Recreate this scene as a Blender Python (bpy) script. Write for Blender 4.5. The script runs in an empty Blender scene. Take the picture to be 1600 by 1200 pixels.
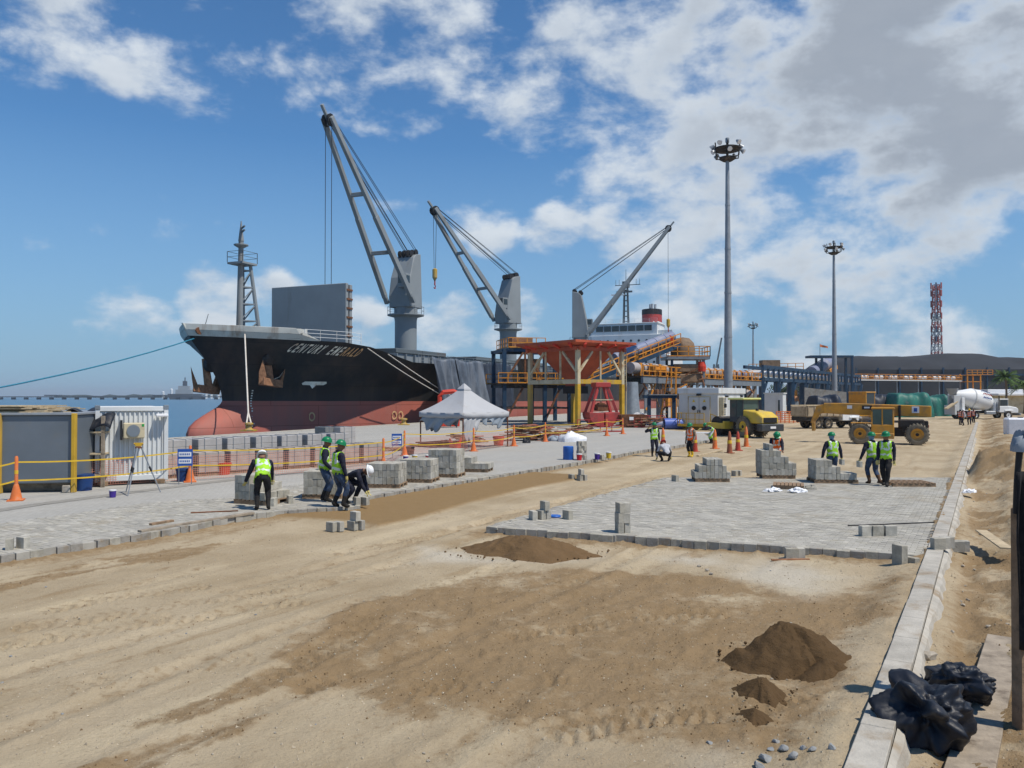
import bpy, bmesh, math, random
import numpy as np
from mathutils import Vector, Matrix, Quaternion
R = math.radians
rnd = random.Random(7)
S = bpy.context.scene
COL = S.collection
# ------------------------------------------------------------------ camera
CH, CF, CP = 3.1, 1240.0, math.atan(19/1240.0)      # height, focal length in px of a 1600 px wide picture, pitch
cam = bpy.data.objects.new('camera', bpy.data.cameras.new('camera')); COL.objects.link(cam)
cam.location = (0, 0, CH); cam.rotation_euler = (R(90)+CP, 0, 0)
cam.data.sensor_width = 36; cam.data.lens = 36*CF/1600
cam.data.clip_start = 0.1; cam.data.clip_end = 20000
S.camera = cam
S.render.resolution_x, S.render.resolution_y = 1024, 768
S.view_settings.view_transform = 'Standard'; S.view_settings.look = 'None'
S.view_settings.exposure = 0.08; S.view_settings.gamma = 1
# ------------------------------------------------------------------ sun and sky
SUN = Vector((0.46, -0.26, 0.92)).normalized()
sun = bpy.data.objects.new('sun', bpy.data.lights.new('sun', 'SUN')); COL.objects.link(sun)
sun.data.energy = 4.3; sun.data.angle = R(0.6); sun.data.color = (1.0, 0.93, 0.82)
sun.rotation_euler = SUN.to_track_quat('Z', 'Y').to_euler()
sun.location = (30, -20, 60)

class NT:
    def __init__(s, nt): s.nt = nt; s.n = nt.nodes; s.l = nt.links
    def new(s, t, **kw):
        x = s.n.new(t)
        for k, v in kw.items(): setattr(x, k, v)
        return x
    def set(s, sock, v):
        if hasattr(v, 'is_output'): s.l.new(v, sock)
        else: sock.default_value = v
    def math(s, op, a, b=0.0, clamp=False):
        x = s.new('ShaderNodeMath', operation=op, use_clamp=clamp)
        s.set(x.inputs[0], a); s.set(x.inputs[1], b); return x.outputs[0]
    def vmath(s, op, a, b):
        x = s.new('ShaderNodeVectorMath', operation=op); s.set(x.inputs[0], a); s.set(x.inputs[1], b)
        return x.outputs['Value'] if op == 'DOT_PRODUCT' else x.outputs[0]
    def ramp(s, v, a, b, lo=0.0, hi=1.0, smooth=True):
        x = s.new('ShaderNodeMapRange', interpolation_type='SMOOTHSTEP' if smooth else 'LINEAR', clamp=True)
        s.set(x.inputs[0], v); s.set(x.inputs[1], a); s.set(x.inputs[2], b); s.set(x.inputs[3], lo); s.set(x.inputs[4], hi)
        return x.outputs[0]
    def mix(s, f, a, b):
        x = s.new('ShaderNodeMix', data_type='RGBA'); s.set(x.inputs[0], f); s.set(x.inputs[6], a); s.set(x.inputs[7], b)
        return x.outputs[2]
    def noise(s, vec, scale, detail=4, rough=0.55, dist=0.0):
        x = s.new('ShaderNodeTexNoise'); s.l.new(vec, x.inputs['Vector'])
        x.inputs['Scale'].default_value = scale; x.inputs['Detail'].default_value = detail
        x.inputs['Roughness'].default_value = rough; x.inputs['Distortion'].default_value = dist
        return x.outputs[0]
def c4(c): return (c[0], c[1], c[2], 1.0)

def pix_dir(px, py):
    d = Vector((0, math.cos(CP), math.sin(CP))) + Vector((1, 0, 0))*((px-800)/CF) + Vector((0, -math.sin(CP), math.cos(CP)))*((600-py)/CF)
    return d.normalized()
def G(px, py, z=0.0):
    d = pix_dir(px, py); t = (z-CH)/d.z; return Vector((d.x*t, d.y*t, z))
def W(px, py, Y):
    d = pix_dir(px, py); t = Y/d.y; return Vector((d.x*t, Y, CH+d.z*t))

world = bpy.data.worlds.new('World'); S.world = world; world.use_nodes = True
def make_sky():
    t = NT(world.node_tree); t.n.clear()
    out = t.new('ShaderNodeOutputWorld'); bg = t.new('ShaderNodeBackground')
    sky = t.new('ShaderNodeTexSky', sky_type='NISHITA', sun_disc=False)
    sky.sun_elevation = math.asin(SUN.z); sky.sun_rotation = math.atan2(SUN.x, SUN.y)
    sky.altitude = 0; sky.air_density = 1.0; sky.dust_density = 0.0; sky.ozone_density = 1.6
    tc = t.new('ShaderNodeTexCoord').outputs['Generated']
    blobs = [(150,-40,190,.54),(30,-40,170,.55),(260,-10,110,.48),(360,52,70,.44),(480,75,85,.46),(560,115,85,.42),(640,-15,190,.52),(760,60,130,.5),(900,140,170,.62),
             (1010,180,170,.62),(880,250,70,.42),(1120,60,190,.62),(1260,120,150,.6),(1450,60,280,.85),(1590,160,230,.8),(1095,275,70,.42),
             (1260,300,200,.5),(1420,280,210,.62),(1130,370,190,.55),(1350,390,180,.58),(985,375,100,.45),(1570,330,190,.6),(760,352,70,.46),
             (870,355,70,.42),(335,472,70,.62),(425,470,55,.55),(175,490,70,.52),(125,472,42,.46),(240,505,60,.4),(690,508,75,.56),(820,522,90,.56),(560,508,60,.38),
             (1170,520,130,.48),(1300,520,140,.5),(1500,540,170,.5),(1560,450,140,.46),(960,500,90,.42),(625,195,80,.36),(585,200,40,.36)]
    tot = None
    for px, py, r, w in blobs:
        b = pix_dir(px, py); dt = t.vmath('DOT_PRODUCT', tc, tuple(b))
        v = t.ramp(dt, math.cos(r/CF*1.12), math.cos(r/CF*.2), 0, w)
        tot = v if tot is None else t.math('MAXIMUM', tot, v)
    st = t.vmath('MULTIPLY', tc, (1, 1, 1.7))
    a = t.noise(st, 8.0, 10, .58, .1)
    off = t.vmath('ADD', st, tuple(Vector((SUN.x*.6, SUN.y*.6, SUN.z))*.035))
    a2 = t.noise(off, 8.0, 6, .55, .1)
    wide = t.noise(st, 1.6, 2, .5)
    den = t.math('ADD', t.math('ADD', t.math('MULTIPLY', t.math('SUBTRACT', a, .5), 2.3), tot), t.math('MULTIPLY', t.math('SUBTRACT', wide, .5), .25))
    alpha = t.ramp(den, .29, .78)
    thick = t.ramp(den, .55, 1.05)
    grey = t.ramp(t.vmath('DOT_PRODUCT', tc, tuple(pix_dir(1520, 70))), math.cos(470/CF), math.cos(160/CF), .2, 1.0)
    thick = t.math('MULTIPLY', thick, grey)
    lit = t.math('ADD', t.math('MULTIPLY', t.math('SUBTRACT', a, a2), 2.6), .62, True)
    K = 10.0
    col = t.mix(lit, c4((.44*K, .51*K, .60*K)), c4((.70*K, .755*K, .81*K)))
    col = t.mix(t.math('MULTIPLY', thick, .85), col, c4((.30*K, .335*K, .39*K)))
    up = t.vmath('DOT_PRODUCT', tc, (0, 0, 1))
    skyc = t.mix(1.0, sky.outputs[0], c4((1, 1, 1)))
    skyc = t.vmath('MULTIPLY', sky.outputs[0], (.53, .88, 1.14))
    skyc = t.mix(t.ramp(up, .0, .30, .92, 0, False), skyc, c4((2.35, 3.75, 5.5)))
    col = t.mix(t.math('MULTIPLY', alpha, .93), skyc, col)
    t.l.new(col, bg.inputs[0]); bg.inputs[1].default_value = 0.1
    t.l.new(bg.outputs[0], out.inputs[0])
make_sky()

# ------------------------------------------------------------------ materials
MATS = {}
def mat(name, col, rough=.7, metal=0.0, var=.12, vs=3.0, bump=0.0, bs=30.0, dirt=None, da=0.0, ds=1.5, spec=.3, alpha=1.0, coat=0.0, streak=False, world=False, plates=None):
    m = bpy.data.materials.new(name); m.use_nodes = True; MATS[name] = m
    t = NT(m.node_tree); p = t.n['Principled BSDF']
    tc = t.new('ShaderNodeNewGeometry').outputs['Position'] if world else t.new('ShaderNodeTexCoord').outputs['Object']
    n = t.noise(tc, vs, 5, .6)
    c = t.mix(t.ramp(n, .25, .75, 0, 1), c4([x*(1-var) for x in col]), c4([min(1, x*(1+var)) for x in col]))
    if dirt:
        dv = tc
        if streak: dv = t.vmath('MULTIPLY', tc, (1, 1, .12))
        d = t.ramp(t.noise(dv, ds, 6, .65), .62-da*.4, .85-da*.4)
        c = t.mix(d, c, c4(dirt))
    if plates:
        sx_ = t.new('ShaderNodeSeparateXYZ'); t.l.new(tc, sx_.inputs[0]); cx_ = t.new('ShaderNodeCombineXYZ'); t.l.new(sx_.outputs[0], cx_.inputs[0]); t.l.new(sx_.outputs[2], cx_.inputs[1])
        br = t.new('ShaderNodeTexBrick'); t.l.new(cx_.outputs[0], br.inputs['Vector']); br.inputs['Scale'].default_value = 1; br.inputs['Brick Width'].default_value = plates[0]; br.inputs['Row Height'].default_value = plates[1]
        br.inputs['Mortar Size'].default_value = .035; br.inputs['Color1'].default_value = (1,1,1,1); br.inputs['Color2'].default_value = (.86,.86,.86,1); br.inputs['Mortar'].default_value = (.62,.58,.55,1)
        mx_ = t.new('ShaderNodeMix', data_type='RGBA', blend_type='MULTIPLY'); mx_.inputs[0].default_value = 1; t.l.new(c, mx_.inputs[6]); t.l.new(br.outputs[0], mx_.inputs[7]); c = mx_.outputs[2]
    t.l.new(c, p.inputs['Base Color'])
    p.inputs['Roughness'].default_value = rough; p.inputs['Metallic'].default_value = metal
    p.inputs['Specular IOR Level'].default_value = spec
    if coat: p.inputs['Coat Weight'].default_value = coat
    if alpha < 1: p.inputs['Alpha'].default_value = alpha
    if bump:
        b = t.new('ShaderNodeBump'); b.inputs['Strength'].default_value = bump; b.inputs['Distance'].default_value = .02
        t.l.new(t.noise(tc, bs, 5, .6), b.inputs['Height']); t.l.new(b.outputs[0], p.inputs['Normal'])
    return m

RUST = (.16, .07, .035)
mat('concrete', (.40,.375,.325), .92, var=.2, vs=2.5, bump=.6, bs=28, dirt=(.28,.22,.15), da=.34, ds=1.6, world=True)
mat('paver', (.36,.343,.30), .92, var=.2, vs=1.7, bump=.5, bs=40, dirt=(.345,.305,.235), da=.30, ds=.55, world=True)
mat('paver_dark', (.25,.24,.215), .92, var=.15, vs=5, bump=.5, bs=40)
mat('paver_side', (.28,.265,.235), .92, var=.25, vs=6, world=True, bump=.5, bs=40, dirt=(.25,.19,.12), da=.3, ds=4)
mat('block', (.36,.34,.285), .92, var=.28, vs=5, world=True, dirt=(.25,.21,.15), da=.25, ds=2.5, bump=.5, bs=35)
mat('block_pale', (.42,.40,.345), .92, var=.24, vs=5, world=True, bump=.4, bs=35)
mat('wood', (.27,.18,.11), .85, var=.3, vs=6, bump=.4, bs=30, dirt=(.12,.09,.06), da=.3, ds=4)
mat('wood_grey', (.30,.25,.19), .85, var=.25, vs=5, bump=.4, bs=30, dirt=(.14,.11,.08), da=.3, ds=3)
mat('wood_pale', (.46,.37,.24), .85, var=.2, vs=5, bump=.3)
mat('hull_black', (.010,.011,.013), .5, var=.3, vs=.15, dirt=(.05,.034,.026), da=.42, ds=.22, streak=True, plates=(9.0, 2.1), spec=.4)
mat('hull_red', (.40,.118,.085), .65, var=.12, vs=.15, dirt=(.34,.125,.095), da=.5, ds=.25, streak=True, plates=(9.0, 2.1))
mat('ship_grey', (.225,.25,.262), .55, var=.08, vs=.3, dirt=(.17,.15,.13), da=.22, ds=.25, streak=True)
mat('ship_dark', (.105,.125,.135), .6, var=.1, vs=.3, dirt=(.12,.085,.06), da=.2, ds=.4, streak=True)
mat('hatch_grey', (.24,.265,.275), .6, var=.08, vs=.3, dirt=(.15,.12,.09), da=.2, ds=.4, streak=True)
mat('bulwark_grey', (.56,.56,.51), .6, var=.08, vs=.4, dirt=(.24,.15,.09), da=.25, ds=.4, streak=True)
mat('ship_white', (.66,.68,.68), .5, var=.05, vs=.3, dirt=(.5,.42,.34), da=.2, ds=.3, streak=True)
mat('rust', RUST, .9, var=.4, vs=3, bump=.3)
mat('rust_light', (.30,.15,.08), .9, var=.35, vs=3, bump=.3)
mat('letter', (.86,.82,.70), .7, var=.15, vs=1, dirt=(.34,.16,.07), da=.35, ds=.5)
mat('letter_rust', (.66,.40,.20), .8, var=.25, vs=1.5)
mat('white_paint', (.72,.73,.72), .5, var=.06, vs=1.5, dirt=(.5,.46,.4), da=.18, ds=1.5)
mat('white_box', (.60,.62,.62), .55, var=.05, vs=1, dirt=(.42,.38,.32), da=.22, ds=.9, streak=True)
mat('panel_grey', (.52,.53,.52), .5, var=.05, vs=1)
mat('steel_grey', (.19,.22,.25), .45, metal=.2, var=.1, vs=1, dirt=(.17,.15,.12), da=.2)
mat('galv', (.29,.31,.33), .5, metal=.3, var=.12, vs=1.5)
mat('dark', (.02,.02,.022), .6, var=.2)
mat('glass', (.03,.04,.045), .12, var=.1, spec=.6)
mat('glass_green', (.06,.10,.09), .1, var=.1, spec=.6)
mat('wire', (.035,.045,.055), .6, var=.1)
mat('rope_blue', (.03,.20,.30), .8); mat('rope_white', (.6,.55,.48), .8)
mat('yellow', (.52,.32,.03), .6, var=.16, vs=1.5, dirt=(.33,.26,.15), da=.4, ds=.9, streak=True)
mat('yellow_dusty', (.50,.36,.13), .65, var=.2, vs=1, dirt=(.40,.34,.22), da=.5, ds=.6)
mat('leg_cream', (.52,.45,.30), .65, var=.12, vs=1, dirt=(.3,.18,.08), da=.3)
mat('orange', (.62,.25,.025), .55, var=.15, vs=1.5, dirt=(.25,.13,.06), da=.3, ds=1.2)
mat('hopper_red', (.44,.095,.042), .6, var=.15, vs=.6, dirt=(.30,.07,.04), da=.45, ds=.5, streak=True)
mat('grab_red', (.40,.055,.05), .55, var=.15, vs=1, dirt=(.2,.06,.05), da=.3)
mat('frame_blue', (.013,.042,.085), .5, var=.2, vs=.8, dirt=(.06,.07,.08), da=.3)
mat('pipe_lav', (.20,.225,.32), .45, var=.12, vs=.6, dirt=(.34,.33,.34), da=.35, ds=.5)
mat('pipe_pale', (.40,.37,.36), .5, var=.15, vs=.6, dirt=(.25,.18,.13), da=.4, ds=.6)
mat('brown_drum', (.22,.15,.095), .7, var=.2, vs=1, dirt=(.12,.08,.05), da=.4)
mat('pipe_blue', (.10,.16,.48), .35, var=.06, vs=1)
mat('tele_orange', (.56,.27,.035), .5, var=.12, vs=1.2, dirt=(.30,.19,.08), da=.4, ds=1)
mat('roller_yellow', (.62,.43,.05), .45, var=.1, vs=1.2, dirt=(.42,.33,.17), da=.35, ds=1)
mat('steel_dark', (.05,.055,.06), .55, var=.15, vs=1.5, dirt=(.16,.13,.1), da=.25)
mat('roof_lime', (.55,.56,.20), .5, var=.1)
mat('tyre', (.028,.027,.026), .9, var=.25, vs=4, dirt=(.17,.14,.10), da=.4, ds=2.5)
mat('tyre_dusty', (.13,.115,.09), .95, var=.2, vs=4, dirt=(.24,.20,.14), da=.5, ds=2)
mat('tan_body', (.40,.32,.22), .7, var=.15, vs=1, dirt=(.25,.19,.12), da=.4)
mat('chassis', (.035,.03,.027), .8, var=.3, vs=2, dirt=(.14,.11,.08), da=.3)
mat('tent', (.40,.405,.415), .75, var=.04, vs=.8, dirt=(.36,.35,.34), da=.2)
mat('tent_cloth', (.25,.29,.33), .8, var=.15, vs=2)
mat('tent_red', (.45,.06,.03), .7); mat('post_brown', (.16,.065,.035), .8, var=.3)
mat('tarp', (.085,.105,.135), .55, var=.3, vs=1.2, dirt=(.16,.18,.21), da=.45, ds=.7, streak=True)
mat('tarp_dark', (.028,.034,.048), .5, var=.3, vs=1)
mat('tarp_green', (.02,.14,.11), .55, var=.2, vs=.7, dirt=(.1,.16,.15), da=.3)
mat('plastic_black', (.012,.015,.023), .5, var=.4, vs=6, spec=.35, bump=.25, bs=14, dirt=(.06,.055,.05), da=.25, ds=6)
mat('plastic_white', (.75,.76,.78), .45, var=.08, vs=5)
mat('cone', (.66,.17,.045), .6, var=.15, vs=4, dirt=(.5,.3,.18), da=.3, ds=5)
mat('cone_red', (.42,.06,.035), .6, var=.15, vs=4)
mat('bin_red', (.55,.05,.025), .5, var=.1, vs=3)
mat('net', (.70,.22,.18), .7, alpha=.30)
mat('tape', (.65,.42,.03), .6, var=.1)
mat('bucket_blue', (.015,.05,.17), .45); mat('bucket_yellow', (.6,.42,.03), .5); mat('bucket_red', (.5,.02,.03), .5)
mat('bucket_green', (.02,.3,.06), .5); mat('bucket_violet', (.06,.03,.25), .5); mat('bucket_black', (.02,.02,.025), .5)
mat('sign_blue', (.02,.09,.35), .5); mat('white', (.75,.75,.75), .5, var=.04)
mat('rust_cone', (.30,.10,.05), .7, var=.2, vs=4)
mat('pack_pink', (.37,.32,.285), .8, var=.15, vs=3); mat('panel_dark', (.17,.18,.18), .7, var=.15, vs=2)
mat('net_plastic', (.60,.27,.20), .7); mat('steel_box', (.15,.175,.20), .5, metal=.15, var=.10, vs=.7, dirt=(.20,.19,.17), da=.25, ds=.6)
mat('bucket_blue2', (.02,.11,.42), .4)
mat('brick_red', (.30,.11,.075), .85, var=.35, vs=3)
mat('wrap', (.40,.38,.36), .4, var=.12, vs=2, spec=.5)
mat('skin', (.20,.10,.06), .6, var=.1); mat('navy', (.014,.016,.032), .9, var=.4, vs=9, bump=.5, bs=14, dirt=(.07,.06,.05), da=.2, ds=5)
mat('black_cloth', (.014,.014,.016), .9, var=.4, vs=9, bump=.5, bs=14, dirt=(.07,.06,.05), da=.2, ds=5); mat('denim', (.035,.06,.115), .9, var=.45, vs=7, bump=.5, bs=14, dirt=(.12,.11,.10), da=.3, ds=5)
mat('vest_lime', (.33,.66,.03), .75, var=.18, vs=8, bump=.5, bs=14, dirt=(.25,.40,.06), da=.3, ds=6); mat('vest_orange', (.85,.15,.02), .75, var=.1, vs=8)
mat('reflect', (.60,.66,.64), .4, var=.06, vs=8)
mat('helmet_green', (.01,.19,.075), .35); mat('helmet_white', (.72,.73,.74), .35); mat('helmet_red', (.4,.03,.03), .4); mat('helmet_yellow', (.65,.42,.03), .4)
mat('glove', (.5,.42,.15), .85); mat('boot', (.02,.018,.016), .8, var=.3); mat('boot_yellow', (.65,.42,.01), .5)
mat('camo', (.20,.17,.13), .9, var=.7, vs=14); mat('shirt_grey', (.42,.43,.46), .9, var=.2, vs=6); mat('hood', (.20,.28,.36), .9, var=.3, vs=8)
mat('boot_brown', (.09,.05,.03), .85, var=.3)
mat('rock', (.36,.32,.26), .95, var=.25, vs=4, bump=.6, bs=15); mat('rock_grey', (.27,.28,.28), .95, var=.25, vs=4, bump=.6, bs=15)
mat('coal_fence', (.034,.039,.047), .9, var=.15, vs=.06, dirt=(.060,.064,.072), da=.4, ds=.05)
mat('coal_pile', (.034,.037,.043), .95, var=.25, vs=.08, bump=.9, bs=.35)
mat('tower_red', (.36,.10,.09), .6); mat('far_dark', (.06,.075,.095), .9, var=.2, vs=.05); mat('far_grey', (.30,.33,.35), .8, var=.1, vs=.05)
mat('trunk', (.16,.12,.085), .95, var=.3, vs=4, bump=.5); mat('palm_leaf', (.07,.13,.02), .7, var=.35, vs=3); mat('shrub_leaf', (.045,.09,.025), .8, var=.4, vs=2)
mat('far_trees', (.03,.05,.035), .95, var=.4, vs=.05)
def emat(): pass
def MT(x): return MATS[x] if isinstance(x, str) else x

# ------------------------------------------------------------------ mesh builder
class MB:
    def __init__(s): s.v = []; s.f = []; s.m = []
    def add(s, vs, fs, mi=0):
        o = len(s.v); s.v += [tuple(v) for v in vs]
        for f in fs: s.f.append([i+o for i in f]); s.m.append(mi)
        return s
    def b0(s, x0, x1, y0, y1, z0, z1, mi=0):
        return s.add([(x0,y0,z0),(x1,y0,z0),(x1,y1,z0),(x0,y1,z0),(x0,y0,z1),(x1,y0,z1),(x1,y1,z1),(x0,y1,z1)],
                     [(0,3,2,1),(4,5,6,7),(0,1,5,4),(1,2,6,5),(2,3,7,6),(3,0,4,7)], mi)
    def box(s, c, size, rz=0, mi=0, rot=None):
        M = rot if rot is not None else Matrix.Rotation(rz, 3, 'Z')
        c = Vector(c); h = [x/2 for x in size]
        vs = [c + M @ Vector((sx*h[0], sy*h[1], sz*h[2])) for sz in (-1,1) for sx, sy in ((-1,-1),(1,-1),(1,1),(-1,1))]
        return s.add(vs, [(0,3,2,1),(4,5,6,7),(0,1,5,4),(1,2,6,5),(2,3,7,6),(3,0,4,7)], mi)
    def frame(s, p, q):
        d = (Vector(q)-Vector(p)); d = d.normalized() if d.length > 1e-9 else Vector((0,0,1))
        u = Vector((0,0,1)) if abs(d.z) < .95 else Vector((0,1,0))
        x = d.cross(u).normalized(); return d, x, x.cross(d)
    def beam(s, p, q, w, h=None, mi=0):
        h = h or w; p, q = Vector(p), Vector(q); d, x, y = s.frame(p, q)
        vs = [a + x*(sx*w/2) + y*(sy*h/2) for a in (p, q) for sx, sy in ((-1,-1),(1,-1),(1,1),(-1,1))]
        return s.add(vs, [(0,3,2,1),(4,5,6,7),(0,1,5,4),(1,2,6,5),(2,3,7,6),(3,0,4,7)], mi)
    def tube(s, p, q, r, r2=None, n=8, caps=True, mi=0):
        r2 = r if r2 is None else r2; p, q = Vector(p), Vector(q); d, x, y = s.frame(p, q)
        vs = []
        for a, rr in ((p, r), (q, r2)):
            for k in range(n):
                t = 2*math.pi*k/n; vs.append(a + x*(math.cos(t)*rr) + y*(math.sin(t)*rr))
        fs = [(k, (k+1) % n, n+(k+1) % n, n+k) for k in range(n)]
        if caps: fs += [tuple(range(n-1, -1, -1)), tuple(range(n, 2*n))]
        return s.add(vs, fs, mi)
    def path(s, pts, r, n=6, mi=0):
        pts = [Vector(p) for p in pts]; vs = []; fs = []
        for i, p in enumerate(pts):
            d, x, y = s.frame(pts[max(0, i-1)], pts[min(len(pts)-1, i+1)])
            rr = r[i] if isinstance(r, (list, tuple)) else r
            vs += [p + x*(math.cos(2*math.pi*k/n)*rr) + y*(math.sin(2*math.pi*k/n)*rr) for k in range(n)]
        for i in range(len(pts)-1):
            for k in range(n): fs.append((i*n+k, i*n+(k+1) % n, (i+1)*n+(k+1) % n, (i+1)*n+k))
        fs += [tuple(range(n-1, -1, -1)), tuple(range((len(pts)-1)*n, len(pts)*n))]
        return s.add(vs, fs, mi)
    def lathe(s, prof, n=16, c=(0,0,0), axis='z', mi=0, rot=None, caps=True):
        vs = []; fs = []; c = Vector(c)
        for r, z in prof:
            for k in range(n):
                t = 2*math.pi*k/n; a, b = math.cos(t)*r, math.sin(t)*r
                v = Vector((a, b, z)) if axis == 'z' else (Vector((z, a, b)) if axis == 'x' else Vector((b, z, a)))
                vs.append(c + (rot @ v if rot is not None else v))
        for i in range(len(prof)-1):
            for k in range(n): fs.append((i*n+k, i*n+(k+1) % n, (i+1)*n+(k+1) % n, (i+1)*n+k))
        if caps and prof[0][0] > 1e-4: fs.append(tuple(range(n-1, -1, -1)))
        if caps and prof[-1][0] > 1e-4: fs.append(tuple(range((len(prof)-1)*n, len(prof)*n)))
        return s.add(vs, fs, mi)
    def prism(s, poly, d0, d1, plane='xz', mi=0):
        n = len(poly)
        def P(a, b, d): return {'xz': (a, d, b), 'xy': (a, b, d), 'yz': (d, a, b)}[plane]
        vs = [P(a, b, d0) for a, b in poly] + [P(a, b, d1) for a, b in poly]
        fs = [tuple(range(n-1, -1, -1)), tuple(range(n, 2*n))] + [(k, (k+1) % n, n+(k+1) % n, n+k) for k in range(n)]
        return s.add(vs, fs, mi)
    def surf(s, fn, nu, nv, mi=0, closed=False):
        vs = [fn(i/(nu-1), j/(nv-1)) for i in range(nu) for j in range(nv)]
        fs = [(i*nv+j, i*nv+j+1, (i+1)*nv+j+1, (i+1)*nv+j) for i in range(nu-1) for j in range(nv-1)]
        return s.add(vs, fs, mi)
    def build(s, name, mats, parent=None, smooth=False, bevel=0, world=False, solid=0, loc=None, rz=0, fix=True):
        me = bpy.data.meshes.new(name)
        vs = s.v
        if world and parent is not None:
            inv = parent.matrix_basis.inverted(); vs = [tuple(inv @ Vector(v)) for v in vs]
        me.from_pydata(vs, [], s.f)
        mats = mats if isinstance(mats, (list, tuple)) else [mats]
        for m in mats: me.materials.append(MT(m))
        if len(mats) > 1: me.polygons.foreach_set('material_index', s.m)
        if fix:
            bm = bmesh.new(); bm.from_mesh(me); bmesh.ops.recalc_face_normals(bm, faces=bm.faces); bm.to_mesh(me); bm.free()
        if smooth:
            me.polygons.foreach_set('use_smooth', [True]*len(me.polygons))
            try: me.set_sharp_from_angle(angle=R(40))
            except Exception: pass
        o = bpy.data.objects.new(name, me); COL.objects.link(o)
        if parent is not None: o.parent = parent
        if loc is not None: o.location = loc
        o.rotation_euler.z = rz
        if bevel:
            b = o.modifiers.new('bevel', 'BEVEL'); b.width = bevel; b.segments = 1; b.limit_method = 'ANGLE'
        if solid:
            b = o.modifiers.new('solid', 'SOLIDIFY'); b.thickness = solid; b.offset = 0
        return o
def tag(o, label=None, cat=None, group=None, kind=None):
    if label: o['label'] = label
    if cat: o['category'] = cat
    if group: o['group'] = group
    if kind: o['kind'] = kind
    return o
def thing(name, label, cat, loc=(0,0,0), rz=0.0, group=None):
    o = bpy.data.objects.new(name, None); COL.objects.link(o); o.empty_display_size = .2
    o.location = loc; o.rotation_euler = (0, 0, rz)
    o.matrix_basis = Matrix.Translation(Vector(loc)) @ Matrix.Rotation(rz, 4, 'Z')
    return tag(o, label, cat, group)
def dup(o, parent=None):
    c = o.copy(); COL.objects.link(c); c.parent = parent
    for ch in o.children: dup(ch, c)
    return c
def share(name, me, parent, loc=(0,0,0), rz=0.0, scale=None):
    o = bpy.data.objects.new(name, me); COL.objects.link(o); o.parent = parent; o.location = loc; o.rotation_euler.z = rz
    if scale: o.scale = scale
    return o
# numpy value noise
def _hash(ix, iy, s):
    h = (ix*374761393 + iy*668265263 + s*1442695041) & 0xffffffff
    h = ((h ^ (h >> 13))*1274126177) & 0xffffffff
    return ((h ^ (h >> 16)) & 0xffff)/65535.0
def vnoise(x, y, s=0):
    ix = np.floor(x).astype(np.int64); iy = np.floor(y).astype(np.int64); fx = x-ix; fy = y-iy
    fx = fx*fx*(3-2*fx); fy = fy*fy*(3-2*fy)
    a = _hash(ix, iy, s); b = _hash(ix+1, iy, s); c = _hash(ix, iy+1, s); d = _hash(ix+1, iy+1, s)
    return (a*(1-fx)+b*fx)*(1-fy)+(c*(1-fx)+d*fx)*fy
def fbm(x, y, s=0, o=4, g=.5):
    t = 0; a = 1; n = 0
    for k in range(o):
        t = t + a*vnoise(x*2**k, y*2**k, s+k*17); n += a; a *= g
    return t/n
def sstep(a, b, x):
    t = np.clip((x-a)/(b-a), 0, 1); return t*t*(3-2*t)
def rock_mesh(name, r, m, seed, flat=.7):
    q = random.Random(seed); bm = bmesh.new(); bmesh.ops.create_icosphere(bm, subdivisions=2, radius=r)
    ax = [Vector((q.uniform(-1,1), q.uniform(-1,1), q.uniform(-1,1))).normalized() for _ in range(7)]
    for v in bm.verts:
        for a in ax:
            d = v.co.dot(a); lim = r*.6
            if d > lim: v.co -= a*(d-lim)
        v.co.z *= flat; v.co *= 1+q.uniform(-.05,.05)
    me = bpy.data.meshes.new(name); bm.to_mesh(me); bm.free(); me.materials.append(MT(m)); return me
# ================================================================== SETTING
PZ = 0.16                                            # top of the paving above the dirt
Q1, Q2 = G(300, 683, PZ), G(655, 661, PZ)
QA = (Q2-Q1).normalized(); QN = Vector((-QA.y, QA.x, 0))       # along the quay, and out over the water
KA, KB = G(1316, 1200, .2), G(1521, 668, .2)
KD = (KB-KA).normalized(); KD.z = 0; KD.normalize(); KR = Vector((KD.y, -KD.x, 0))

def np_poly_dist(poly, x, y):
    """signed distance to a polygon, positive inside"""
    n = len(poly); d = np.full(x.shape, 1e9); ins = np.zeros(x.shape, bool)
    for i in range(n):
        ax, ay = poly[i][0], poly[i][1]; bx, by = poly[(i+1) % n][0], poly[(i+1) % n][1]
        ex, ey = bx-ax, by-ay; L = ex*ex+ey*ey+1e-12
        t = np.clip(((x-ax)*ex+(y-ay)*ey)/L, 0, 1)
        d = np.minimum(d, np.hypot(x-ax-t*ex, y-ay-t*ey))
        c = ((ay > y) != (by > y)) & (x < (bx-ax)*(y-ay)/((by-ay) if by != ay else 1e-12)+ax)
        ins ^= c
    return np.where(ins, d, -d)
def px_poly(pts, z=0): return [tuple(G(a, b, z))[:2] for a, b in pts]

EDGE = [G(a, b, PZ) for a, b in [(-420,940),(-150,892),(0,868),(150,846),(280,824),(340,812),(400,802),(450,797),(558,791),(556,779),(615,769),(740,749),(910,721),(1000,704),(1060,696),(1112,687)]]
APRON = [tuple(p)[:2] for p in EDGE] + [tuple(G(1100,677,PZ))[:2], tuple(G(1000,668,PZ))[:2]]
_f = G(1000,668,PZ) + QA*420
APRON += [(_f.x, _f.y)]
def qpt(t, off=0): p = Q1 + QA*t + QN*off; return (p.x, p.y)
_tq = (_f - Q1).dot(QA)
APRON += [qpt(_tq), qpt(-70)]

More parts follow.
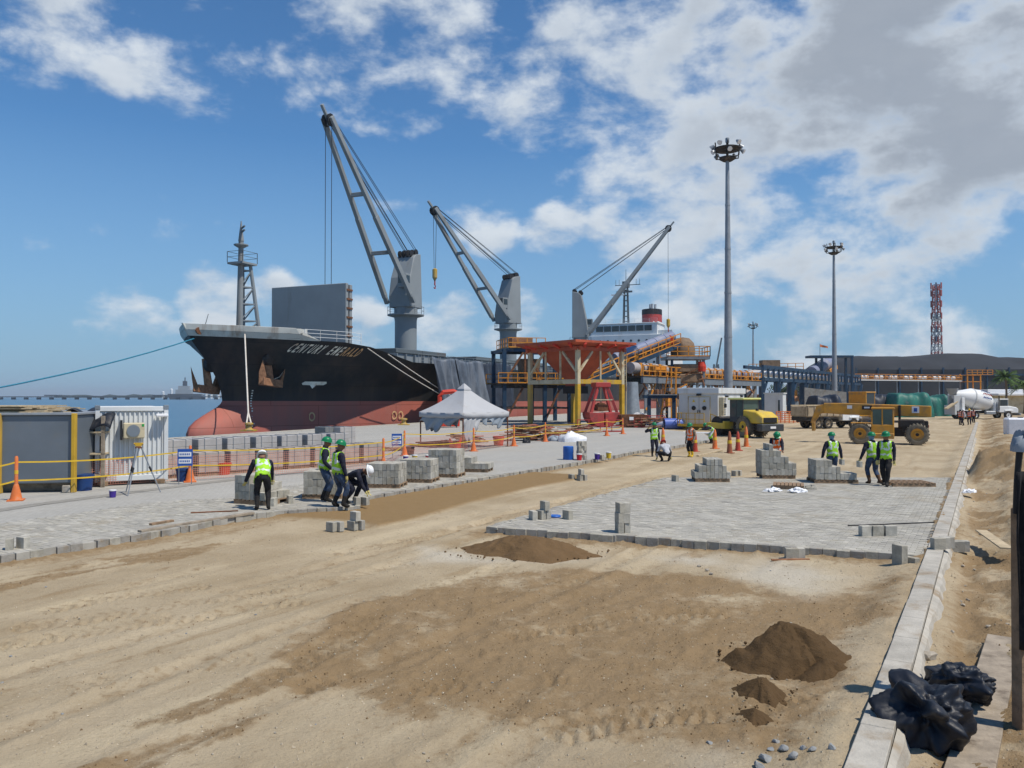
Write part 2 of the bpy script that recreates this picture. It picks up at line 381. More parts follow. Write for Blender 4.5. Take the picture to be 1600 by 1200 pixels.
# sea
def sea_mat():
    m = bpy.data.materials.new('sea'); m.use_nodes = True; t = NT(m.node_tree); p = t.n['Principled BSDF']
    tc = t.new('ShaderNodeTexCoord').outputs['Object']
    n = t.noise(tc, .02, 6, .6); c = t.mix(n, c4((.035,.10,.17)), c4((.06,.15,.23))); t.l.new(c, p.inputs['Base Color'])
    p.inputs['Roughness'].default_value = .28; p.inputs['Specular IOR Level'].default_value = .35
    b = t.new('ShaderNodeBump'); b.inputs['Strength'].default_value = .55; b.inputs['Distance'].default_value = .5
    v = t.vmath('MULTIPLY', tc, (1, 2.2, 1)); t.l.new(t.noise(v, .35, 6, .65), b.inputs['Height']); t.l.new(b.outputs[0], p.inputs['Normal'])
    return m
sea = MB().add([(-5000,-200,-2.2),(5000,-200,-2.2),(5000,9000,-2.2),(-5000,9000,-2.2)], [(0,1,2,3)]).build('sea', sea_mat(), fix=False); tag(sea, kind='structure')

# dirt ground -------------------------------------------------------
def dirt_mat():
    m = bpy.data.materials.new('dirt'); m.use_nodes = True; t = NT(m.node_tree); p = t.n['Principled BSDF']
    tc = t.new('ShaderNodeTexCoord').outputs['Object']
    at = t.new('ShaderNodeAttribute', attribute_name='soil'); sep = t.new('ShaderNodeSeparateColor'); t.l.new(at.outputs['Color'], sep.inputs[0])
    mp = t.new('ShaderNodeCombineXYZ'); t.l.new(t.vmath('DOT_PRODUCT', tc, tuple(KR)), mp.inputs[0]); t.l.new(t.math('MULTIPLY', t.vmath('DOT_PRODUCT', tc, tuple(KD)), .13), mp.inputs[1])
    base = t.mix(t.ramp(t.noise(tc, .35, 6, .6), .3, .7), c4((.335,.262,.165)), c4((.445,.365,.25)))
    base = t.mix(t.ramp(t.noise(mp.outputs[0], .9, 6, .62), .48, .72, 0, .75), base, c4((.53,.44,.295)))
    base = t.mix(t.ramp(t.noise(mp.outputs[0], 1.7, 6, .65, .4), .56, .75, 0, .6), base, c4((.25,.17,.085)))
    dark = t.mix(t.noise(tc, 1.3, 6, .65), c4((.185,.122,.06)), c4((.305,.212,.115)))
    nz = t.math('ADD', t.math('MULTIPLY', t.math('SUBTRACT', t.noise(tc, 4.5, 9, .68), .5), 1.5), sep.outputs[0])
    base = t.mix(t.ramp(nz, .18, .88, 0, .88), base, dark)
    base = t.mix(sep.outputs[1], base, t.mix(t.noise(tc, 3, 5), c4((.225,.148,.068)), c4((.27,.18,.088))))
    base = t.mix(sep.outputs[2], base, t.mix(t.noise(tc, 2, 6, .6), c4((.42,.37,.28)), c4((.54,.49,.40))))
    fine = t.noise(tc, 9, 8, .7)
    base = t.mix(t.ramp(fine, .52, .72, 0, .38), base, c4((.19,.13,.07)))
    base = t.mix(t.ramp(t.noise(tc, 38, 6, .7), .56, .72, 0, .45), base, c4((.16,.11,.06)))
    base = t.mix(t.ramp(t.noise(tc, 23, 4, .6), .62, .75, 0, .5), base, c4((.50,.44,.33)))
    t.l.new(base, p.inputs['Base Color']); p.inputs['Roughness'].default_value = .95; p.inputs['Specular IOR Level'].default_value = .12
    b = t.new('ShaderNodeBump'); b.inputs['Strength'].default_value = 1.0; b.inputs['Distance'].default_value = .035
    h = t.math('ADD', t.noise(tc, 17, 10, .72), t.math('MULTIPLY', t.noise(tc, 3.2, 4, .6, .6), .5))
    t.l.new(h, b.inputs['Height']); t.l.new(b.outputs[0], p.inputs['Normal'])
    return m
DIRT = dirt_mat(); MATS['dirt'] = DIRT
TRACKS = [[(380,1085),(520,1010),(600,950),(700,905),(800,880)], [(470,1080),(600,1010),(690,960),(800,920),(960,900)], [(700,1010),(860,985),(1000,965),(1140,960)],
          [(640,1080),(860,1060),(1010,1045)], [(0,1010),(150,985),(330,960),(480,940)], [(20,985),(200,960),(400,930),(640,880)], [(60,960),(160,940),(330,915)],
          [(100,1080),(260,1050),(400,1030)], [(860,1150),(1000,1120),(1150,1110),(1260,1075)], [(620,850),(760,815),(900,780),(1050,740)], [(520,870),(700,830),(860,790),(1000,750)]]
DARK = px_poly([(430,1015),(520,960),(620,915),(760,890),(900,880),(1060,893),(1180,905),(1240,925),(1310,930),(1400,900),(1440,890),(1400,960),(1370,1060),(1330,1130),(1240,1200),(1120,1180),(940,1175),(760,1150),(580,1120),(450,1075)])
BED = px_poly([(395,809),(455,801),(560,795),(562,783),(620,772),(745,752),(830,739),(905,743),(915,748),(840,762),(740,786),(640,815),(590,824),(555,817),(480,812)])
CHALK = [px_poly([(1130,880),(1200,875),(1290,885),(1310,905),(1260,935),(1200,915),(1150,905)]), px_poly([(640,850),(800,868),(930,872),(900,880),(760,886),(640,880)]), px_poly([(1060,1185),(1120,1180),(1140,1230),(1050,1230)]),
         px_poly([(1010,870),(1130,868),(1150,885),(1050,880)])]
def soil(x, y):
    """height and soil masks of the site ground"""
    n1 = fbm(x*.5, y*.5, 3, 4); n2 = fbm(x*2.3, y*2.3, 9, 4); n3 = fbm(x*7, y*7, 21, 3)
    h = (n1-.5)*.05 + (n2-.5)*.035 + (n3-.5)*.014
    wob = (fbm(x*.9, y*.9, 31, 6, .6)-.5)*1.5
    dk = sstep(-.2, .55, np_poly_dist(DARK, x, y)+wob)
    dk = np.maximum(dk*np.clip(-.05+1.75*fbm(x*.9, y*.9, 41, 6, .62), 0, 1), 0)
    bd = sstep(-.03, .12, np_poly_dist(BED, x, y)+wob*.06)
    ch = np.zeros_like(x)
    for c in CHALK: ch = np.maximum(ch, sstep(-.4, .7, np_poly_dist(c, x, y)+wob*.8))
    # soil beside the paving is darker and loose
    left = np_poly_dist([tuple(p)[:2] for p in EDGE]+[(-60,60),(-60,5)], x, y)
    near = sstep(1.0, .1, np.abs(left)+wob*.3)*.75
    rp = np_poly_dist(PATCH, x, y); near = np.maximum(near, sstep(.9, .0, np.abs(rp)+wob*.35)*.8)
    dk = np.maximum(dk, near*(1-bd))
    # scattered churned streaks along the driving direction
    u = x*KD.x+y*KD.y; v = x*KR.x+y*KR.y
    st = sstep(.55, .68, fbm(v*.8, u*.2, 51, 6, .62))*sstep(22, 8, np.abs(y-6))
    dk = np.maximum(dk, st*.8)
    kv = v-(KA.x*KR.x+KA.y*KR.y)
    verge = sstep(.3, .8, kv)
    h = h*(1-bd) + bd*.055
    for i, tr in enumerate(TRACKS):
        pts = [G(a, b) for a, b in tr]; acc = 0
        for p, q in zip(pts[:-1], pts[1:]):
            e = (q-p); L = e.length; e /= L
            uu = (x-p.x)*e.x+(y-p.y)*e.y; vv = (x-p.x)*e.y-(y-p.y)*e.x
            wv = vv+(n1-.5)*.25
            ins = (uu > 0) & (uu <= L) & (np.abs(wv) < .27)
            w = sstep(.27, .20, np.abs(wv))
            tread = np.tanh(2.5*np.sin(2*np.pi*((uu+acc)/.17+np.abs(wv)*3.4+n2*.7)))
            amp = sstep(.38, .6, fbm(x*1.3, y*1.3, 91+i, 4))*1.25
            h = np.where(ins, h+w*(-.014*amp+.021*tread*amp+.02*(n3-.5)), h)
            rim = sstep(.25,.29,np.abs(wv))*sstep(.40,.30,np.abs(wv))*((uu > 0) & (uu <= L))
            h = h+rim*.014*amp
            dk = np.where(ins & (tread > .2), np.maximum(dk, .45*w), dk)
            acc += L
    # long wheel ruts along the driving direction
    for i, (v0, dp_, wd) in enumerate(((-9.6,.03,.16),(-8.0,.026,.16),(-6.9,.034,.15),(-5.3,.03,.15),(-4.4,.022,.2),(-2.7,.026,.16),(-12.2,.03,.16),(-10.7,.024,.16),(-3.4,.02,.14))):
        vv = kv-v0-(fbm(u*.11+i*7.3, u*0+i, 95+i, 2)-.5)*1.6
        gate = sstep(.36, .56, fbm(u*.16+i*3.1, u*0+i*5, 105+i, 3))*(1-bd)*sstep(-1, .5, -np_poly_dist(PATCH, x, y))
        g_ = np.exp(-(vv/wd)**2); rim_ = np.exp(-((np.abs(vv)-wd*1.7)/(wd*.5))**2)
        h = h+gate*(-dp_*g_+dp_*.55*rim_*(.5+n3)); dk = np.maximum(dk, gate*g_*.42)
    # churned ground inside the dark soil
    h = h+dk*(1-bd)*((fbm(x*5, y*5, 61, 4, .6)-.5)*.06+np.maximum(0, fbm(x*9, y*9, 63, 3)-.58)*.16)
    # verge right of the kerb: trench, heaps
    ridge = np.abs(fbm(x*1.1, y*1.1, 71, 4)-.5)*2
    h = h+.13*sstep(-.75,-.08,kv)*sstep(.3,.1,kv)*(.6+.8*n2)
    vh = -.10*sstep(.3,.7,kv)*sstep(1.7,1.1,kv)+.16*sstep(1.2,2.4,kv)+(.5-ridge)*.26*sstep(.6,1.6,kv)+(n2-.5)*.16+(fbm(x*6, y*6, 75, 4, .62)-.5)*.12
    h = h*(1-verge)+vh*verge
    mp = G(1562, 742); d2 = ((x-mp.x)/3.2)**2+((y-mp.y)/3.8)**2
    h = h+verge*1.0*np.exp(-d2*1.3)*(.8+.4*n2); dk = np.maximum(dk, verge*np.exp(-d2*1.2)*.9)
    dk = np.maximum(dk, verge*(.35+.65*sstep(.42,.6,fbm(x*.8, y*.8, 81, 5, .6))))
    return h, dk, bd, ch
PATCH = px_poly([(762,823),(1042,746),(1487,746),(1450,868)], PZ)
def ground():
    rows, cols = 560, 470
    ys = 3.0*(130/3.0)**np.linspace(0, 1, rows); us = np.linspace(-.95, 1.0, cols)
    Y = np.repeat(ys[:, None], cols, 1); X = Y*us[None, :]
    h, dk, bd, ch = soil(X.ravel(), Y.ravel())
    fade = sstep(125, 90, Y.ravel()); h = h*fade
    # below the paving the ground stays under it
    ins = np.maximum(np_poly_dist(APRON, X.ravel(), Y.ravel()), np_poly_dist(PATCH, X.ravel(), Y.ravel()))
    h = np.where(ins > .1, np.minimum(h, .03), h)
    edge = sstep(-.5, 0, ins)*sstep(.3, 0, ins); h = h+edge*.025
    keep = np.ones((rows-1, cols-1), bool)
    dd = np_poly_dist(APRON, X.ravel(), Y.ravel()).reshape(rows, cols)
    qd = ((X-Q1.x)*QN.x+(Y-Q1.y)*QN.y)
    keep = (dd[:-1, :-1] < 2.5) & (qd[:-1, :-1] < -6)
    idx = np.arange(rows*cols).reshape(rows, cols)
    f = np.stack([idx[:-1, :-1], idx[:-1, 1:], idx[1:, 1:], idx[1:, :-1]], -1)[keep]
    used = np.unique(f); remap = -np.ones(rows*cols, np.int64); remap[used] = np.arange(len(used)); f = remap[f]
    vs = np.stack([X.ravel(), Y.ravel(), h], 1)[used]
    me = bpy.data.meshes.new('dirt_ground'); me.from_pydata(vs.tolist(), [], f.tolist())
    a = me.color_attributes.new('soil', 'FLOAT_COLOR', 'POINT')
    col = np.stack([dk[used], bd[used], ch[used], np.ones(len(used))], 1).astype(np.float32); a.data.foreach_set('color', col.ravel())
    me.materials.append(DIRT); me.polygons.foreach_set('use_smooth', [True]*len(me.polygons))
    o = bpy.data.objects.new('dirt_ground', me); COL.objects.link(o); return tag(o, kind='structure')
ground()
# land beyond and around the worked area
lp = [qpt(-70, -4), qpt(900, -4), (2500, 900), (2500, -150), (-30, -150)]
MB().add([(a, b, -.16) for a, b in lp], [tuple(range(len(lp)-1, -1, -1))]).build('land', DIRT).__setitem__('kind', 'structure')

# paved quay apron -----------------------------------------------------
def apron_mat():
    m = bpy.data.materials.new('apron'); m.use_nodes = True; t = NT(m.node_tree); p = t.n['Principled BSDF']
    tc = t.new('ShaderNodeTexCoord').outputs['Object']
    mp = t.new('ShaderNodeMapping'); t.l.new(tc, mp.inputs[0]); mp.inputs['Rotation'].default_value = (0, 0, math.atan2(KD.x, KD.y))
    br = t.new('ShaderNodeTexBrick'); t.l.new(mp.outputs[0], br.inputs['Vector']); br.inputs['Scale'].default_value = 1
    br.inputs['Color1'].default_value = c4((.335,.328,.30)); br.inputs['Color2'].default_value = c4((.375,.368,.34)); br.inputs['Mortar'].default_value = c4((.24,.22,.19))
    br.inputs['Mortar Size'].default_value = .006; br.inputs['Brick Width'].default_value = .22; br.inputs['Row Height'].default_value = .11
    sm = t.new('ShaderNodeMapping'); t.l.new(mp.outputs[0], sm.inputs[0]); sm.inputs['Scale'].default_value = (1, .2, 1)
    c = t.mix(t.ramp(t.noise(sm.outputs[0], .35, 6, .6), .42, .72, 0, .5), br.outputs[0], c4((.43,.41,.365)))
    c = t.mix(t.ramp(t.noise(tc, .22, 6, .65), .52, .75, 0, .45), c, c4((.36,.31,.24)))
    t.l.new(c, p.inputs['Base Color']); p.inputs['Roughness'].default_value = .9; p.inputs['Specular IOR Level'].default_value = .2
    return m
AP = apron_mat()
ap = MB(); n = len(APRON)
ap.add([(a, b, PZ-.004) for a, b in APRON]+[(a, b, -.05) for a, b in APRON], [tuple(range(n))]+[(i, (i+1) % n, n+(i+1) % n, n+i) for i in range(n)])
apron = tag(ap.build('apron_paving', AP), kind='structure')
qw = MB(); e0, e1 = qpt(-70, 0), qpt(_tq, 0)
p0, p1 = Vector((*e0, 0)), Vector((*e1, 0))
qw.beam(p0+Vector((0,0,-1.3))-QN*.6, p1+Vector((0,0,-1.3))-QN*.6, 1.3, 2.6)
qw.beam(p0+Vector((0,0,PZ-.02))+QN*.05, p1+Vector((0,0,PZ-.02))+QN*.05, .9, .10)
tag(qw.build('quay_wall', 'concrete'), kind='structure')
# rail slot of the quay crane: a dark groove strip along the apron
def strip(name, pts, w, z, m):
    s = MB()
    for p, q in zip(pts[:-1], pts[1:]):
        e = (q-p).normalized(); nn = Vector((-e.y, e.x, 0))*w/2; s.add([p-nn, q-nn, q+nn, p+nn], [(0,1,2,3)])
    s.v = [(a, b, z) for a, b, c in s.v]; return tag(s.build(name, m), kind='structure')
strip('drain_slot', [G(a, b, PZ) for a, b in [(-60,806),(60,788),(300,757),(600,722),(760,700),(1000,661)]], .5, PZ+.004, 'paver_dark')

# pavers ---------------------------------------------------------------
PU, PV = KR, KD
def box_mesh(name, sx, sy, sz, m, ch=.006):
    b = MB(); x, y, z = sx/2, sy/2, sz
    b.add([(-x,-y,0),(x,-y,0),(x,y,0),(-x,y,0),(-x,-y,z-ch),(x,-y,z-ch),(x,y,z-ch),(-x,y,z-ch),(-x+ch,-y+ch,z),(x-ch,-y+ch,z),(x-ch,y-ch,z),(-x+ch,y-ch,z)],
          [(0,1,5,4),(1,2,6,5),(2,3,7,6),(3,0,4,7),(4,5,9,8),(5,6,10,9),(6,7,11,10),(7,4,8,11),(8,9,10,11),(3,2,1,0)])
    me = bpy.data.meshes.new(name); me.from_pydata(b.v, [], b.f); me.materials.append(MT(m)); return me
PAV = [box_mesh('paver', .216, .106, .17, m) for m in ('paver', 'block_pale', 'block')]
krz = math.atan2(KR.y, KR.x)
def field(poly, umin, umax, vmin, vmax, org, limit):
    """running bond pavers inside poly: list of (x,y)"""
    us = []; vs = []
    nv = int((vmax-vmin)/.112)+1; nu = int((umax-umin)/.222)+1
    for j in range(nv):
        for i in range(nu):
            us.append(umin+i*.222+(.111 if j % 2 else 0)); vs.append(vmin+j*.112)
    us = np.array(us); vs = np.array(vs)
    x = org.x+us*PU.x+vs*PV.x; y = org.y+us*PU.y+vs*PV.y
    d = np_poly_dist(poly, x, y); k = d > limit
    return x[k], y[k]
def lay(x, y, nobj, parent):
    q = random.Random(5); order = np.argsort(x*x+y*y); big = MB()
    ca, sa = math.cos(krz), math.sin(krz)
    for r, i in enumerate(order):
        dz = q.uniform(-.002, .002); mi = q.choices((0,1,2), (9,2,2))[0]
        if r < nobj: share('paver', PAV[mi], parent, (x[i], y[i], PZ-.17+dz), krz+q.uniform(-.006,.006))
        else:
            a = krz+q.uniform(-.006,.006); c, s_ = math.cos(a), math.sin(a); hx, hy = .107, .052; z = PZ+dz+q.uniform(-.0015,.0015)
            P = [(x[i]+c*u-s_*v, y[i]+s_*u+c*v) for u, v in ((-hx,-hy),(hx,-hy),(hx,hy),(-hx,hy))]
            big.add([(a_, b_, z) for a_, b_ in P]+[(a_, b_, PZ-.05) for a_, b_ in P], [(0,1,2,3),(4,5,1,0),(5,6,2,1),(6,7,3,2),(7,4,0,3)], mi)
    o = big.build('paver_field', ['paver', 'block_pale', 'block'], parent, fix=False); o['kind'] = 'stuff'
pp = MB(); pc = [Vector((*p, 0)) for p in PATCH]
pin = np_poly_dist
cen = sum(pc, Vector())/4; inner = [p+(cen-p).normalized()*.25 for p in pc]
pp.add([(p.x, p.y, PZ-.02) for p in inner]+[(p.x, p.y, -.06) for p in inner], [(0,1,2,3),(0,4,5,1),(1,5,6,2),(2,6,7,3),(3,7,4,0)])
patch = tag(pp.build('block_paving', 'paver_dark'), kind='structure')
org = Vector((*PATCH[3], 0))
x, y = field(PATCH, -14, 8, -6, 22, org, .0)
lay(x, y, 300, patch)
# left apron: band of real pavers along its working edge
band = [tuple(p)[:2] for p in EDGE[1:13]]
off = [(a-KR.x*4.2, b-KR.y*4.2) for a, b in band]
bandpoly = band+off[::-1]
org2 = EDGE[4]
x, y = field(bandpoly, -9, 9, -16, 24, org2, .12)
k = y < 30; lay(x[k], y[k], 0, apron)
q = random.Random(11)
cnt = 0
BLK = [box_mesh('edge_paver', .235, .14, .20, m) for m in ('paver_side', 'block', 'paver')]
for p, e in zip(EDGE[1:-1], EDGE[2:]):
    L = (e-p).length; d = (e-p)/L; nn = Vector((-d.y, d.x, 0)); rz = math.atan2(d.y, d.x); s = .12
    while s < L-.05 and cnt < 290:
        c = p+d*s+nn*(.0+(.035 if cnt % 3 == 0 else 0)+q.uniform(-.012,.012))
        share('edge_paver', BLK[q.choices((0,1,2), (5,3,2))[0]], apron, (c.x, c.y, PZ-.19+q.uniform(-.006,.012)), rz+q.uniform(-.05,.05)); s += .245; cnt += 1
for a, b in ((0, 3), (0, 1)):
    p, e = Vector((*PATCH[a], 0)), Vector((*PATCH[b], 0)); L = (e-p).length; d = (e-p)/L
    nn = Vector((-d.y, d.x, 0)) if a == 0 and b == 3 else Vector((d.y, -d.x, 0)); rz = math.atan2(d.y, d.x); s = .1; i = 0
    while s < L-.1:
        c = p+d*s-nn*(-.03+(.06 if (i//2) % 2 else 0)+q.uniform(-.01,.01))
        share('edge_paver', BLK[q.choices((0,1,2), (4,4,2))[0]], patch, (c.x, c.y, PZ-.195+q.uniform(-.006,.01)), rz+q.uniform(-.06,.06)); s += .243; i += 1
# kerb ---------------------------------------------------------------
kerb = tag(MB().beam(KA-KD*3+KR*.14+Vector((0,0,-.14)), KA+KD*96+KR*.14+Vector((0,0,-.14)), .22, .12).build('kerb', 'concrete'), kind='structure')
kb = MB(); kb.b0(-.135,.135,0,.995,-.34,0); kme = kb.build('kerb_stone', 'concrete', kerb, bevel=.006)
base = kme; base.location = KA+KD*-3+KR*.14; base.rotation_euler.z = math.atan2(-KD.x, KD.y)
for i in range(1, 99):
    o = base.copy(); COL.objects.link(o); o.location = KA+KD*(i-3)+KR*(.14+q.uniform(-.003,.003))+Vector((0,0,q.uniform(-.003,.002)))
# mortar haunch along the kerb
mh = MB(); pts = []
for i in range(0, 700):
    c = KA+KD*(i*.09-3)+KR*(.275+.01); w = .13+.035*math.sin(i*.13)+.025*math.sin(i*.31+1)+.012*math.sin(i*.9); pts.append((c, w))
vs = []; fs = []
for i, (c, w) in enumerate(pts):
    vs += [c+Vector((0,0,-.06)), c+KR*w*.5+Vector((0,0,-.10)), c+KR*w+Vector((0,0,-.26))]
    if i: o = 3*i; fs += [(o-3,o-2,o+1,o),(o-2,o-1,o+2,o+1)]
mh.add(vs, fs).build('mortar_haunch', 'concrete', kerb)
# sand piles -----------------------------------------------------------
def pile(px, py, rx, ry, h, rz, m, label, seed, sharp=1.0, name='sand_pile'):
    c = G(px, py); nr, na = 34, 72; b = MB()
    th = np.linspace(0, 2*np.pi, na, endpoint=False); vs = []
    for i in range(nr):
        t = i/(nr-1)
        r = t*(1+.16*np.sin(2*th+seed)+.10*np.sin(3*th+2*seed)+.06*np.sin(5*th+seed*3)+(.05*np.sin(11*th+seed)+.04*np.sin(17*th+2*seed))*t)
        xx = r*np.cos(th)*rx; yy = r*np.sin(th)*ry
        hh = h*np.maximum(0, 1-t**1.55)**(1.0+sharp*.35)*(1 if t < 1 else 0)
        hh = hh*(.85+.3*fbm(xx*1.6+seed, yy*1.6, seed*7, 4))+(fbm(xx*6+seed, yy*6, seed*5, 5, .65)-.5)*.22*min(1, 4*(1-t))*min(1,h*2)
        if h > .3: hh = np.minimum(hh, h*(.93-.06*np.cos(th)))
        ca, sa = math.cos(rz), math.sin(rz)
        for k in range(na): vs.append((xx[k]*ca-yy[k]*sa, xx[k]*sa+yy[k]*ca, hh[k]-.05*t))
    fs = [(i*na+k, i*na+(k+1) % na, (i+1)*na+(k+1) % na, (i+1)*na+k) for i in range(nr-1) for k in range(na)]
    b.add(vs, fs); o = b.build(name, m, smooth=True); o.location = (c.x, c.y, .03)
    q_ = random.Random(seed); k_ = MB()
    for i in range(int(14+40*rx)):
        a_ = q_.uniform(0, 6.283); rr_ = abs(q_.gauss(0, .16))+.95; s_ = q_.uniform(.005, .02)*min(1.3, .5+rx); k_.lathe([(.001,-s_),(s_*.8,-s_*.4),(s_,.1*s_),(s_*.6,s_*.6),(.001,s_*.8)], 5, (math.cos(a_)*rx*rr_, math.sin(a_)*ry*rr_, .0))
    k_.build('loose_clods', m, o)['kind'] = 'stuff'
    return tag(o, label, 'sand pile')
def pile_mat(n, a, c):
    m = bpy.data.materials.new(n); m.use_nodes = True; t = NT(m.node_tree); p = t.n['Principled BSDF']
    tc = t.new('ShaderNodeTexCoord').outputs['Object']
    cc = t.mix(t.noise(tc, 2.5, 7, .65), c4(a), c4(c)); cc = t.mix(t.ramp(t.noise(tc, 30, 5, .7), .55, .8, 0, .5), cc, c4([v*.55 for v in a]))
    t.l.new(cc, p.inputs['Base Color']); p.inputs['Roughness'].default_value = .97; p.inputs['Specular IOR Level'].default_value = .1
    b = t.new('ShaderNodeBump'); b.inputs['Strength'].default_value = .9; b.inputs['Distance'].default_value = .03
    t.l.new(t.noise(tc, 16, 8, .72), b.inputs['Height']); t.l.new(b.outputs[0], p.inputs['Normal']); return m
SAND = pile_mat('wet_sand', (.070,.044,.022), (.125,.079,.040)); SAND2 = pile_mat('brown_sand', (.12,.074,.036), (.18,.115,.06))
pile(1236, 1034, .72, .64, .44, .3, SAND, 'large dark brown sand pile on the dirt beside the concrete kerb', 2, .9)
pile(1190, 1085, .30, .26, .15, 1.2, SAND, 'small dark sand heap at the foot of the large sand pile', 5, .9)
pile(1292, 1056, .36, .3, .16, .4, SAND, 'low spill of sand running off the large sand pile toward the kerb', 8, .8)
pile(828, 864, 1.35, .75, .32, -.1, SAND2, 'long low brown sand heap in front of the corner of the grey block paving', 3, .6)
pile(1180, 1122, .22, .18, .06, 1.2, SAND, 'tiny clod of dark sand below the small sand heap', 6, .8)

# loose grit on the dirt --------------------------------------------------
def grit(n, seed, m, label_name, lo, hi, want):
    g = np.random.default_rng(seed); Y_ = 4.6*(26/4.6)**g.random(n*3); X_ = Y_*(g.random(n*3)*1.5-.75)
    h_, dk_, bd_, ch_ = soil(X_, Y_); ins = np.maximum(np_poly_dist(APRON, X_, Y_), np_poly_dist(PATCH, X_, Y_))
    ok = (ins < -.05) & (bd_ < .3) & (want(dk_, X_, Y_) > g.random(n*3)); idx = np.nonzero(ok)[0][:n]
    base_v = np.array([(1,0,0),(-.4,.9,0),(-.5,-.8,0),(.1,.05,.9),(.1,0,-.6)]); tri = np.array([(0,1,3),(1,2,3),(2,0,3),(1,0,4),(2,1,4),(0,2,4)])
    s_ = lo+(hi-lo)*g.random(len(idx))**3; a_ = g.random(len(idx))*6.283; ca_, sa_ = np.cos(a_), np.sin(a_)
    jit = 1+.5*(g.random((len(idx), 5, 3))-.5); P = base_v[None]*jit
    x_ = (P[..., 0]*ca_[:, None]-P[..., 1]*sa_[:, None])*s_[:, None]+X_[idx][:, None]; y_ = (P[..., 0]*sa_[:, None]+P[..., 1]*ca_[:, None])*s_[:, None]+Y_[idx][:, None]; z_ = P[..., 2]*s_[:, None]+h_[idx][:, None]+s_[:, None]*.15
    vs = np.stack([x_, y_, z_], -1).reshape(-1, 3); fs = (tri[None]+5*np.arange(len(idx))[:, None, None]).reshape(-1, 3)
    me = bpy.data.meshes.new(label_name); me.from_pydata(vs.tolist(), [], fs.tolist()); me.materials.append(MT(m)); o = bpy.data.objects.new(label_name, me); COL.objects.link(o); return tag(o, kind='stuff')
mat('grit_pale', (.40,.34,.25), .95, var=.3, vs=3, world=True); mat('grit_dark', (.17,.11,.055), .97, var=.35, vs=3, world=True)
grit(9000, 1, 'grit_pale', 'pale_grit', .005, .019, lambda d, x, y: .25+.4*fbm(x*.5, y*.5, 7, 3)-.2*d)
grit(9000, 2, 'grit_dark', 'dark_crumbs', .004, .016, lambda d, x, y: np.clip(d*1.1-.15, .03, 1)*fbm(x*1.5, y*1.5, 8, 3)*1.4)
# ================================================================== SHIP
HB = 13.5
CL = Q2 + QN*(HB+1.2)                                 # a point of the centre line
def _bow():
    lo, hi = -80.0, 60.0
    for _ in range(60):
        m = (lo+hi)/2; p = CL+QA*m
        if 800+CF*p.x/p.y < 288: lo = m
        else: hi = m
    return CL+QA*lo
BOW = _bow(); BOW.z = 0
srz = math.atan2(QA.y, QA.x)
ship = thing('cargo_ship', 'black and red bulk carrier with grey deck cranes moored along the quay', 'ship', BOW, srz)
SM = ship.matrix_basis.copy(); SI = SM.inverted()
def proj(p):
    p = Vector(p)-Vector((0,0,CH)); f = p.y*math.cos(CP)+p.z*math.sin(CP); u = -p.y*math.sin(CP)+p.z*math.cos(CP)
    return 800+CF*p.x/f, 600-CF*u/f
def lerp_tab(tab, x):
    if x <= tab[0][0]: return tab[0][1]
    for (a, va), (b, vb) in zip(tab[:-1], tab[1:]):
        if x <= b:
            t = (x-a)/(b-a); return va+(vb-va)*t
    return tab[-1][1]
STEM = [(-2.6,1.0),(-.6,.5),(.3,.9),(.9,1.9),(1.5,3.2),(2.1,4.5),(2.7,5.0),(4.3,4.5),(6.1,3.2),(8.3,1.0),(9.0,.45),(10.2,-.4)]
def zdeck(s): return lerp_tab([(0,8.95),(5,8.8),(13,8.65),(14,8.5),(22,6.95),(30,6.9),(150,6.9),(153,8.9),(205,9.2)], s)
def zboot(s): return 2.65-.006*s
SL = 198.0
def halfb(s, z):
    st = lerp_tab(STEM, z); t = s-st
    if t <= 0: return 0.0
    zc = max(z, 4.2); L = 27+max(0, 9-zc)*2.4; e = 2.7-min(1.1, max(0, 9-zc)*.14)
    tb = s-max(st, 5.0) if z < 2.7 else t
    b = HB*(1-(1-min(max(tb, 0)/L, 1))**e)
    if z < 2.7: b = max(b, 2.0*math.sqrt(max(0, 1-((z+1.1)/3.6)**2))*math.sqrt(min(1, t/3.2)))
    if s > 160: b *= 1-.35*((s-160)/38)**2*(1 if z > 6 else 1.6 if z > 2 else 1.9)
    return max(b, .02)
def sx(s, z):
    """station s runs from the raked stem aft"""
    st = lerp_tab(STEM, z); return st+(SL-st)*s
STN = [0,.0006,.0015,.004,.008,.011,.014,.018,.022,.032,.044,.056,.07,.084,.1,.118,.14,.17,.25,.4,.55,.7,.8,.86,.92,.97,1.0]
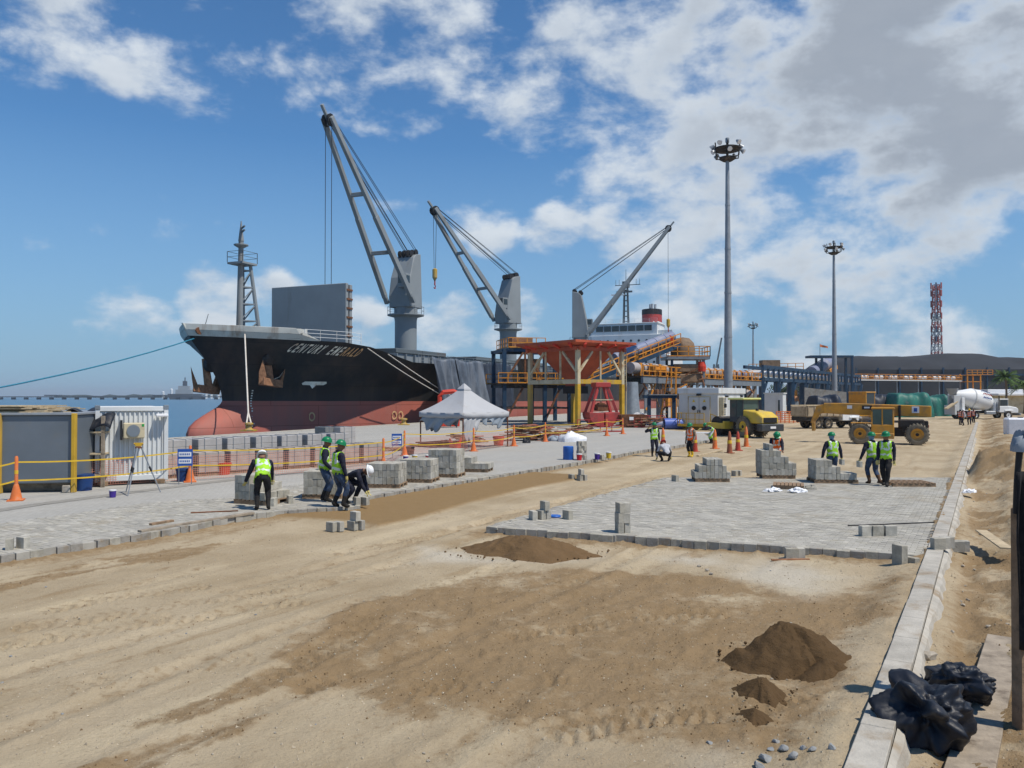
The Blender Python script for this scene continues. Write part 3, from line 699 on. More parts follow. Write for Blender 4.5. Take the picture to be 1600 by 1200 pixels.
def hull():
    b = MB()
    lower = [-2.6,-1.5,-.6,.1,.7,1.2,1.6,2.0,2.3]; nup = 9; rows = []
    for side in (-1, 1):
        cols = []
        for u in STN:
            col = []
            for z in lower: x = sx(u, z); col.append((x, side*halfb(x, z), z))
            s_ = sx(u, 2.6); col.append((s_, side*halfb(s_, 2.6), zboot(s_)))
            for k in range(1, nup+1):
                z = 2.65
                for _ in range(4):
                    x = sx(u, z); z = zboot(x)+(zdeck(x)-zboot(x))*k/nup
                x = sx(u, z); col.append((x, side*halfb(x, z), z))
            cols.append(col)
        m = len(cols[0]); vs = [p for c in cols for p in c]
        fl = [(i*m+j, (i+1)*m+j, (i+1)*m+j+1, i*m+j+1) for i in range(len(cols)-1) for j in range(9)]
        fu = [(i*m+j, (i+1)*m+j, (i+1)*m+j+1, i*m+j+1) for i in range(len(cols)-1) for j in range(9, m-1)]
        b.add(vs, fl, 1); o = len(b.v)-len(vs)
        for f in fu: b.f.append([i+o for i in f]); b.m.append(0)
        rows.append((cols, o, m))
    (c0, o0, m), (c1, o1, _) = rows
    for i in range(len(STN)-1): b.f.append([o0+i*m+m-1, o0+(i+1)*m+m-1, o1+(i+1)*m+m-1, o1+i*m+m-1]); b.m.append(2)     # deck
    i = len(STN)-1
    b.f.append([o0+i*m+j for j in range(m)]+[o1+i*m+j for j in range(m-1, -1, -1)]); b.m.append(0)
    bmw = b.build('hull', ['hull_black', 'hull_red', 'ship_dark'], ship, smooth=True)
    return bmw
hull_o = hull()
def on_hull(s, z, off=.03): return Vector((s, -halfb(s, z)-off, z))
def s_at(px, z):
    lo, hi = lerp_tab(STEM, z)+.05, 150.0
    for _ in range(60):
        m = (lo+hi)/2
        if proj(SM @ on_hull(m, z))[0] < px: lo = m
        else: hi = m
    return lo
# bulwark on the forecastle
bw = MB()
for side in (-1, 1):
    us = [0,.0015,.004,.008,.013,.02,.028,.036,.044]
    for z0, z1, mi in ((0, .55, 0), (.55, 1.1, 0)):
        vs = []
        for u in us:
            for dz in (z0, z1):
                z = zdeck(sx(u, 8.9))+dz*(1 if u < .036 else (.044-u)/.008*.98+.02); x = sx(u, z); vs.append((x, side*(halfb(x, min(z, 9.6))+.02), z))
        bw.add(vs, [(2*i, 2*i+2, 2*i+3, 2*i+1) for i in range(len(us)-1)])
bw.build('bulwark', 'bulwark_grey', ship, solid=.18)
def hbox(name, s0, s1, z0, z1, m, out=.12, parent=None):
    b = MB(); vs = []
    for s in (s0, (s0+s1)/2, s1):
        for z in (z0, z1): vs += [tuple(on_hull(s, z, -.2)), tuple(on_hull(s, z, out))]
    b.add(vs, [(0,1,3,2),(8,9,11,10),(1,5,7,3),(5,9,11,7),(0,4,5,1),(4,8,9,5),(2,6,7,3),(6,10,11,7)])
    return b.build(name, m, parent or ship)
for a, c, y0, y1 in ((365,395,515,521),(425,470,524,530)):
    z0 = 9.05; s0, s1 = s_at(a, z0), s_at(c, z0); hbox('fairlead', s0, s1, 8.85, 9.35, 'dark')
# name and marks on the port bow
def arc_table(px0, px1, z):
    s0, s1 = s_at(px0, z), s_at(px1, z); n = 40; pts = [on_hull(s0+(s1-s0)*i/n, z) for i in range(n+1)]; L = [0]
    for p, q_ in zip(pts[:-1], pts[1:]): L.append(L[-1]+(q_-p).length)
    return [(L[i], s0+(s1-s0)*i/n) for i in range(n+1)]
def glyph(ch, size=1.0):
    cu = bpy.data.curves.new('t', 'FONT'); cu.body = ch; cu.size = size; cu.resolution_u = 2; cu.shear = .18; cu.offset = .03
    o = bpy.data.objects.new('t', cu); COL.objects.link(o); bpy.context.view_layer.update()
    me = bpy.data.meshes.new_from_object(o.evaluated_get(bpy.context.evaluated_depsgraph_get()))
    v = [tuple(p.co) for p in me.vertices]; f = [list(p.vertices) for p in me.polygons]
    bpy.data.objects.remove(o); bpy.data.curves.remove(cu); bpy.data.meshes.remove(me); return v, f
tabN = arc_table(441, 558, 7.35); Ltot = tabN[-1][0]; name = 'CENTURY EMERALD'; adv = Ltot/len(name)
for i, ch in enumerate(name):
    if ch == ' ': continue
    v, f = glyph(ch, 1.12); w = max(p[0] for p in v) or 1; k = adv*.80/max(w, .55)
    if ch == 'Y': k *= .95
    b = MB(); vs = []
    for x, y, z in v:
        a = i*adv+x*min(k, 1.6); zz = 7.6-.30*(a/Ltot)+y*1.04; s = lerp_tab(tabN, a); vs.append(on_hull(s, zz, .10))
    b.add(vs, f); b.build('letter', 'letter_rust' if i >= 11 else 'letter', ship, fix=False)
def mark(name, pts, px, z, m, sc=1.0):
    t = arc_table(px, px+60, z); b = MB(); b.add([on_hull(lerp_tab(t, max(0, x*sc)), z+y*sc, .14) for x, y in pts], [tuple(range(len(pts)))]); return b.build(name, m, ship, fix=False)
mark('thruster_mark', [(0,.12),(.2,.3),(2.6,.3),(2.8,.12),(2.6,-.06),(1.75,-.08),(1.4,-.45),(1.05,-.08),(.2,-.06)], 469, 4.35, 'letter')
for poly in ([(0,0),(1.1,0),(1.1,.1),(0,.1)], [(0,0),(.12,0),(.12,.55),(0,.55)], [(0,.5),(.6,.85),(.6,.97),(0,.6)], [(.5,.85),(.62,.85),(.62,1.5),(.5,1.5)]):
    mark('bulb_mark', poly, 418, 4.2, 'letter')
for px in (482, 612, 622):
    ring = [(.3+.38*math.cos(a*.5236), .5*math.sin(a*.5236)) for a in range(12)]; r2 = [(.3+.24*math.cos(a*.5236), .34*math.sin(a*.5236)) for a in range(12)]
    t = arc_table(px, px+40, .6); b = MB()
    b.add([on_hull(lerp_tab(t, max(0, x)), .9+y, .12) for x, y in ring+r2], [(i, (i+1) % 12, 12+(i+1) % 12, 12+i) for i in range(12)]); b.build('draft_ring', 'letter_rust', ship, fix=False)
t = arc_table(386, 420, 2.5); b = MB()
for k in range(14): b.add([on_hull(lerp_tab(t, .25+.12*(k > 6)+x), 3.6-k*.26+y, .12) for x, y in ((0,0),(.16,0),(.16,.12),(0,.12))], [(0,1,2,3)])
b.build('draft_marks', 'letter', ship, fix=False)['kind'] = 'stuff'
# anchors
def anchor(side, s, z):
    b = MB(); c = Vector((s, side*(halfb(s, z)+.75), z)); o = side
    b.tube(c+Vector((-.2,0,1.3)), c+Vector((.25,0,-1.2)), .26, .34, 8)
    b.beam(c+Vector((-1.0,o*.15,-1.05)), c+Vector((1.3,o*.15,-1.25)), .6, .6)
    b.add([c+Vector(p) for p in ((-1.25,o*.1,-1.3),(-.55,o*.1,-1.3),(-1.2,o*.5,.75),(-1.35,o*.2,-.3),(-.75,o*.5,-.6))], [(0,1,4),(0,4,2,3),(4,1,2),(0,3,2,1)])
    b.add([c+Vector(p) for p in ((.9,o*.1,-1.4),(1.6,o*.1,-1.4),(1.75,o*.5,.6),(1.75,o*.2,-.4),(1.1,o*.5,-.7))], [(0,1,4),(0,4,2,3),(4,1,2),(0,3,2,1)])
    b.v = [tuple(c+(Vector(p)-c)*1.25) for p in b.v]; b.build('anchor', 'rust_light', ship, bevel=.03)
    h = MB(); h.lathe([(.75,-.5),(.7,.08),(.5,.2),(.25,.22)], 16, (0,0,0), 'y')
    h.v = [(s-.1+x, side*(halfb(s, z+1)-.05+abs(y)*.6) if y > 0 else side*(halfb(s, z+1)-.5), z+1.0+zz) for x, y, zz in h.v]
    h.build('hawse_pipe', 'hull_black', ship, smooth=True)
anchor(-1, s_at(414, 6.2), 5.9); anchor(1, 3.6, 5.2)
h = MB(); h.lathe([(.5,0),(.5,.25),(.3,.25)], 12, (0,0,0), 'y'); h.v = [(.9+x, -.9-y*.6, 9.35+z*.7) for x, y, z in h.v]; h.build('bow_chock', 'rust', ship)
# rails
def rail(name, pts, hgt, m, parent, r=.03, rails=3, step=1.5):
    b = MB()
    for p, q_ in zip(pts[:-1], pts[1:]):
        p, q_ = Vector(p), Vector(q_); L = (q_-p).length; n = max(1, int(L/step))
        for k in range(1, rails+1): b.beam(p+Vector((0,0,hgt*k/rails)), q_+Vector((0,0,hgt*k/rails)), r*1.3)
        for i in range(n+1): c = p+(q_-p)*i/n; b.beam(c, c+Vector((0,0,hgt)), r*1.6)
    return b.build(name, m, parent)
rail('forecastle_rail', [(s, -halfb(s, zdeck(s))+.1, zdeck(s)) for s in (8.2,9.5,11,12.5,13.6)], 1.1, 'ship_white', ship, .035)
rail('forecastle_rail', [(s, halfb(s, zdeck(s))-.1, zdeck(s)) for s in (8.2,10,13.6)], 1.1, 'ship_white', ship, .035)
rail('deck_rail', [(s, -halfb(s, 6.9)+.15, 6.9) for s in (23,40,60,90,120,150)], 1.1, 'ship_grey', ship, .03, 3, 2)
for x, y in ((9.5,-5),(10.5,-3),(9.8,4)):
    mw = MB(); mw.tube((x,y-1.1,9.5), (x,y+1.1,9.5), .55, n=12); mw.b0(x-.8,x+.8,y-1.3,y-1.05,8.7,10); mw.b0(x-.8,x+.8,y+1.05,y+1.3,8.7,10); mw.build('windlass', 'bulwark_grey', ship)
# foremast
fm = MB(); mx = 8.2; z0 = 8.7
fm.tube((mx-.9,0,z0), (mx-.7,0,19.2), .36, .26, 10); fm.tube((mx-.7,0,19.2), (mx-.7,0,21.3), .3, .05, 10)
for y in (-1.15, 1.15): fm.tube((mx+1.0,y,z0), (mx+.1,y*.45,16.8), .22, .18, 8)
for k in range(5):
    z = z0+.5+k*1.75; f = (z-z0)/8.1; a = Vector((mx+1.0-.9*f, -1.3+.72*f, z)); c = Vector((mx+1.0-.9*f, 1.3-.72*f, z)); d = Vector((mx-.85,0,z))
    fm.beam(a, c, .12); fm.beam(a, d, .12); fm.beam(c, d, .12)
    if k < 4:
        f2 = (z+1.75-z0)/8.1; a2 = Vector((mx+1.0-.9*f2, -1.3+.72*f2, z+1.75)); fm.beam(c, a2, .1); fm.beam(d, a2, .1)
fm.build('foremast', 'ship_grey', ship, smooth=True)
fp = MB(); fp.b0(mx-1.6,mx+.6,-1.0,1.0,16.75,16.95); fp.build('mast_platform', 'ship_grey', ship); fp = MB(); fp.lathe([(.3,18.5),(.75,18.75),(.75,18.85)], 10, (mx-.7,0,0)); fp.build('mast_top', 'ship_grey', ship)
rail('mast_rail', [(mx-1.6,-1.0,16.95),(mx+.6,-1.0,16.95),(mx+.6,1.0,16.95),(mx-1.6,1.0,16.95),(mx-1.6,-1.0,16.95)], 1.1, 'ship_dark', ship, .03, 2, 1.7)
for z in (20.1, 20.5): lt = MB(); lt.beam((mx-.7,0,z), (mx-1.2,-.9,z+.12), .14); lt.build('mast_light', 'ship_dark', ship)
bs = MB(); bs.tube((2.2,0,9), (3.0,.0,11.2), .05, .03, 6); bs.build('jackstaff', 'ship_dark', ship)
# raised folding hatch cover
hc = MB(); hx = 18.4
hc.b0(hx, hx+.5, -5.4, 5.2, 7.2, 16.0); hc.b0(hx+.75, hx+1.25, -5.4, 5.2, 7.2, 15.9)
hco = hc.build('hatch_cover', 'hatch_grey', ship, bevel=.05)
rb = MB()
for k in range(6): rb.b0(hx+.5, hx+.75, -5.2+k*2.05, -5.0+k*2.05, 7.4, 15.8)
for k in range(8): rb.b0(hx+.1, hx+1.2, -5.5, -5.38, 7.8+k*1.05, 8.0+k*1.05)
rb.build('cover_rib', 'rust', hco)
for a, c in ((23,35.5),(44.5,73),(82,114),(123,150)):
    h = MB(); h.b0(a, c, -9, 9, 6.9, 8.2); o = h.build('hatch_coaming', 'ship_grey', ship)
    n = int((c-a)/6)
    for k in range(n):
        l = (c-a)/n; g = MB(); g.b0(a+k*l+.05, a+(k+1)*l-.05, -9.2, 9.2, 8.21, 8.75); g.build('cover_panel', 'ship_dark', o, bevel=.05)
for k in range(60): b = MB(); s = 23+k*2.1; b.b0(s, s+.12, -9.35, -9.0, 6.95, 8.15); b.build('coaming_stay', 'ship_grey', ship)

# deck cranes -----------------------------------------------------------
def crane(s, tip_px, tip_len, zplat, top, near=True, drop=None, hook_z=None, R0=1.55):
    c = Vector((s, 0, 0)); pw = SM @ (c+Vector((0,0,zplat+1.6)))
    tip = SI @ W(tip_px[0], tip_px[1], pw.y-tip_len); piv = c+Vector((0,0,zplat+1.6))
    d = (tip-piv); d.z = 0; d.normalize(); l = Vector((-d.y, d.x, 0)); up = Vector((0,0,1))
    ped = MB(); ped.lathe([(R0,6.8),(R0,zplat-.9),(R0+.1,zplat-.3),(R0+.1,zplat+1.0)], 24, c)
    ped_o = ped.build('deck_crane', 'ship_grey', ship, smooth=True)
    pl = MB(); pl.lathe([(R0+.1,zplat-.35),(R0+1.05,zplat-.1),(R0+1.05,zplat+.06),(R0+.1,zplat+.06)], 24, c); pl.build('platform', 'ship_grey', ped_o)
    rail('platform_rail', [tuple(c+Vector((math.cos(a*R(30))*(R0+1), math.sin(a*R(30))*(R0+1), zplat+.06))) for a in range(13)], 1.1, 'ship_grey', ped_o, .025, 2, 2)
    def L(x, y, z): return c+d*x+l*y+up*(zplat+z)
    hs = MB(); prof = [(-1.75,1.0),(1.7,1.0),(1.9,2.6),(1.5,5.2),(.3,top-.5),(-.3,top),(-1.75,top+.3)]; w = 1.7; n = len(prof)
    wf = lambda z: w if z < 2 else w-.25*(z-2)/(top-2)
    vs = [L(x, -wf(z), z) for x, z in prof]+[L(x, wf(z), z) for x, z in prof]
    hs.add(vs, [tuple(range(n)), tuple(range(2*n-1, n-1, -1))]+[(k, (k+1) % n, n+(k+1) % n, n+k) for k in range(n)])
    hs.build('crane_house', 'ship_grey', ped_o, bevel=.08)
    sh = MB()
    for x, z in ((-1.3, top+.45), (.1, top+.1)):
        for y in (-.9, -.3, .3, .9): sh.tube(L(x, y-.1, z), L(x, y+.1, z), .5, n=12)
    sh.build('sheave', 'dark', ped_o)
    cb = MB(); cc = L(2.1, .9, 4.6); cb.box(cc, (1.3,1.3,1.9), math.atan2(d.y, d.x)); cab = cb.build('operator_cab', 'ship_grey', ped_o, bevel=.05)
    gl = MB(); gl.box(L(2.72, .9, 4.8), (.12,1.05,1.2), math.atan2(d.y, d.x)); gl.box(L(2.1, .9, 4.8), (.9,1.36,1.0), math.atan2(d.y, d.x)); gl.build('cab_window', 'glass', cab)
    lad = MB()
    for k in range(14): lad.beam(L(-1.85,-.3,1.2+k*.55), L(-1.85,.3,1.2+k*.55), .05)
    lad.beam(L(-1.85,-.3,1), L(-1.85,-.3,top), .06); lad.beam(L(-1.85,.3,1), L(-1.85,.3,top), .06); lad.build('ladder', 'ship_grey', ped_o)
    jb = MB()
    ft = [L(1.5, y, 1.6) for y in (-2.15, 2.15)]; tp = [tip+l*y for y in (-.55, .55)]
    for a, e in zip(ft, tp):
        mid = a+(e-a)*.5; jb.beam(a, a+(e-a)*.06, .6, .5); jb.beam(a+(e-a)*.04, mid, .56, .8); jb.beam(mid-(e-a)*.005, e, .5, .66)
    for f in (.3, .62, .97):
        a, e = ft[0]+(tp[0]-ft[0])*f, ft[1]+(tp[1]-ft[1])*f; jb.beam(a, e, .45, .5)
    jdir = (tip-piv).normalized(); jb.beam(tip-jdir*.3, tip+jdir*1.6, .35, .35)
    jb.build('jib', 'ship_grey', ped_o, bevel=.04)
    jh = MB()
    for y in (-.35, .35): jh.tube(tip-jdir*.4+l*(y-.12), tip-jdir*.4+l*(y+.12), .75, n=14)
    jh.build('jib_sheave', 'dark', ped_o)
    wr = MB()
    for y in (-.9,-.6,.6,.9): wr.tube(L(-1.3,y,top+.9), tip+l*y*.5+Vector((0,0,.4)), .045, n=5)
    for y in (-.3,.3): wr.tube(L(.1,y,top+.6), tip+l*y*.6, .045, n=5)
    wr.build('luffing_wire', 'wire', ped_o)
    if drop:
        ho = MB(); e = tip-jdir*.5
        for y in (-.45, .45): ho.tube(e+l*y, Vector((e.x, e.y, drop))+l*y*(.4 if hook_z else 1), .04, n=5)
        ho.build('hoist_wire', 'wire', ped_o)
        if hook_z:
            hk = MB(); p = Vector((e.x, e.y, drop)); hk.lathe([(.1,.3),(.42,.1),(.42,-1.3),(.15,-1.8)], 10, p); hk.build('hook_block', 'yellow', ped_o)
            h2 = MB(); h2.tube(p+Vector((0,0,-1.75)), p+Vector((0,0,-2.6)), .12, n=6)
            h2.path([p+Vector((0,0,-2.5)), p+Vector((.25,0,-2.75)), p+Vector((.2,0,-3.1)), p+Vector((-.15,0,-3.15)), p+Vector((-.25,0,-2.9))], .1, 6); h2.build('hook', 'grab_red', ped_o)
            return p
def s_c(px):
    lo, hi = 0, 180
    for _ in range(50):
        m = (lo+hi)/2
        if proj(SM @ Vector((m, 0, 12)))[0] < px: lo = m
        else: hi = m
    return lo
crane(s_c(634), (511,183), 17.5, 14.6, 8.6, True, 9.0)
h2 = crane(s_c(794), (677,326), 12.0, 15.4, 9.6, True, 24.5, True)
h3 = crane(s_c(907), (1046,355), 4.0, 15.6, 11.5, True, 20.5, True)
sl = MB()
for y in (-.9,.9): sl.tube(h3+Vector((0,0,-3.1)), h3+Vector((y,0,-14)), .04, n=5)
sl.build('sling', 'wire', ship)
# superstructure
sp = MB(); S0 = 156
sp.b0(S0, S0+22, -12.2, 12.2, 6.8, 14.5); sp.b0(S0+.4, S0+20, -11.6, 11.6, 14.5, 17.3); sp.b0(S0+.8, S0+18, -10.8, 10.8, 17.3, 20.0)
sup = sp.build('superstructure', 'ship_white', ship, bevel=.06)
wh = MB(); wh.b0(S0+1.2, S0+10, -9.4, 9.4, 20.0, 23.1); wh.b0(S0+1.0, S0+10.2, -9.7, 9.7, 23.1, 23.35); wh.b0(S0+2, S0+5, -13.4, 13.4, 19.8, 20.05); wh.b0(S0+2, S0+2.2, -13.4, 13.4, 20.05, 21.2)
who = wh.build('wheelhouse', 'ship_white', ship, bevel=.05)
for k in range(7):
    g = MB(); y = -7.9+k*2.3; g.b0(S0+1.05, S0+1.25, y, y+2.0, 21.1, 22.6); g.build('window', 'glass', who)
for j, z in enumerate((18.4, 15.6, 12.4)):
    for k in range(9):
        g = MB(); y = -8.8+k*2.2; x = (S0+.7, S0+.3, S0-.1)[j]; g.lathe([(.34,0),(.34,.15)], 10, (x, y, z), 'x'); g.build('porthole', 'glass', sup)
rail('bridge_rail', [(S0+1.2,-9.4,23.35),(S0+1.2,9.4,23.35)], 1.1, 'ship_white', sup, .03, 3, 2)
rail('bridge_rail', [(S0+.8,-10.8,20.0),(S0+18,-10.8,20.0)], 1.1, 'ship_white', sup, .03, 3, 2)
fu = MB(); fu.lathe([(3.2,18),(3.1,27.6)], 20); fu.v = [(S0+24+x*1.2, -2.6+y*.95, z) for x, y, z in fu.v]; fun = fu.build('funnel', 'grab_red', ship, smooth=True)
ft_ = MB(); ft_.lathe([(3.14,27.6),(3.12,29.2),(2.6,29.3)], 20); ft_.v = [(S0+24+x*1.2, -2.6+y*.95, z) for x, y, z in ft_.v]; ft_.build('funnel_top', 'dark', fun, smooth=True)
ex = MB()
for x, y in ((0,.6),(.5,-.8),(-1,-.2)): ex.tube((S0+24+x,-2.6+y,29), (S0+24.6+x,-2.6+y,30.9), .35, n=10)
ex.build('exhaust_pipe', 'galv', fun)
v, f = glyph('D', 5.0); b = MB(); b.add([(S0+22.4-(.9-abs(x-1.6)*.28)*0-1.9+.55*abs(x-2.2), -4.7-x*.0+ -(x-1.6)*-.0+ (1.9-x), 22.0+y) for x, y, z in v], f)
b.v = [(S0+24-3.75*math.sqrt(max(.02, 1-((y+2.6)/3.05)**2)) if abs(y+2.6) < 3 else S0+23.5, y, z) for x, y, z in b.v]; b.build('funnel_letter', 'ship_white', fun, fix=False)
rm = MB(); x0, y0 = S0+9, 1.4
for dx, dy in ((-.7,-.7),(.7,-.7),(-.7,.7),(.7,.7)): rm.beam((x0+dx,y0+dy,23.3), (x0+dx*.6,y0+dy*.6,34.5), .28)
for k in range(7):
    z = 24.5+k*1.5
    for p, q_ in (((-.65,-.65),(.65,-.65)),((.65,-.65),(.65,.65)),((-.65,.65),(.65,.65)),((-.65,-.65),(-.65,.65))): rm.beam((x0+p[0],y0+p[1],z), (x0+q_[0],y0+q_[1],z), .14)
rm.beam((x0,y0-4.2,35), (x0,y0+3.2,35), .2); rm.beam((x0-.6,y0-2,33), (x0-.6,y0+2.6,33), .4, .5); rm.b0(x0-.8,x0+.8,y0-.9,y0+.9,34.3,36); rm.tube((x0,y0,36), (x0,y0,39.5), .1, .05, 6)
for y in (-4,-3,2,3): rm.tube((x0,y0+y,35), (x0,y0+y,36.6), .06, n=5)
rm.build('radar_mast', 'ship_dark', ship)
rd = MB(); rd.b0(x0-.9,x0-.5,y0+.3,y0+4.2,32,32.4); rd.build('radar_scanner', 'white_paint', ship)
# stern name block seen between the towers
v, f = glyph('ZETEL', 2.6); b = MB(); b.add([(128+x, -HB-.05, 4.6+y) for x, y, z in v], f); b.build('side_lettering', 'white_paint', ship, fix=False)

# tarpaulins hung over the ship's side ------------------------------------
TL = ['blue-grey tarpaulin hung over the ship side, its slanting edge by the bare black hull', 'grey tarpaulin hung over the ship side between two other tarpaulins', 'dark blue creased tarpaulin hung over the ship side next to the steel hopper frame']
for k, (a, c) in enumerate(((656,706),(704,750),(746,796))):
    s0, s1 = s_at(a, 6.8), s_at(c, 6.8); q = random.Random(k+3); ph = q.random()*6; b = MB()
    def fn(u, v, s0=s0, s1=s1, ph=ph, k=k):
        s = s0+(s1-s0)*u+v*(1.4*(1-u) if k == 0 else .3*math.sin(ph)); z = 7.5-v*6.0
        fold = (.22*math.sin(u*19+ph+v*1.5)+.13*math.sin(u*41+ph*2-v*2))*(.35+v)+.25*math.sin(v*4+u*3+ph)*(1-v)*v
        return SM @ Vector((s, -HB-.35-.9*v-fold, z+.15*math.sin(u*8+ph)*(1-v)))
    b.surf(fn, 46, 20); o = b.build('tarpaulin', 'tarp_dark' if k == 2 else 'tarp', smooth=True, solid=.03); tag(o, TL[k], 'tarpaulin')
# ropes ----------------------------------------------------------------
def rope(name, p, q_, sag, r, m, label, n=14):
    p, q_ = Vector(p), Vector(q_); b = MB(); b.path([p+(q_-p)*(i/n)+Vector((0,0,-sag*4*(i/n)*(1-i/n))) for i in range(n+1)], r, 6); o = b.build(name, m, smooth=True); return tag(o, label, 'rope')
bl = Vector((*qpt(-36, -.8), PZ+.4))
rope('mooring_rope', SM @ Vector((.6,-.6,8.6)), bl, 1.2, .055, 'rope_blue', 'blue mooring rope running from the ship bow down to the left over the water')
def bollard(p, label):
    b = MB(); b.lathe([(.42,-.02),(.40,.12),(.24,.2),(.22,.45),(.36,.55),(.34,.66),(0.01,.72)], 14); b.b0(-.55,.55,-.55,.55,-.03,.08); o = b.build('bollard', 'yellow', smooth=True); o.location = p; return tag(o, label, 'bollard')
b1 = G(389, 673, PZ); bollard(b1, 'yellow mooring bollard on the quay edge holding the white mooring rope')
b2 = G(631, 664, PZ); bollard(b2, 'yellow mooring bollard on the quay edge between the draft ring and the tent')
bollard(bl-Vector((0,0,.4)), 'yellow mooring bollard on the quay edge holding the blue mooring rope')
top = SM @ on_hull(s_at(380, 9.0), 9.1, .15)
kn = b1+(top-b1)*.16+Vector((0,0,.1))
b = MB(); b.path([top, kn], .07, 6); b.path([kn, b1+Vector((-.25,0,.35))], .07, 6); b.path([kn, b1+Vector((.25,0,.35))], .07, 6)
tag(b.build('mooring_rope', 'rope_white'), 'white mooring rope dropping from the bow bulwark to a yellow bollard', 'rope')
b3 = G(760, 656, PZ); bollard(b3, 'yellow mooring bollard on the quay edge behind the tent')
rope('mooring_rope', SM @ on_hull(14.5, 8.2, .1), b3+Vector((0,0,.4)), .5, .05, 'rope_white', 'pale spring line running aft from the end of the forecastle, the lower of two')
rope('mooring_rope', SM @ on_hull(17.5, 7.7, .1), b3+Vector((0,.5,.5)), .3, .05, 'rope_white', 'pale spring line running aft from the sloping rail, the upper of two')

# far harbour -------------------------------------------------------------
fs = thing('distant_ship', 'far grey tanker with a tall white aft house at the long jetty', 'ship', W(296, 623, 1300), .2)
b = MB(); b.prism([(-28,-1),(-32,9),(18,9),(22,5),(20,-1)], -9, 9, 'xz'); b.build('hull', 'far_dark', fs)
b = MB(); b.b0(-20,4,-8,8,9,16); b.b0(-16,0,-7,7,16,22); b.build('deckhouse', 'far_grey', fs)
b = MB(); b.b0(-10,-4,-3,3,22,30); b.tube((-7,0,30),(-7,0,36),.9); b.build('funnel', 'far_dark', fs)
for o in (fs,): o.location.z = -2.2
jt = thing('distant_jetty', 'long dark pile jetty across the far water', 'jetty', W(150, 622, 1250)); jt.location.z = -2.2
b = MB(); b.b0(-420,260,0,10,3.6,5.0); b.build('deck', 'far_dark', jt)
for k in range(34): p = MB(); p.b0(-415+k*20,-411+k*20,2,8,-1,3.3); p.build('pile', 'far_dark', jt)
for x in (-370,-80,90): p = MB(); p.b0(x,x+20,-3,12,5.6,7.4); p.build('jetty_shed', 'far_dark', jt)
for i, (px, h) in enumerate(((255,16),(268,22),(322,26),(330,30),(341,30),(348,32))):
    o = W(px, 622, 1700); o.z = -2.2
    b = MB(); b.lathe([(3.2,-.5),(3,h*.9),(.3,h)], 10); t_ = b.build('silo', 'ship_white', smooth=True); t_.location = o; tag(t_, 'thin white tank tower on the far shore beyond the jetty', 'silo', 'white towers on the far shore')
b = MB(); q = random.Random(3); xs = [-1500+i*26 for i in range(60)]
vs = [(x, 2600, -3) for x in xs]+[(x, 2600, 4+6*q.random()) for x in xs]+[(x, 2700, -3) for x in xs]
n = len(xs); b.add(vs, [(i, i+1, n+i+1, n+i) for i in range(n-1)]+[(n+i, n+i+1, 2*n+i+1, 2*n+i) for i in range(n-1)]); tag(b.build('far_shore', 'far_trees'), kind='structure')
# ================================================================== PORT STRUCTURES
def V(*a): return Vector(a)
def railing(name, pts, h, m, parent, r=.035, step=1.6, world=False, rails=2):
    b = MB()
    for p, q_ in zip(pts[:-1], pts[1:]):
        p, q_ = Vector(p), Vector(q_); L = (q_-p).length; n = max(1, int(round(L/step)))
        for k in range(1, rails+1): b.beam(p+V(0,0,h*k/rails), q_+V(0,0,h*k/rails), r*2)
        b.beam(p+V(0,0,.06), q_+V(0,0,.06), .02, .12)
        for i in range(n+1): c = p+(q_-p)*(i/n); b.beam(c, c+V(0,0,h), r*2)
    return b.build(name, m, parent, world=world)
# hopper ---------------------------------------------------------------
TH = R(38); HF = G(903, 667, PZ)
hop = thing('loading_hopper', 'red steel hopper on tall yellow and cream legs beside the ship', 'hopper', HF, TH)
A, B = 6.0, 7.2
for x, y in ((0,0),(A,0),(0,B),(A,B)):
    l = MB(); l.b0(x-.21,x+.21,y-.21,y+.21,0,4.1); o = l.build('leg', 'yellow', hop, bevel=.03)
    u = MB(); u.b0(x-.2,x+.2,y-.2,y+.2,4.1,7.5); u.build('leg_top', 'leg_cream', o, bevel=.03)
    f = MB(); f.b0(x-.45,x+.45,y-.45,y+.45,-.02,.1); f.build('foot_plate', 'rust', o)
def hb(p, q_, w, m, h=None): b = MB(); b.beam(p, q_, w, h or w); return b.build('brace' if m == 'leg_cream' else 'beam', m, hop)
for p, q_ in (((.2,0,4.35),(A-.2,0,4.35)),((.2,B,4.35),(A-.2,B,4.35))): hb(p, q_, .3, 'yellow', .42)
for p, q_ in (((0,.2,4.35),(0,B-.2,4.35)),((A,.2,4.35),(A,B-.2,4.35))): hb(p, q_, .3, 'leg_cream', .42)
for p, q_ in (((-.5,0,7.55),(A+.5,0,7.55)),((-.5,B,7.55),(A+.5,B,7.55)),((0,-.5,7.56),(0,B+.5,7.56)),((A,-.5,7.56),(A,B+.5,7.56))): hb(p, q_, .3, 'hopper_red', .36)
for p, q_ in (((.1,0,5.2),(1.9,0,7.3)),((A-.1,0,5.0),(A-1.9,0,7.3)),((0,.1,5.2),(0,2.2,7.3)),((0,B-.1,5.2),(0,B-2.2,7.3))): hb(p, q_, .2, 'leg_cream')
for p, q_ in (((A/2,0,4.5),(A/2,0,7.4)),((0,B*.35,4.5),(0,B*.35,7.4)),((0,B*.66,4.5),(0,B*.66,7.4))): hb(p, q_, .14, 'leg_cream')
b = MB(); r0 = [(.3,.3),(A-.3,.3),(A-.3,B-.3),(.3,B-.3)]; cx, cy = A/2, B/2; r1 = [(cx-.7,cy-.7),(cx+.7,cy-.7),(cx+.7,cy+.7),(cx-.7,cy+.7)]
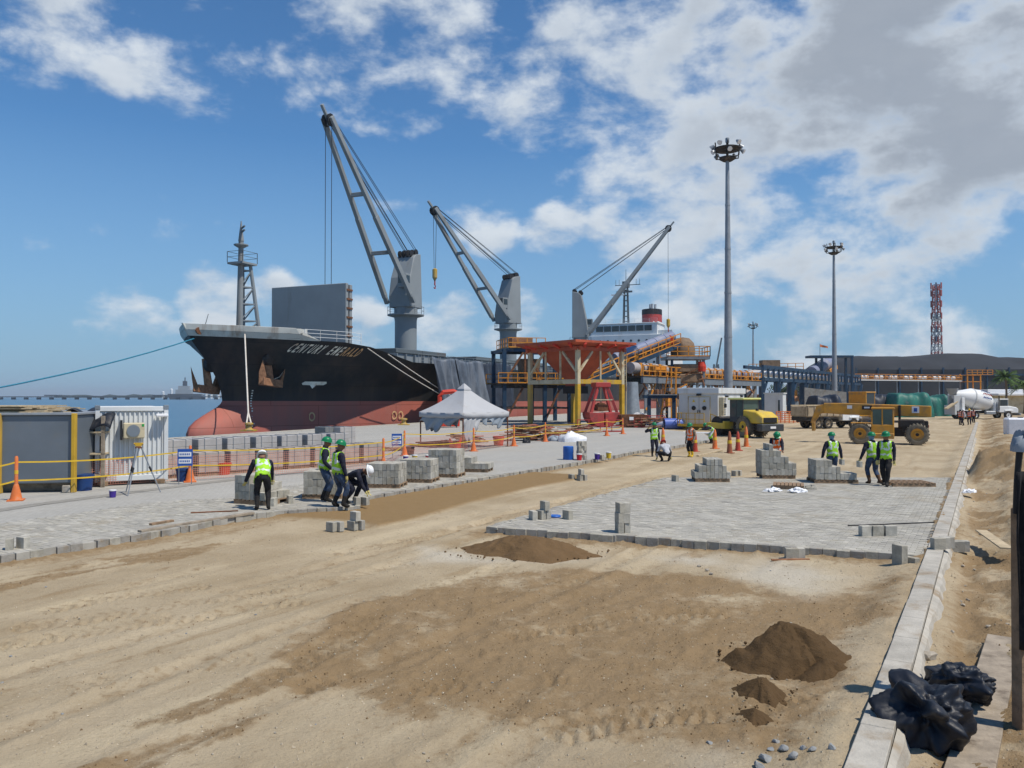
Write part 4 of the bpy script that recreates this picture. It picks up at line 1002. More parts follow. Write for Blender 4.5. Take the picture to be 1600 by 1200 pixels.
b.add([(x,y,7.7) for x, y in r0]+[(x,y,4.6) for x, y in r1]+[(x,y,3.9) for x, y in r1], [(i, (i+1) % 4, 4+(i+1) % 4, 4+i) for i in range(4)]+[(4+i, 4+(i+1) % 4, 8+(i+1) % 4, 8+i) for i in range(4)])
b.build('hopper_cone', 'hopper_red', hop, solid=.08)
rim = [(-1.1,-.9),(A+1.1,-.9),(A+1.1,B+.9),(-1.1,B+.9)]; b = MB()
b.add([(x,y,7.7) for x, y in r0]+[(x,y,8.1) for x, y in rim]+[(x,y,8.3) for x, y in rim], [(i, (i+1) % 4, 4+(i+1) % 4, 4+i) for i in range(4)]+[(4+i, 4+(i+1) % 4, 8+(i+1) % 4, 8+i) for i in range(4)])
b.build('hopper_rim', 'hopper_red', hop, solid=.1)
for i in range(4):
    p, q_, s, t = [Vector((*a, z)) for a, z in ((r0[i],7.65),(r0[(i+1) % 4],7.65),(rim[i],8.05),(rim[(i+1) % 4],8.05))]
    for k in (.15,.4,.65,.9): b = MB(); b.beam(p+(q_-p)*k+V(0,0,-.05), s+(t-s)*k+V(0,0,-.05), .28, .25); b.build('rim_rib', 'bin_red', hop)
b = MB(); b.b0(cx-.9,cx+.9,cy-.9,cy+.9,3.2,3.95); b.build('feeder_box', 'dark', hop)
rg = MB()
for k in range(16): rg.beam((A+.45,-.15,.4+k*.42), (A+.45,.35,.4+k*.42), .05)
rg.beam((A+.45,-.15,0), (A+.45,-.15,7.4), .07); rg.beam((A+.45,.35,0), (A+.45,.35,7.4), .07); rg.build('ladder', 'leg_cream', hop)
# blue transfer frame left of the hopper -----------------------------------
o = G(788, 659, PZ); o = V(o.x, 88.5, PZ)
tf = thing('transfer_frame', 'dark blue steel frame with an orange railed deck left of the red hopper', 'steel frame', W(788, 659, 88.5)*1, R(14)); tf.location.z = PZ; tf.matrix_basis = Matrix.Translation(tf.location) @ Matrix.Rotation(R(14), 4, 'Z')
FX, FY = 7.6, 5.5
for x in (0, 4.7, FX):
    for y in (0, FY): b = MB(); b.b0(x-.2,x+.2,y-.2,y+.2,0,8.2); b.build('column', 'frame_blue', tf)
for z, e in ((8.1,.36),(4.1,.4),(1.6,.2)):
    for y in (0, FY): b = MB(); b.beam((-.3,y,z), (FX+.3,y,z), .25, e); b.build('beam', 'frame_blue' if z > 5 else 'chassis', tf)
    for x in (0, FX): b = MB(); b.beam((x,.2,z-.01), (x,FY-.2,z-.01), .25, e); b.build('beam', 'frame_blue', tf)
b = MB(); b.b0(-.8,FX+.4,-.5,FY+.5,4.31,4.39); b.build('deck', 'chassis', tf)
railing('railing', [(-.8,-.5,4.39),(FX+.4,-.5,4.39)], 1.15, 'orange', tf, .045, 1.1)
railing('railing', [(-.8,FY+.4,4.39),(FX+.4,FY+.4,4.39)], 1.15, 'orange', tf, .045, 1.1)
b = MB(); b.b0(.6,4.6,-.2,FY,8.3,8.38); b.build('top_deck', 'chassis', tf)
railing('railing', [(.4,-.3,8.38),(4.7,-.3,8.38)], 1.1, 'orange', tf, .04, 1.1); railing('railing', [(.4,-.3,8.38),(.4,FY,8.38)], 1.1, 'orange', tf, .04, 1.1)
for p, q_ in (((.1,0,4.6),(2.2,0,7.9)),((4.6,0,4.6),(2.6,0,7.9)),((.2,0,.3),(2.2,0,4.0)),((4.8,0,.3),(6.6,0,4)),((2.4,0,4.4),(2.4,0,8))): b = MB(); b.beam(p, q_, .2, .2); b.build('brace', 'rust', tf)
b = MB(); b.prism([(-.7,4.4),(.7,4.4),(1.2,7.2),(-1.2,7.2)], 1.2, 3.2, 'xz'); b.v = [(x+3.4, y, z) for x, y, z in b.v]; b.build('chute', 'brown_drum', tf)
b = MB(); b.b0(1,3.4,.4,2,8.4,9.5); b.build('drive_housing', 'rust_light', tf)
# clamshell grab -------------------------------------------------------------
gb = thing('clamshell_grab', 'red clamshell grab standing on the quay under the right side of the hopper', 'grab', G(939, 667, PZ), R(12))
for x in (-1, 1):
    b = MB(); n = 9; arc = [(x*(.06+1.45*math.sin(t)), 1.3-1.3*math.cos(t)) for t in [k/(n-1)*R(95) for k in range(n)]]; poly = arc+[(x*.06, 1.35)]
    b.prism(poly, -1.15, 1.15, 'xz'); b.build('bucket_shell', 'grab_red', gb, bevel=.03)
    for y in (-.95, .95): a = MB(); a.beam((x*1.3,y,1.35), (x*.45,y*.55,3.9), .2, .26); a.build('arm', 'grab_red', gb)
b = MB(); b.b0(-.75,.75,-.75,.75,3.8,4.25); b.build('head_block', 'grab_red', gb, bevel=.04)
b = MB(); b.b0(-.5,.5,-.6,.6,1.55,2.15); b.tube((0,-.5,1.9),(0,.5,1.9),.42,n=12); b.build('sheave_block', 'rust', gb)
b = MB(); b.beam((-1.0,-.8,2.6),(1.0,-.8,2.6),.1); b.tube((0,0,2.1),(0,0,3.9),.06); b.build('tie_bar', 'leg_cream', gb)
# inclined conveyor -----------------------------------------------------------
c0, c1 = W(885, 606, 86), W(1050, 540, 97)
cv = thing('inclined_conveyor', 'covered conveyor with lavender tube hood and orange rails rising from the hopper', 'conveyor', (c0.x, c0.y, PZ))
d = (c1-c0); dh = V(d.x, d.y, 0).normalized(); ln = V(-dh.y, dh.x, 0)
for s in (-1.3, 1.3): b = MB(); b.beam(c0+ln*s, c1+ln*s, .18, .5); b.build('stringer', 'frame_blue', cv, world=True)
b = MB(); b.beam(c0+V(0,0,.26), c1+V(0,0,.26), 2.7, .06); b.build('walkway', 'chassis', cv, world=True)
railing('railing', [c0-ln*1.35+V(0,0,.25), c1-ln*1.35+V(0,0,.25)], 1.15, 'orange', cv, .05, 1.4, True)
railing('railing', [c0+ln*1.35+V(0,0,.25), c1+ln*1.35+V(0,0,.25)], 1.15, 'orange', cv, .05, 1.4, True)
n = 6
for k in range(n):
    a, e = .42+.58*k/n, .42+.58*(k+1)/n; b = MB(); b.tube(c0+d*(a+.004)+V(0,0,1.15), c0+d*e+V(0,0,1.15), .62, n=18); b.build('hood', 'pipe_lav', cv, smooth=True, world=True)
for k in range(12):
    a = k/12; b = MB(); p = c0+d*a+V(0,0,.6); b.box(p-ln*.95, (.25,.25,.7)); b.build('idler_frame', 'orange', cv, world=True)
for a in (.55, .85): p = c0+d*a; b = MB(); b.b0(p.x-.18,p.x+.18,p.y-.18,p.y+.18,0,p.z-.2); b.build('support_column', 'steel_grey', cv, world=True)
# head station ----------------------------------------------------------------
hp = W(1070, 558, 97); ht = thing('drive_station', 'brown domed conveyor head drum on an orange railed platform', 'conveyor', (hp.x, hp.y, PZ))
b = MB(); b.b0(hp.x-2.6,hp.x+2.6,hp.y-2,hp.y+2,hp.z-.35,hp.z); b.build('platform', 'steel_grey', ht, world=True)
railing('railing', [(hp.x-2.6,hp.y-2,hp.z),(hp.x+2.6,hp.y-2,hp.z),(hp.x+2.6,hp.y+2,hp.z),(hp.x-2.6,hp.y+2,hp.z)], 1.2, 'orange', ht, .045, 1.2, True)
b = MB(); b.lathe([(1.45,0),(1.5,.9),(1.35,1.7),(.8,2.3),(.02,2.45)], 20, (hp.x-.2, hp.y+.2, hp.z)); b.build('drum_housing', 'brown_drum', ht, smooth=True, world=True)
b = MB(); b.lathe([(.75,-.9),(.9,-.5),(.9,.5),(.75,.9)], 16, (hp.x-2.3, hp.y-.2, hp.z+1.9), 'y'); b.build('head_pulley', 'bin_red', ht, smooth=True, world=True)
for x in (-1.9, 1.9):
    for y in (-1.6, 1.6): b = MB(); b.b0(hp.x+x-.14,hp.x+x+.14,hp.y+y-.14,hp.y+y+.14,0,hp.z-.3); b.build('column', 'frame_blue' if x < 0 else 'steel_grey', ht, world=True)
for z, w in ((hp.z-1.9, 3.4), (hp.z-3.1, 4.2)): b = MB(); b.b0(hp.x-w/2,hp.x+w/2,hp.y-1.7,hp.y+1.7,z,z+1.0); b.build('transfer_chute', 'brown_drum', ht, world=True, bevel=.1)
b = MB(); b.lathe([(.5,-.6),(.55,0),(.4,.6)], 12, (hp.x+1.7, hp.y-1.5, hp.z-1.2)); b.build('drive_motor', 'bin_red', ht, world=True)
# level conveyor gallery --------------------------------------------------------
g0, g1 = W(984, 588, 88), W(1173, 596, 121)
gl = thing('conveyor_gallery', 'long level conveyor gallery with orange frames and pale pipe hoods', 'conveyor', (g0.x, g0.y, PZ))
d = g1-g0; dn = V(d.x, d.y, 0).normalized(); ln = V(-dn.y, dn.x, 0)
for s in (-1.5, 1.5): b = MB(); b.beam(g0+ln*s-V(0,0,.4), g1+ln*s-V(0,0,.4), .3, .7); b.build('girder', 'frame_blue' if s > 0 else 'steel_grey', gl, world=True)
b = MB(); b.beam(g0, g1, 3.4, .1); b.build('deck', 'chassis', gl, world=True)
for s in (-1.65, 1.65): railing('railing', [g0+ln*s, g1+ln*s], 1.2, 'orange', gl, .05, 1.5, True)
q = random.Random(4); N = 16
for k in range(N):
    a, e = k/N, (k+.62)/N; b = MB(); b.tube(g0+d*a+V(0,0,.95), g0+d*e+V(0,0,.95), .62+.1*q.random(), n=16); b.build('pipe_hood', 'pipe_lav' if k in (13,14) else 'pipe_pale', gl, smooth=True, world=True)
    p = g0+d*((k+.8)/N); b = MB(); b.box(p+V(0,0,.8), (.9,.5,1.5), math.atan2(dn.y, dn.x)+R(90)); b.build('idler_box', 'orange', gl, world=True, bevel=.04)
    for s in (-1.0, 1.0): b = MB(); b.box(p+ln*s+V(0,0,.3), (.5,.3,.6), math.atan2(dn.y, dn.x)); b.build('roller_frame', 'orange' if k % 2 else 'rust', gl, world=True)
b = MB(); p = g0+d*.12; b.box(p-ln*1.1+V(0,0,.95), (3.4,.5,.75), math.atan2(dn.y, dn.x)); b.build('cable_tray', 'orange', gl, world=True)
for k in range(5):
    p = g0+d*(.04+.23*k)
    for s in (-1.2, 1.2): b = MB(); c = p+ln*s; b.b0(c.x-.2,c.x+.2,c.y-.2,c.y+.2,0,c.z-.7); b.build('column', 'galv', gl, world=True)
    b = MB(); b.beam(p+ln*1.2-V(0,0,4.2), p-ln*1.2-V(0,0,1), .15); b.build('brace', 'rust', gl, world=True)
p = g0+d*.10-ln*2.2
b = MB()
for k in range(12): b.beam(p+V(0,0,-4.6+k*.42)-dn*.9+dn*.16*k, p+V(0,0,-4.6+k*.42)+ln*-.7-dn*.9+dn*.16*k, .26, .05)
b.beam(p+V(0,0,-4.8)-dn*.9, p+V(0,0,.2)+dn*1.1, .06, .25); b.build('stair', 'orange', gl, world=True)
for x in (0, 1.3): b = MB(); c = g0+d*.17-ln*1.9+dn*x; b.beam(c-V(0,0,5), c+V(0,0,1.2), .16); b.build('stair_post', 'orange', gl, world=True)
q = random.Random(31)
for k in range(34):                                   # bracing, hangers and cable runs under the gallery and the head station
    a = q.random(); p = g0+d*a+ln*q.choice((-1.35, 1.35)); e = p+dn*q.uniform(-2.6, 2.6)+V(0,0,-q.uniform(1.2, 4.4))
    b = MB(); b.beam(p-V(0,0,.7), e, .12, .16); b.build('truss_member', q.choice(('rust', 'rust_light', 'orange', 'brown_drum')), gl, world=True)
for k in range(14):
    p = g0+d*q.uniform(.02, .5)-ln*1.75+V(0,0,q.uniform(-3.6, -.9)); b = MB(); b.box(p, (q.uniform(.4,1.3), .4, q.uniform(.3,1.0)), math.atan2(dn.y, dn.x)); b.build('equipment_box', q.choice(('brown_drum', 'orange', 'rust', 'steel_grey', 'rust_light')), gl, world=True, bevel=.03)
for k in range(14):
    p = hp+V(q.uniform(-2.4,2.4), q.uniform(-1.9,-1.5), q.uniform(-5.4,-.6)); e = p+V(q.uniform(-2,2), 0, q.uniform(-1.4,1.4)); b = MB(); b.beam(p, e, .14); b.build('truss_member', q.choice(('rust', 'orange', 'rust_light')), ht, world=True)
# blue trestle -------------------------------------------------------------------
t0, t1 = W(1177, 573, 121), W(1334, 588, 186)
tr = thing('conveyor_trestle', 'dark blue steel trestle with bright rollers between its chords', 'trestle', (t0.x, t0.y, 0))
d = t1-t0; dn = V(d.x, d.y, 0).normalized(); ln = V(-dn.y, dn.x, 0); e1 = V(0,0,-1.9)
for s in (-1.4, 1.4):
    for z in (0, -1.9): b = MB(); b.beam(t0+ln*s+V(0,0,z), t1+ln*s+V(0,0,z), .35, .5); b.build('chord', 'frame_blue', tr, world=True)
N = 26
for k in range(N+1):
    p = t0+d*(k/N); b = MB(); b.beam(p-ln*1.42, p-ln*1.42+e1, .28); b.build('web_post', 'frame_blue', tr, world=True)
    if k < N:
        p2 = t0+d*((k+.5)/N); b = MB(); b.tube(p2-ln*1.1+V(0,0,-.95), p2+ln*1.1+V(0,0,-.95), .42, n=12); b.build('roller', 'white', tr, smooth=True, world=True)
for k in range(10):
    p = t0+d*(k/9); 
    for s in (-1.4, 1.4):
        c = p+ln*s; b = MB(); b.b0(c.x-.27,c.x+.27,c.y-.27,c.y+.27,-.2,c.z-1.6); b.build('column', 'frame_blue', tr, world=True)
    c = p-ln*1.4; b = MB(); b.beam(c+V(0,0,-4.4), c+dn*2.6+V(0,0,-2.0), .28); b.build('knee_brace', 'frame_blue', tr, world=True)
b = MB(); p = t0+d*.34+ln*5; b.box(p+V(0,0,1.2), (3.2,2.2,1.7)); b.beam(p+V(-4,0,0), p+V(6,0,.2), 1.2, .2); b.build('hood_box', 'brown_drum', tr, world=True)
railing('railing', [p+V(-4,-.6,.1), p+V(6,-.6,.3)], 1.2, 'orange', tr, .05, 1.5, True)
# machinery seen through the trestle
q = random.Random(9)
for i in range(7):
    p = t0+d*(.05+.09*i)+ln*(4+2*q.random()); h = 3+3*q.random()
    o = thing('conveyor_drive', ('orange conveyor drive unit with a brown drum behind the blue trestle', 'rusty conveyor drive unit with a pale drum behind the blue trestle', 'grey conveyor drive unit with a light rust drum behind the blue trestle')[i % 3], 'machine', (p.x, p.y, 0), .5, 'conveyor drives behind the blue trestle')
    b = MB(); b.b0(-.9,.9,-.7,.7,-.2,h*.5); b.build('frame', ('orange','rust','steel_grey')[i % 3], o); b = MB(); b.tube((-1,0,h*.6),(1,0,h*.6),h*.16,n=12); b.build('drum', ('brown_drum','pipe_pale','rust_light')[i % 3], o)
    b = MB(); b.b0(-.15,.15,-.5,.5,h*.5,h); b.build('guard', 'orange', o)
# blue gantry with sloping tube
gp = W(1300, 590, 160); gt = thing('tube_gantry', 'blue portal gantry over a sloping lavender tube conveyor', 'gantry', (gp.x, gp.y, 0))
z1 = W(1300, 557, 160).z
for x in (-2.6, 3.4): 
    for y in (-1.5, 1.5): b = MB(); b.b0(gp.x+x-.2,gp.x+x+.2,gp.y+y-.2,gp.y+y+.2,-.2,z1-.3); b.build('column', 'frame_blue', gt, world=True)
b = MB(); b.b0(gp.x-4.8,gp.x+3.7,gp.y-1.6,gp.y+1.6,z1-.3,z1+.15); b.build('top_beam', 'frame_blue', gt, world=True)
a, e = W(1268, 582, 158), W(1296, 566, 166)
b = MB(); b.tube(a, e, 1.15, n=16); b.build('tube', 'pipe_lav', gt, smooth=True, world=True)
for s in (-1.4, 1.6): b = MB(); b.beam(a+V(s,0,-1.0), e+V(s,0,-1.0), .2, .8); b.build('side_rail', 'orange', gt, world=True)
b = MB(); b.tube(V(gp.x-2.4,gp.y,z1), V(gp.x-2.4,gp.y,z1+2.6), .06, n=6); b.build('flagpole', 'galv', gt, world=True)
b = MB(); b.surf(lambda u, v: V(gp.x-2.4+u*1.6, gp.y+.15*math.sin(u*6), z1+2.5-u*.5-v*.55*(1-.4*u)), 8, 3); b.build('windsock', 'cone', gt, world=True, solid=.03)

# electrical house --------------------------------------------------------------
EF = G(1122, 672, 0); eh = thing('electrical_house', 'white flat-roofed electrical house with double vented doors', 'building', EF, math.atan2(KD.y, KD.x)-R(90))
LW, LD, EH = 3.7, 9.2, 3.75                                      # local x toward KR (here negative), y along KD
b = MB(); b.b0(-LW,0,0,LD,.45,EH); b.build('wall', 'panel_grey', eh, bevel=.02)
b = MB(); b.b0(-LW-.12,.12,-.12,LD+.12,EH-.42,EH+.12); b.build('roof', 'white_box', eh, bevel=.03)
b = MB(); b.b0(-LW+.1,-.1,.1,LD-.1,-.2,.45); b.build('plinth', 'yellow', eh)
for i in range(2):
    x0 = -2.75+i*1.0; b = MB(); b.b0(x0+.02,x0+.98,-.07,0,.55,3.0); dr = b.build('door', 'panel_grey', eh, bevel=.015)
    b = MB(); b.lathe([(.2,-.04),(.2,.02)], 14, (x0+.5,-.08,2.0), 'y'); b.build('vent', 'dark', dr)
    b = MB(); b.add([(x0+.36,-.085,2.55),(x0+.64,-.085,2.55),(x0+.5,-.085,2.82)], [(0,1,2)]); b.build('warning_sign', 'bucket_yellow', dr)
    b = MB(); b.b0(x0+(.86 if i == 0 else .06),x0+(.92 if i == 0 else .12),-.12,-.06,1.5,1.8); b.build('handle', 'dark', dr)
b = MB(); b.b0(-2.82,-.68,-.045,0,3.0,3.1); b.b0(-2.82,-2.75,-.045,0,.5,3.0); b.b0(-.75,-.68,-.045,0,.5,3.0); b.build('door_frame', 'leg_cream', eh)
b = MB(); b.b0(-1.95,-1.55,-.25,0,3.15,3.32); b.build('lamp', 'dark', eh)
b = MB(); b.b0(.0,.45,.25,.95,1.3,3.0); ac = b.build('air_conditioner', 'leg_cream', eh, bevel=.03)
b = MB()
for k in range(8): b.b0(.44,.47,.3,.9,1.4+k*.2,1.5+k*.2)
b.build('grille', 'steel_grey', ac)
for yy in (1.3, 3.6, 6.2): b = MB(); b.b0(-.01,.03,yy,yy+1.5,.6,3.1); b.build('side_door', 'white_box', eh, bevel=.01)
b = MB(); b.b0(0,.25,2.2,2.6,3.0,3.15); b.b0(0,.2,7.6,8.0,3.0,3.2); b.build('wall_lamp', 'dark', eh)
b = MB(); b.b0(-3.4,-.3,-1.3,-.12,.33,.45); b.build('landing', 'yellow', eh)
railing('railing', [(-3.4,-1.3,.45),(-.9,-1.3,.45)], 1.1, 'yellow', eh, .03, .8); railing('railing', [(-3.4,-1.3,.45),(-3.4,-.15,.45)], 1.1, 'yellow', eh, .03, .6)
st = MB()
for k in range(3): st.b0(-.3+k*.28,-.02+k*.28,-1.25,-.2,.0+(2-k)*.12,.1+(2-k)*.12)
st.build('stair', 'yellow', eh); railing('railing', [(-.3,-1.3,.4),(.6,-1.3,.05)], 1.1, 'yellow', eh, .03, .4)
# white kiosk
kk = thing('kiosk', 'small white kiosk with a narrow dark window behind the road roller', 'building', W(1213, 656, 103).xy.to_3d(), R(-28))
b = MB(); b.b0(-1.3,1.0,-1,1.4,-.1,3.4); b.build('wall', 'white_box', kk, bevel=.03); b = MB(); b.b0(-1.4,1.1,-1.1,1.5,3.4,3.55); b.build('roof', 'white_box', kk); b = MB(); b.b0(.4,.62,-1.04,-.9,1.0,2.6); b.build('window', 'glass', kk)
# small blue steel bent in front of the gallery
bt = thing('pipe_support', 'blue steel portal support with a grey top between grab and electrical house', 'steel frame', W(1034, 662, 80).xy.to_3d(), R(5))
for x in (-1.3, 1.25): b = MB(); b.b0(x-.16,x+.16,-.16,.16,-.1,2.9); b.build('column', 'frame_blue', bt)
b = MB(); b.b0(-1.9,1.5,-.3,.3,2.9,3.2); b.build('beam', 'frame_blue', bt); b = MB(); b.b0(-1.4,1.5,-.5,.5,3.2,3.28); b.build('top_plate', 'galv', bt)
# chute cloth beside the hopper ladder
ch = MB(); ch.lathe([(.75,4.6),(.8,3.2),(.95,1.6),(1.1,.2)], 18); ch.v = [(x*(1+.08*math.sin(7*math.atan2(y, x))), y*(1+.08*math.sin(7*math.atan2(y, x))), z) for x, y, z in ch.v]
o = ch.build('loading_chute', 'tent_cloth', smooth=True); o.location = W(986, 660, 84).xy.to_3d(); tag(o, 'grey cloth loading chute hanging beside the hopper ladder', 'chute')
# light masts -----------------------------------------------------------------------
def light_mast(px, Y, top_py, r, label, nl=10):
    p = W(px, 600, Y); zt = W(px, top_py, Y).z; o = thing('light_mast', label, 'light mast', (p.x, p.y, 0))
    b = MB(); n = 6
    b.lathe([(r*(1-.62*k/n), zt*k/n) for k in range(n+1)], 14); b.build('pole', 'galv', o, smooth=True)
    for k in range(1, 6): b = MB(); b.lathe([(r*(1-.62*k/6)+.03, zt*k/6-.1), (r*(1-.62*k/6)+.03, zt*k/6+.1)], 14); b.build('pole_joint', 'galv', o)
    o_z = zt; b = MB(); b.lathe([(.5,zt),(.9,zt+.25),(.9,zt+.4),(.3,zt+.45)], 12); b.tube((0,0,zt),(0,0,zt+2.3),.14,n=8)
    for k in range(6):
        a = k*R(60)+.3; b.path([(math.cos(a)*.6,math.sin(a)*.6,zt+.3),(math.cos(a)*1.35,math.sin(a)*1.35,zt+.45),(math.cos(a)*1.5,math.sin(a)*1.5,zt+1.9)], .07, 6)
    b.lathe([(1.45,zt+1.25),(1.52,zt+1.25),(1.52,zt+1.37),(1.45,zt+1.37)], 18); b.build('head_frame', 'chassis', o)
    for k in range(nl):
        a = k*2*math.pi/nl+.2; z = zt+(.95 if k % 2 else 1.75); rr = 1.6; c = V(math.cos(a)*rr, math.sin(a)*rr, z)
        b = MB(); d = V(math.cos(a)*.8, math.sin(a)*.8, -.6).normalized(); b.tube(c-d*.25, c+d*.2, .13, .28, 10); fl = b.build('floodlight', 'galv', o)
        b = MB(); b.tube(c+d*.17, c+d*.23, .25, .25, 10); b.build('lens', 'white', fl)
    b = MB(); b.lathe([(.14,zt+2.0),(.22,zt+2.1),(.22,zt+2.5),(.1,zt+2.6)], 10); b.build('lamp_top', 'galv', o)
light_mast(1138, 86, 252, .52, 'tallest grey floodlight mast rising behind the white electrical house')
light_mast(1304, 143, 398, .52, 'grey floodlight mast rising behind the sloping tube gantry')
light_mast(1177, 270, 514, .5, 'thin distant floodlight mast behind the near end of the blue trestle', 8)
# radio tower
p = W(1464, 600, 290); zt = W(1464, 445, 290).z; rt = thing('radio_tower', 'red and white lattice radio tower with antennas behind the dark stockpile', 'radio tower', (p.x, p.y, 0))
ns = 16
for k in range(ns):
    z0, z1 = zt*k/ns, zt*(k+1)/ns; w0, w1 = 1.75-.95*k/ns, 1.75-.95*(k+1)/ns; b = MB()
    for i in range(4):
        sx_, sy_ = ((-1,-1),(1,-1),(1,1),(-1,1))[i]; tx, ty = ((1,-1),(1,1),(-1,1),(-1,-1))[i]
        b.beam((sx_*w0,sy_*w0,z0), (sx_*w1,sy_*w1,z1), .3); b.beam((sx_*w0,sy_*w0,z0), (tx*w1,ty*w1,z1), .16); b.beam((tx*w0,ty*w0,z0), (sx_*w1,sy_*w1,z1), .16); b.beam((sx_*w1,sy_*w1,z1), (tx*w1,ty*w1,z1), .16)
    b.build('lattice_section', 'tower_red' if k % 2 == 0 or k > 12 else 'far_grey', rt)
for z, m in ((.99,1),(.93,0),(.84,1),(.74,1),(.63,0),(.55,1)):
    for i in range(6): a = i*R(60); b = MB(); b.box((math.cos(a)*1.9, math.sin(a)*1.9, zt*z), (.3,.5,2.2), a); b.build('antenna_panel', 'tower_red' if i % 2 else 'far_grey', rt)
b = MB(); b.b0(1.5,4.3,-1,1,zt*.25,zt*.38); b.build('equipment_cabin', 'tower_red', rt)
# wind fence with stockpile ----------------------------------------------------------
b = MB(); q = random.Random(2)
def hill(u, v):
    x = -20+u*520; y = 238+v*70; 
    prof = math.sin(min(1, v*2.2)*math.pi/2)*(1 if v < .8 else (1-v)/.2)
    e = min(1, max(0, (x-88)/26)); e = e*e*(3-2*e)
    h = (13.0+5.0*(x/200)+1.1*math.sin(x*.06)+.5*math.sin(x*.17+1)+.25*math.sin(x*.5)+.9*(float(vnoise(np.array([x*.13]), np.array([v*5.0]), 5)[0])-.5))*e
    return V(x, y+6*math.sin(x*.03), -.3+h*prof)
b.surf(hill, 130, 14); o = b.build('coal_stockpile', 'coal_pile', smooth=True); tag(o, 'long dark grey coal stockpile rising behind the wind fence', 'stockpile')
wf = thing('wind_fence', 'long dark grey wind fence of tall panels in front of the stockpile', 'fence', W(1340, 620, 218).xy.to_3d())
P0 = W(1338, 620, 218); P1 = V(290, 205, 0); d = V(P1.x-P0.x, P1.y-P0.y, 0); n = 34; u = d/n
for k in range(n):
    p = V(P0.x, P0.y, 0)+u*k; b = MB(); b.beam(p+u*.02+V(0,0,5.2), p+u*.98+V(0,0,5.2), .12, 10.4); b.build('panel', 'coal_fence', wf, world=True)
    b = MB(); b.b0(p.x-.2,p.x+.2,p.y-.35,p.y+.1,-.2,10.9); b.build('post', 'frame_blue', wf, world=True)
b = MB(); b.beam(V(P0.x,P0.y-.3,8.9), V(P1.x,P1.y-.3,8.9), .3, .5); b.build('rail', 'frame_blue', wf, world=True)
# orange conveyor along the fence
a, e = W(1334, 589, 190), W(1500, 591, 196)
oc = thing('fence_conveyor', 'orange conveyor line with white hoods running along the wind fence', 'conveyor', (a.x, a.y, 0)); d = e-a
b = MB(); b.beam(a+V(0,0,-.7), e+V(0,0,-.7), 1.6, .25); b.build('girder', 'white_box', oc, world=True)
railing('railing', [a+V(0,-.8,-.5), e+V(0,-.8,-.5)], 1.2, 'orange', oc, .06, 1.6, True)
N = 22
for k in range(N): p = a+d*((k+.2)/N); p2 = a+d*((k+.8)/N); b = MB(); b.tube(p+V(0,0,.0), p2+V(0,0,.0), .42, n=10); b.build('hood', 'white' if k % 3 else 'rust_light', oc, world=True)
for k in range(6): p = a+d*(k/5); b = MB(); b.b0(p.x-.1,p.x+.1,p.y-.1,p.y+.1,-.2,p.z-.8); b.build('column', 'steel_grey', oc, world=True)
b = MB(); c = W(1516, 600, 196)
for x in (-1.6, 1.6):
    for y in (-1.6, 1.6): b.b0(c.x+x-.12,c.x+x+.12,c.y+y-.12,c.y+y+.12,-.2,8.6)
for z in (2.2,4.4,6.6,8.2): b.b0(c.x-1.8,c.x+1.8,c.y-1.8,c.y+1.8,z,z+.15)
b.build('stair_tower', 'orange', oc, world=True)
railing('railing', [(c.x-1.8,c.y-1.8,8.3),(c.x+4.5,c.y-1.8,8.3)], 1.2, 'orange', oc, .06, 1.2, True)
# far sheds and tarped stacks ------------------------------------------------------------
hg = thing('warehouse', 'low white roofed warehouse behind the concrete mixer truck', 'building', W(1590, 640, 150).xy.to_3d(), R(-4))
b = MB(); b.b0(-3.2,40,0,18,-.2,3.2); b.build('wall', 'leg_cream', hg); b = MB(); b.prism([(-4,3.2),(41,3.2),(41,3.6),(-4,3.6)], -1, 19, 'xz'); b.b0(-3.9,41,3,15,3.6,4.4); b.build('roof', 'white', hg, bevel=.05)
wl = thing('boundary_wall', 'pale grey concrete wall panel standing behind the tan dump truck', 'wall', W(1293, 640, 118).xy.to_3d(), R(-18))
b = MB(); b.prism([(-3.2,-.2),(2.6,-.2),(2.6,3.7),(-3.2,4.4)], -.15, .15, 'xz'); b.build('panel', 'concrete', wl)
def tarped(px0, px1, py_top, Y, m, label, seed, base=650):
    a, c = W(px0, py_top, Y), W(px1, py_top, Y); h = a.z; w = c.x-a.x; q = random.Random(seed); ph = q.random()*6; b = MB()
    def fn(u, v):
        th = v*math.pi; r = min(1, 1.35*math.sin(th)); y = -math.cos(th)*2.2
        e = min(1, min(u, 1-u)*9); z = (h*(r**.4)+.18*math.sin(u*9+ph)+.12*math.sin(u*23+ph*2+v*5)-.35*abs(math.sin(u*6+ph)))*(.25+.75*e**.5)
        return V(a.x+u*w, Y+2.4+y*(1+.06*math.sin(u*17+ph)), max(-.1, z if .02 < v < .98 else -.1))
    b.surf(fn, 40, 18); o = b.build('covered_stack', m, smooth=True); return tag(o, label, 'tarp stack')
tarped(1400, 1462, 613, 116, 'tarp_green', 'bright green tarpaulin over a stack beside the mixer chute', 1)
tarped(1352, 1402, 615, 119, 'tarp_dark', 'dark tarpaulin over a stack left of the bright green tarpaulin', 2)
tarped(1448, 1492, 617, 122, 'tarp_green', 'sagging grey-green tarpaulin over a stack behind the mixer drum mouth', 3)
tarped(1275, 1322, 617, 108, 'tarp_dark', 'black tarpaulin over a stack in front of the pale concrete wall', 4)
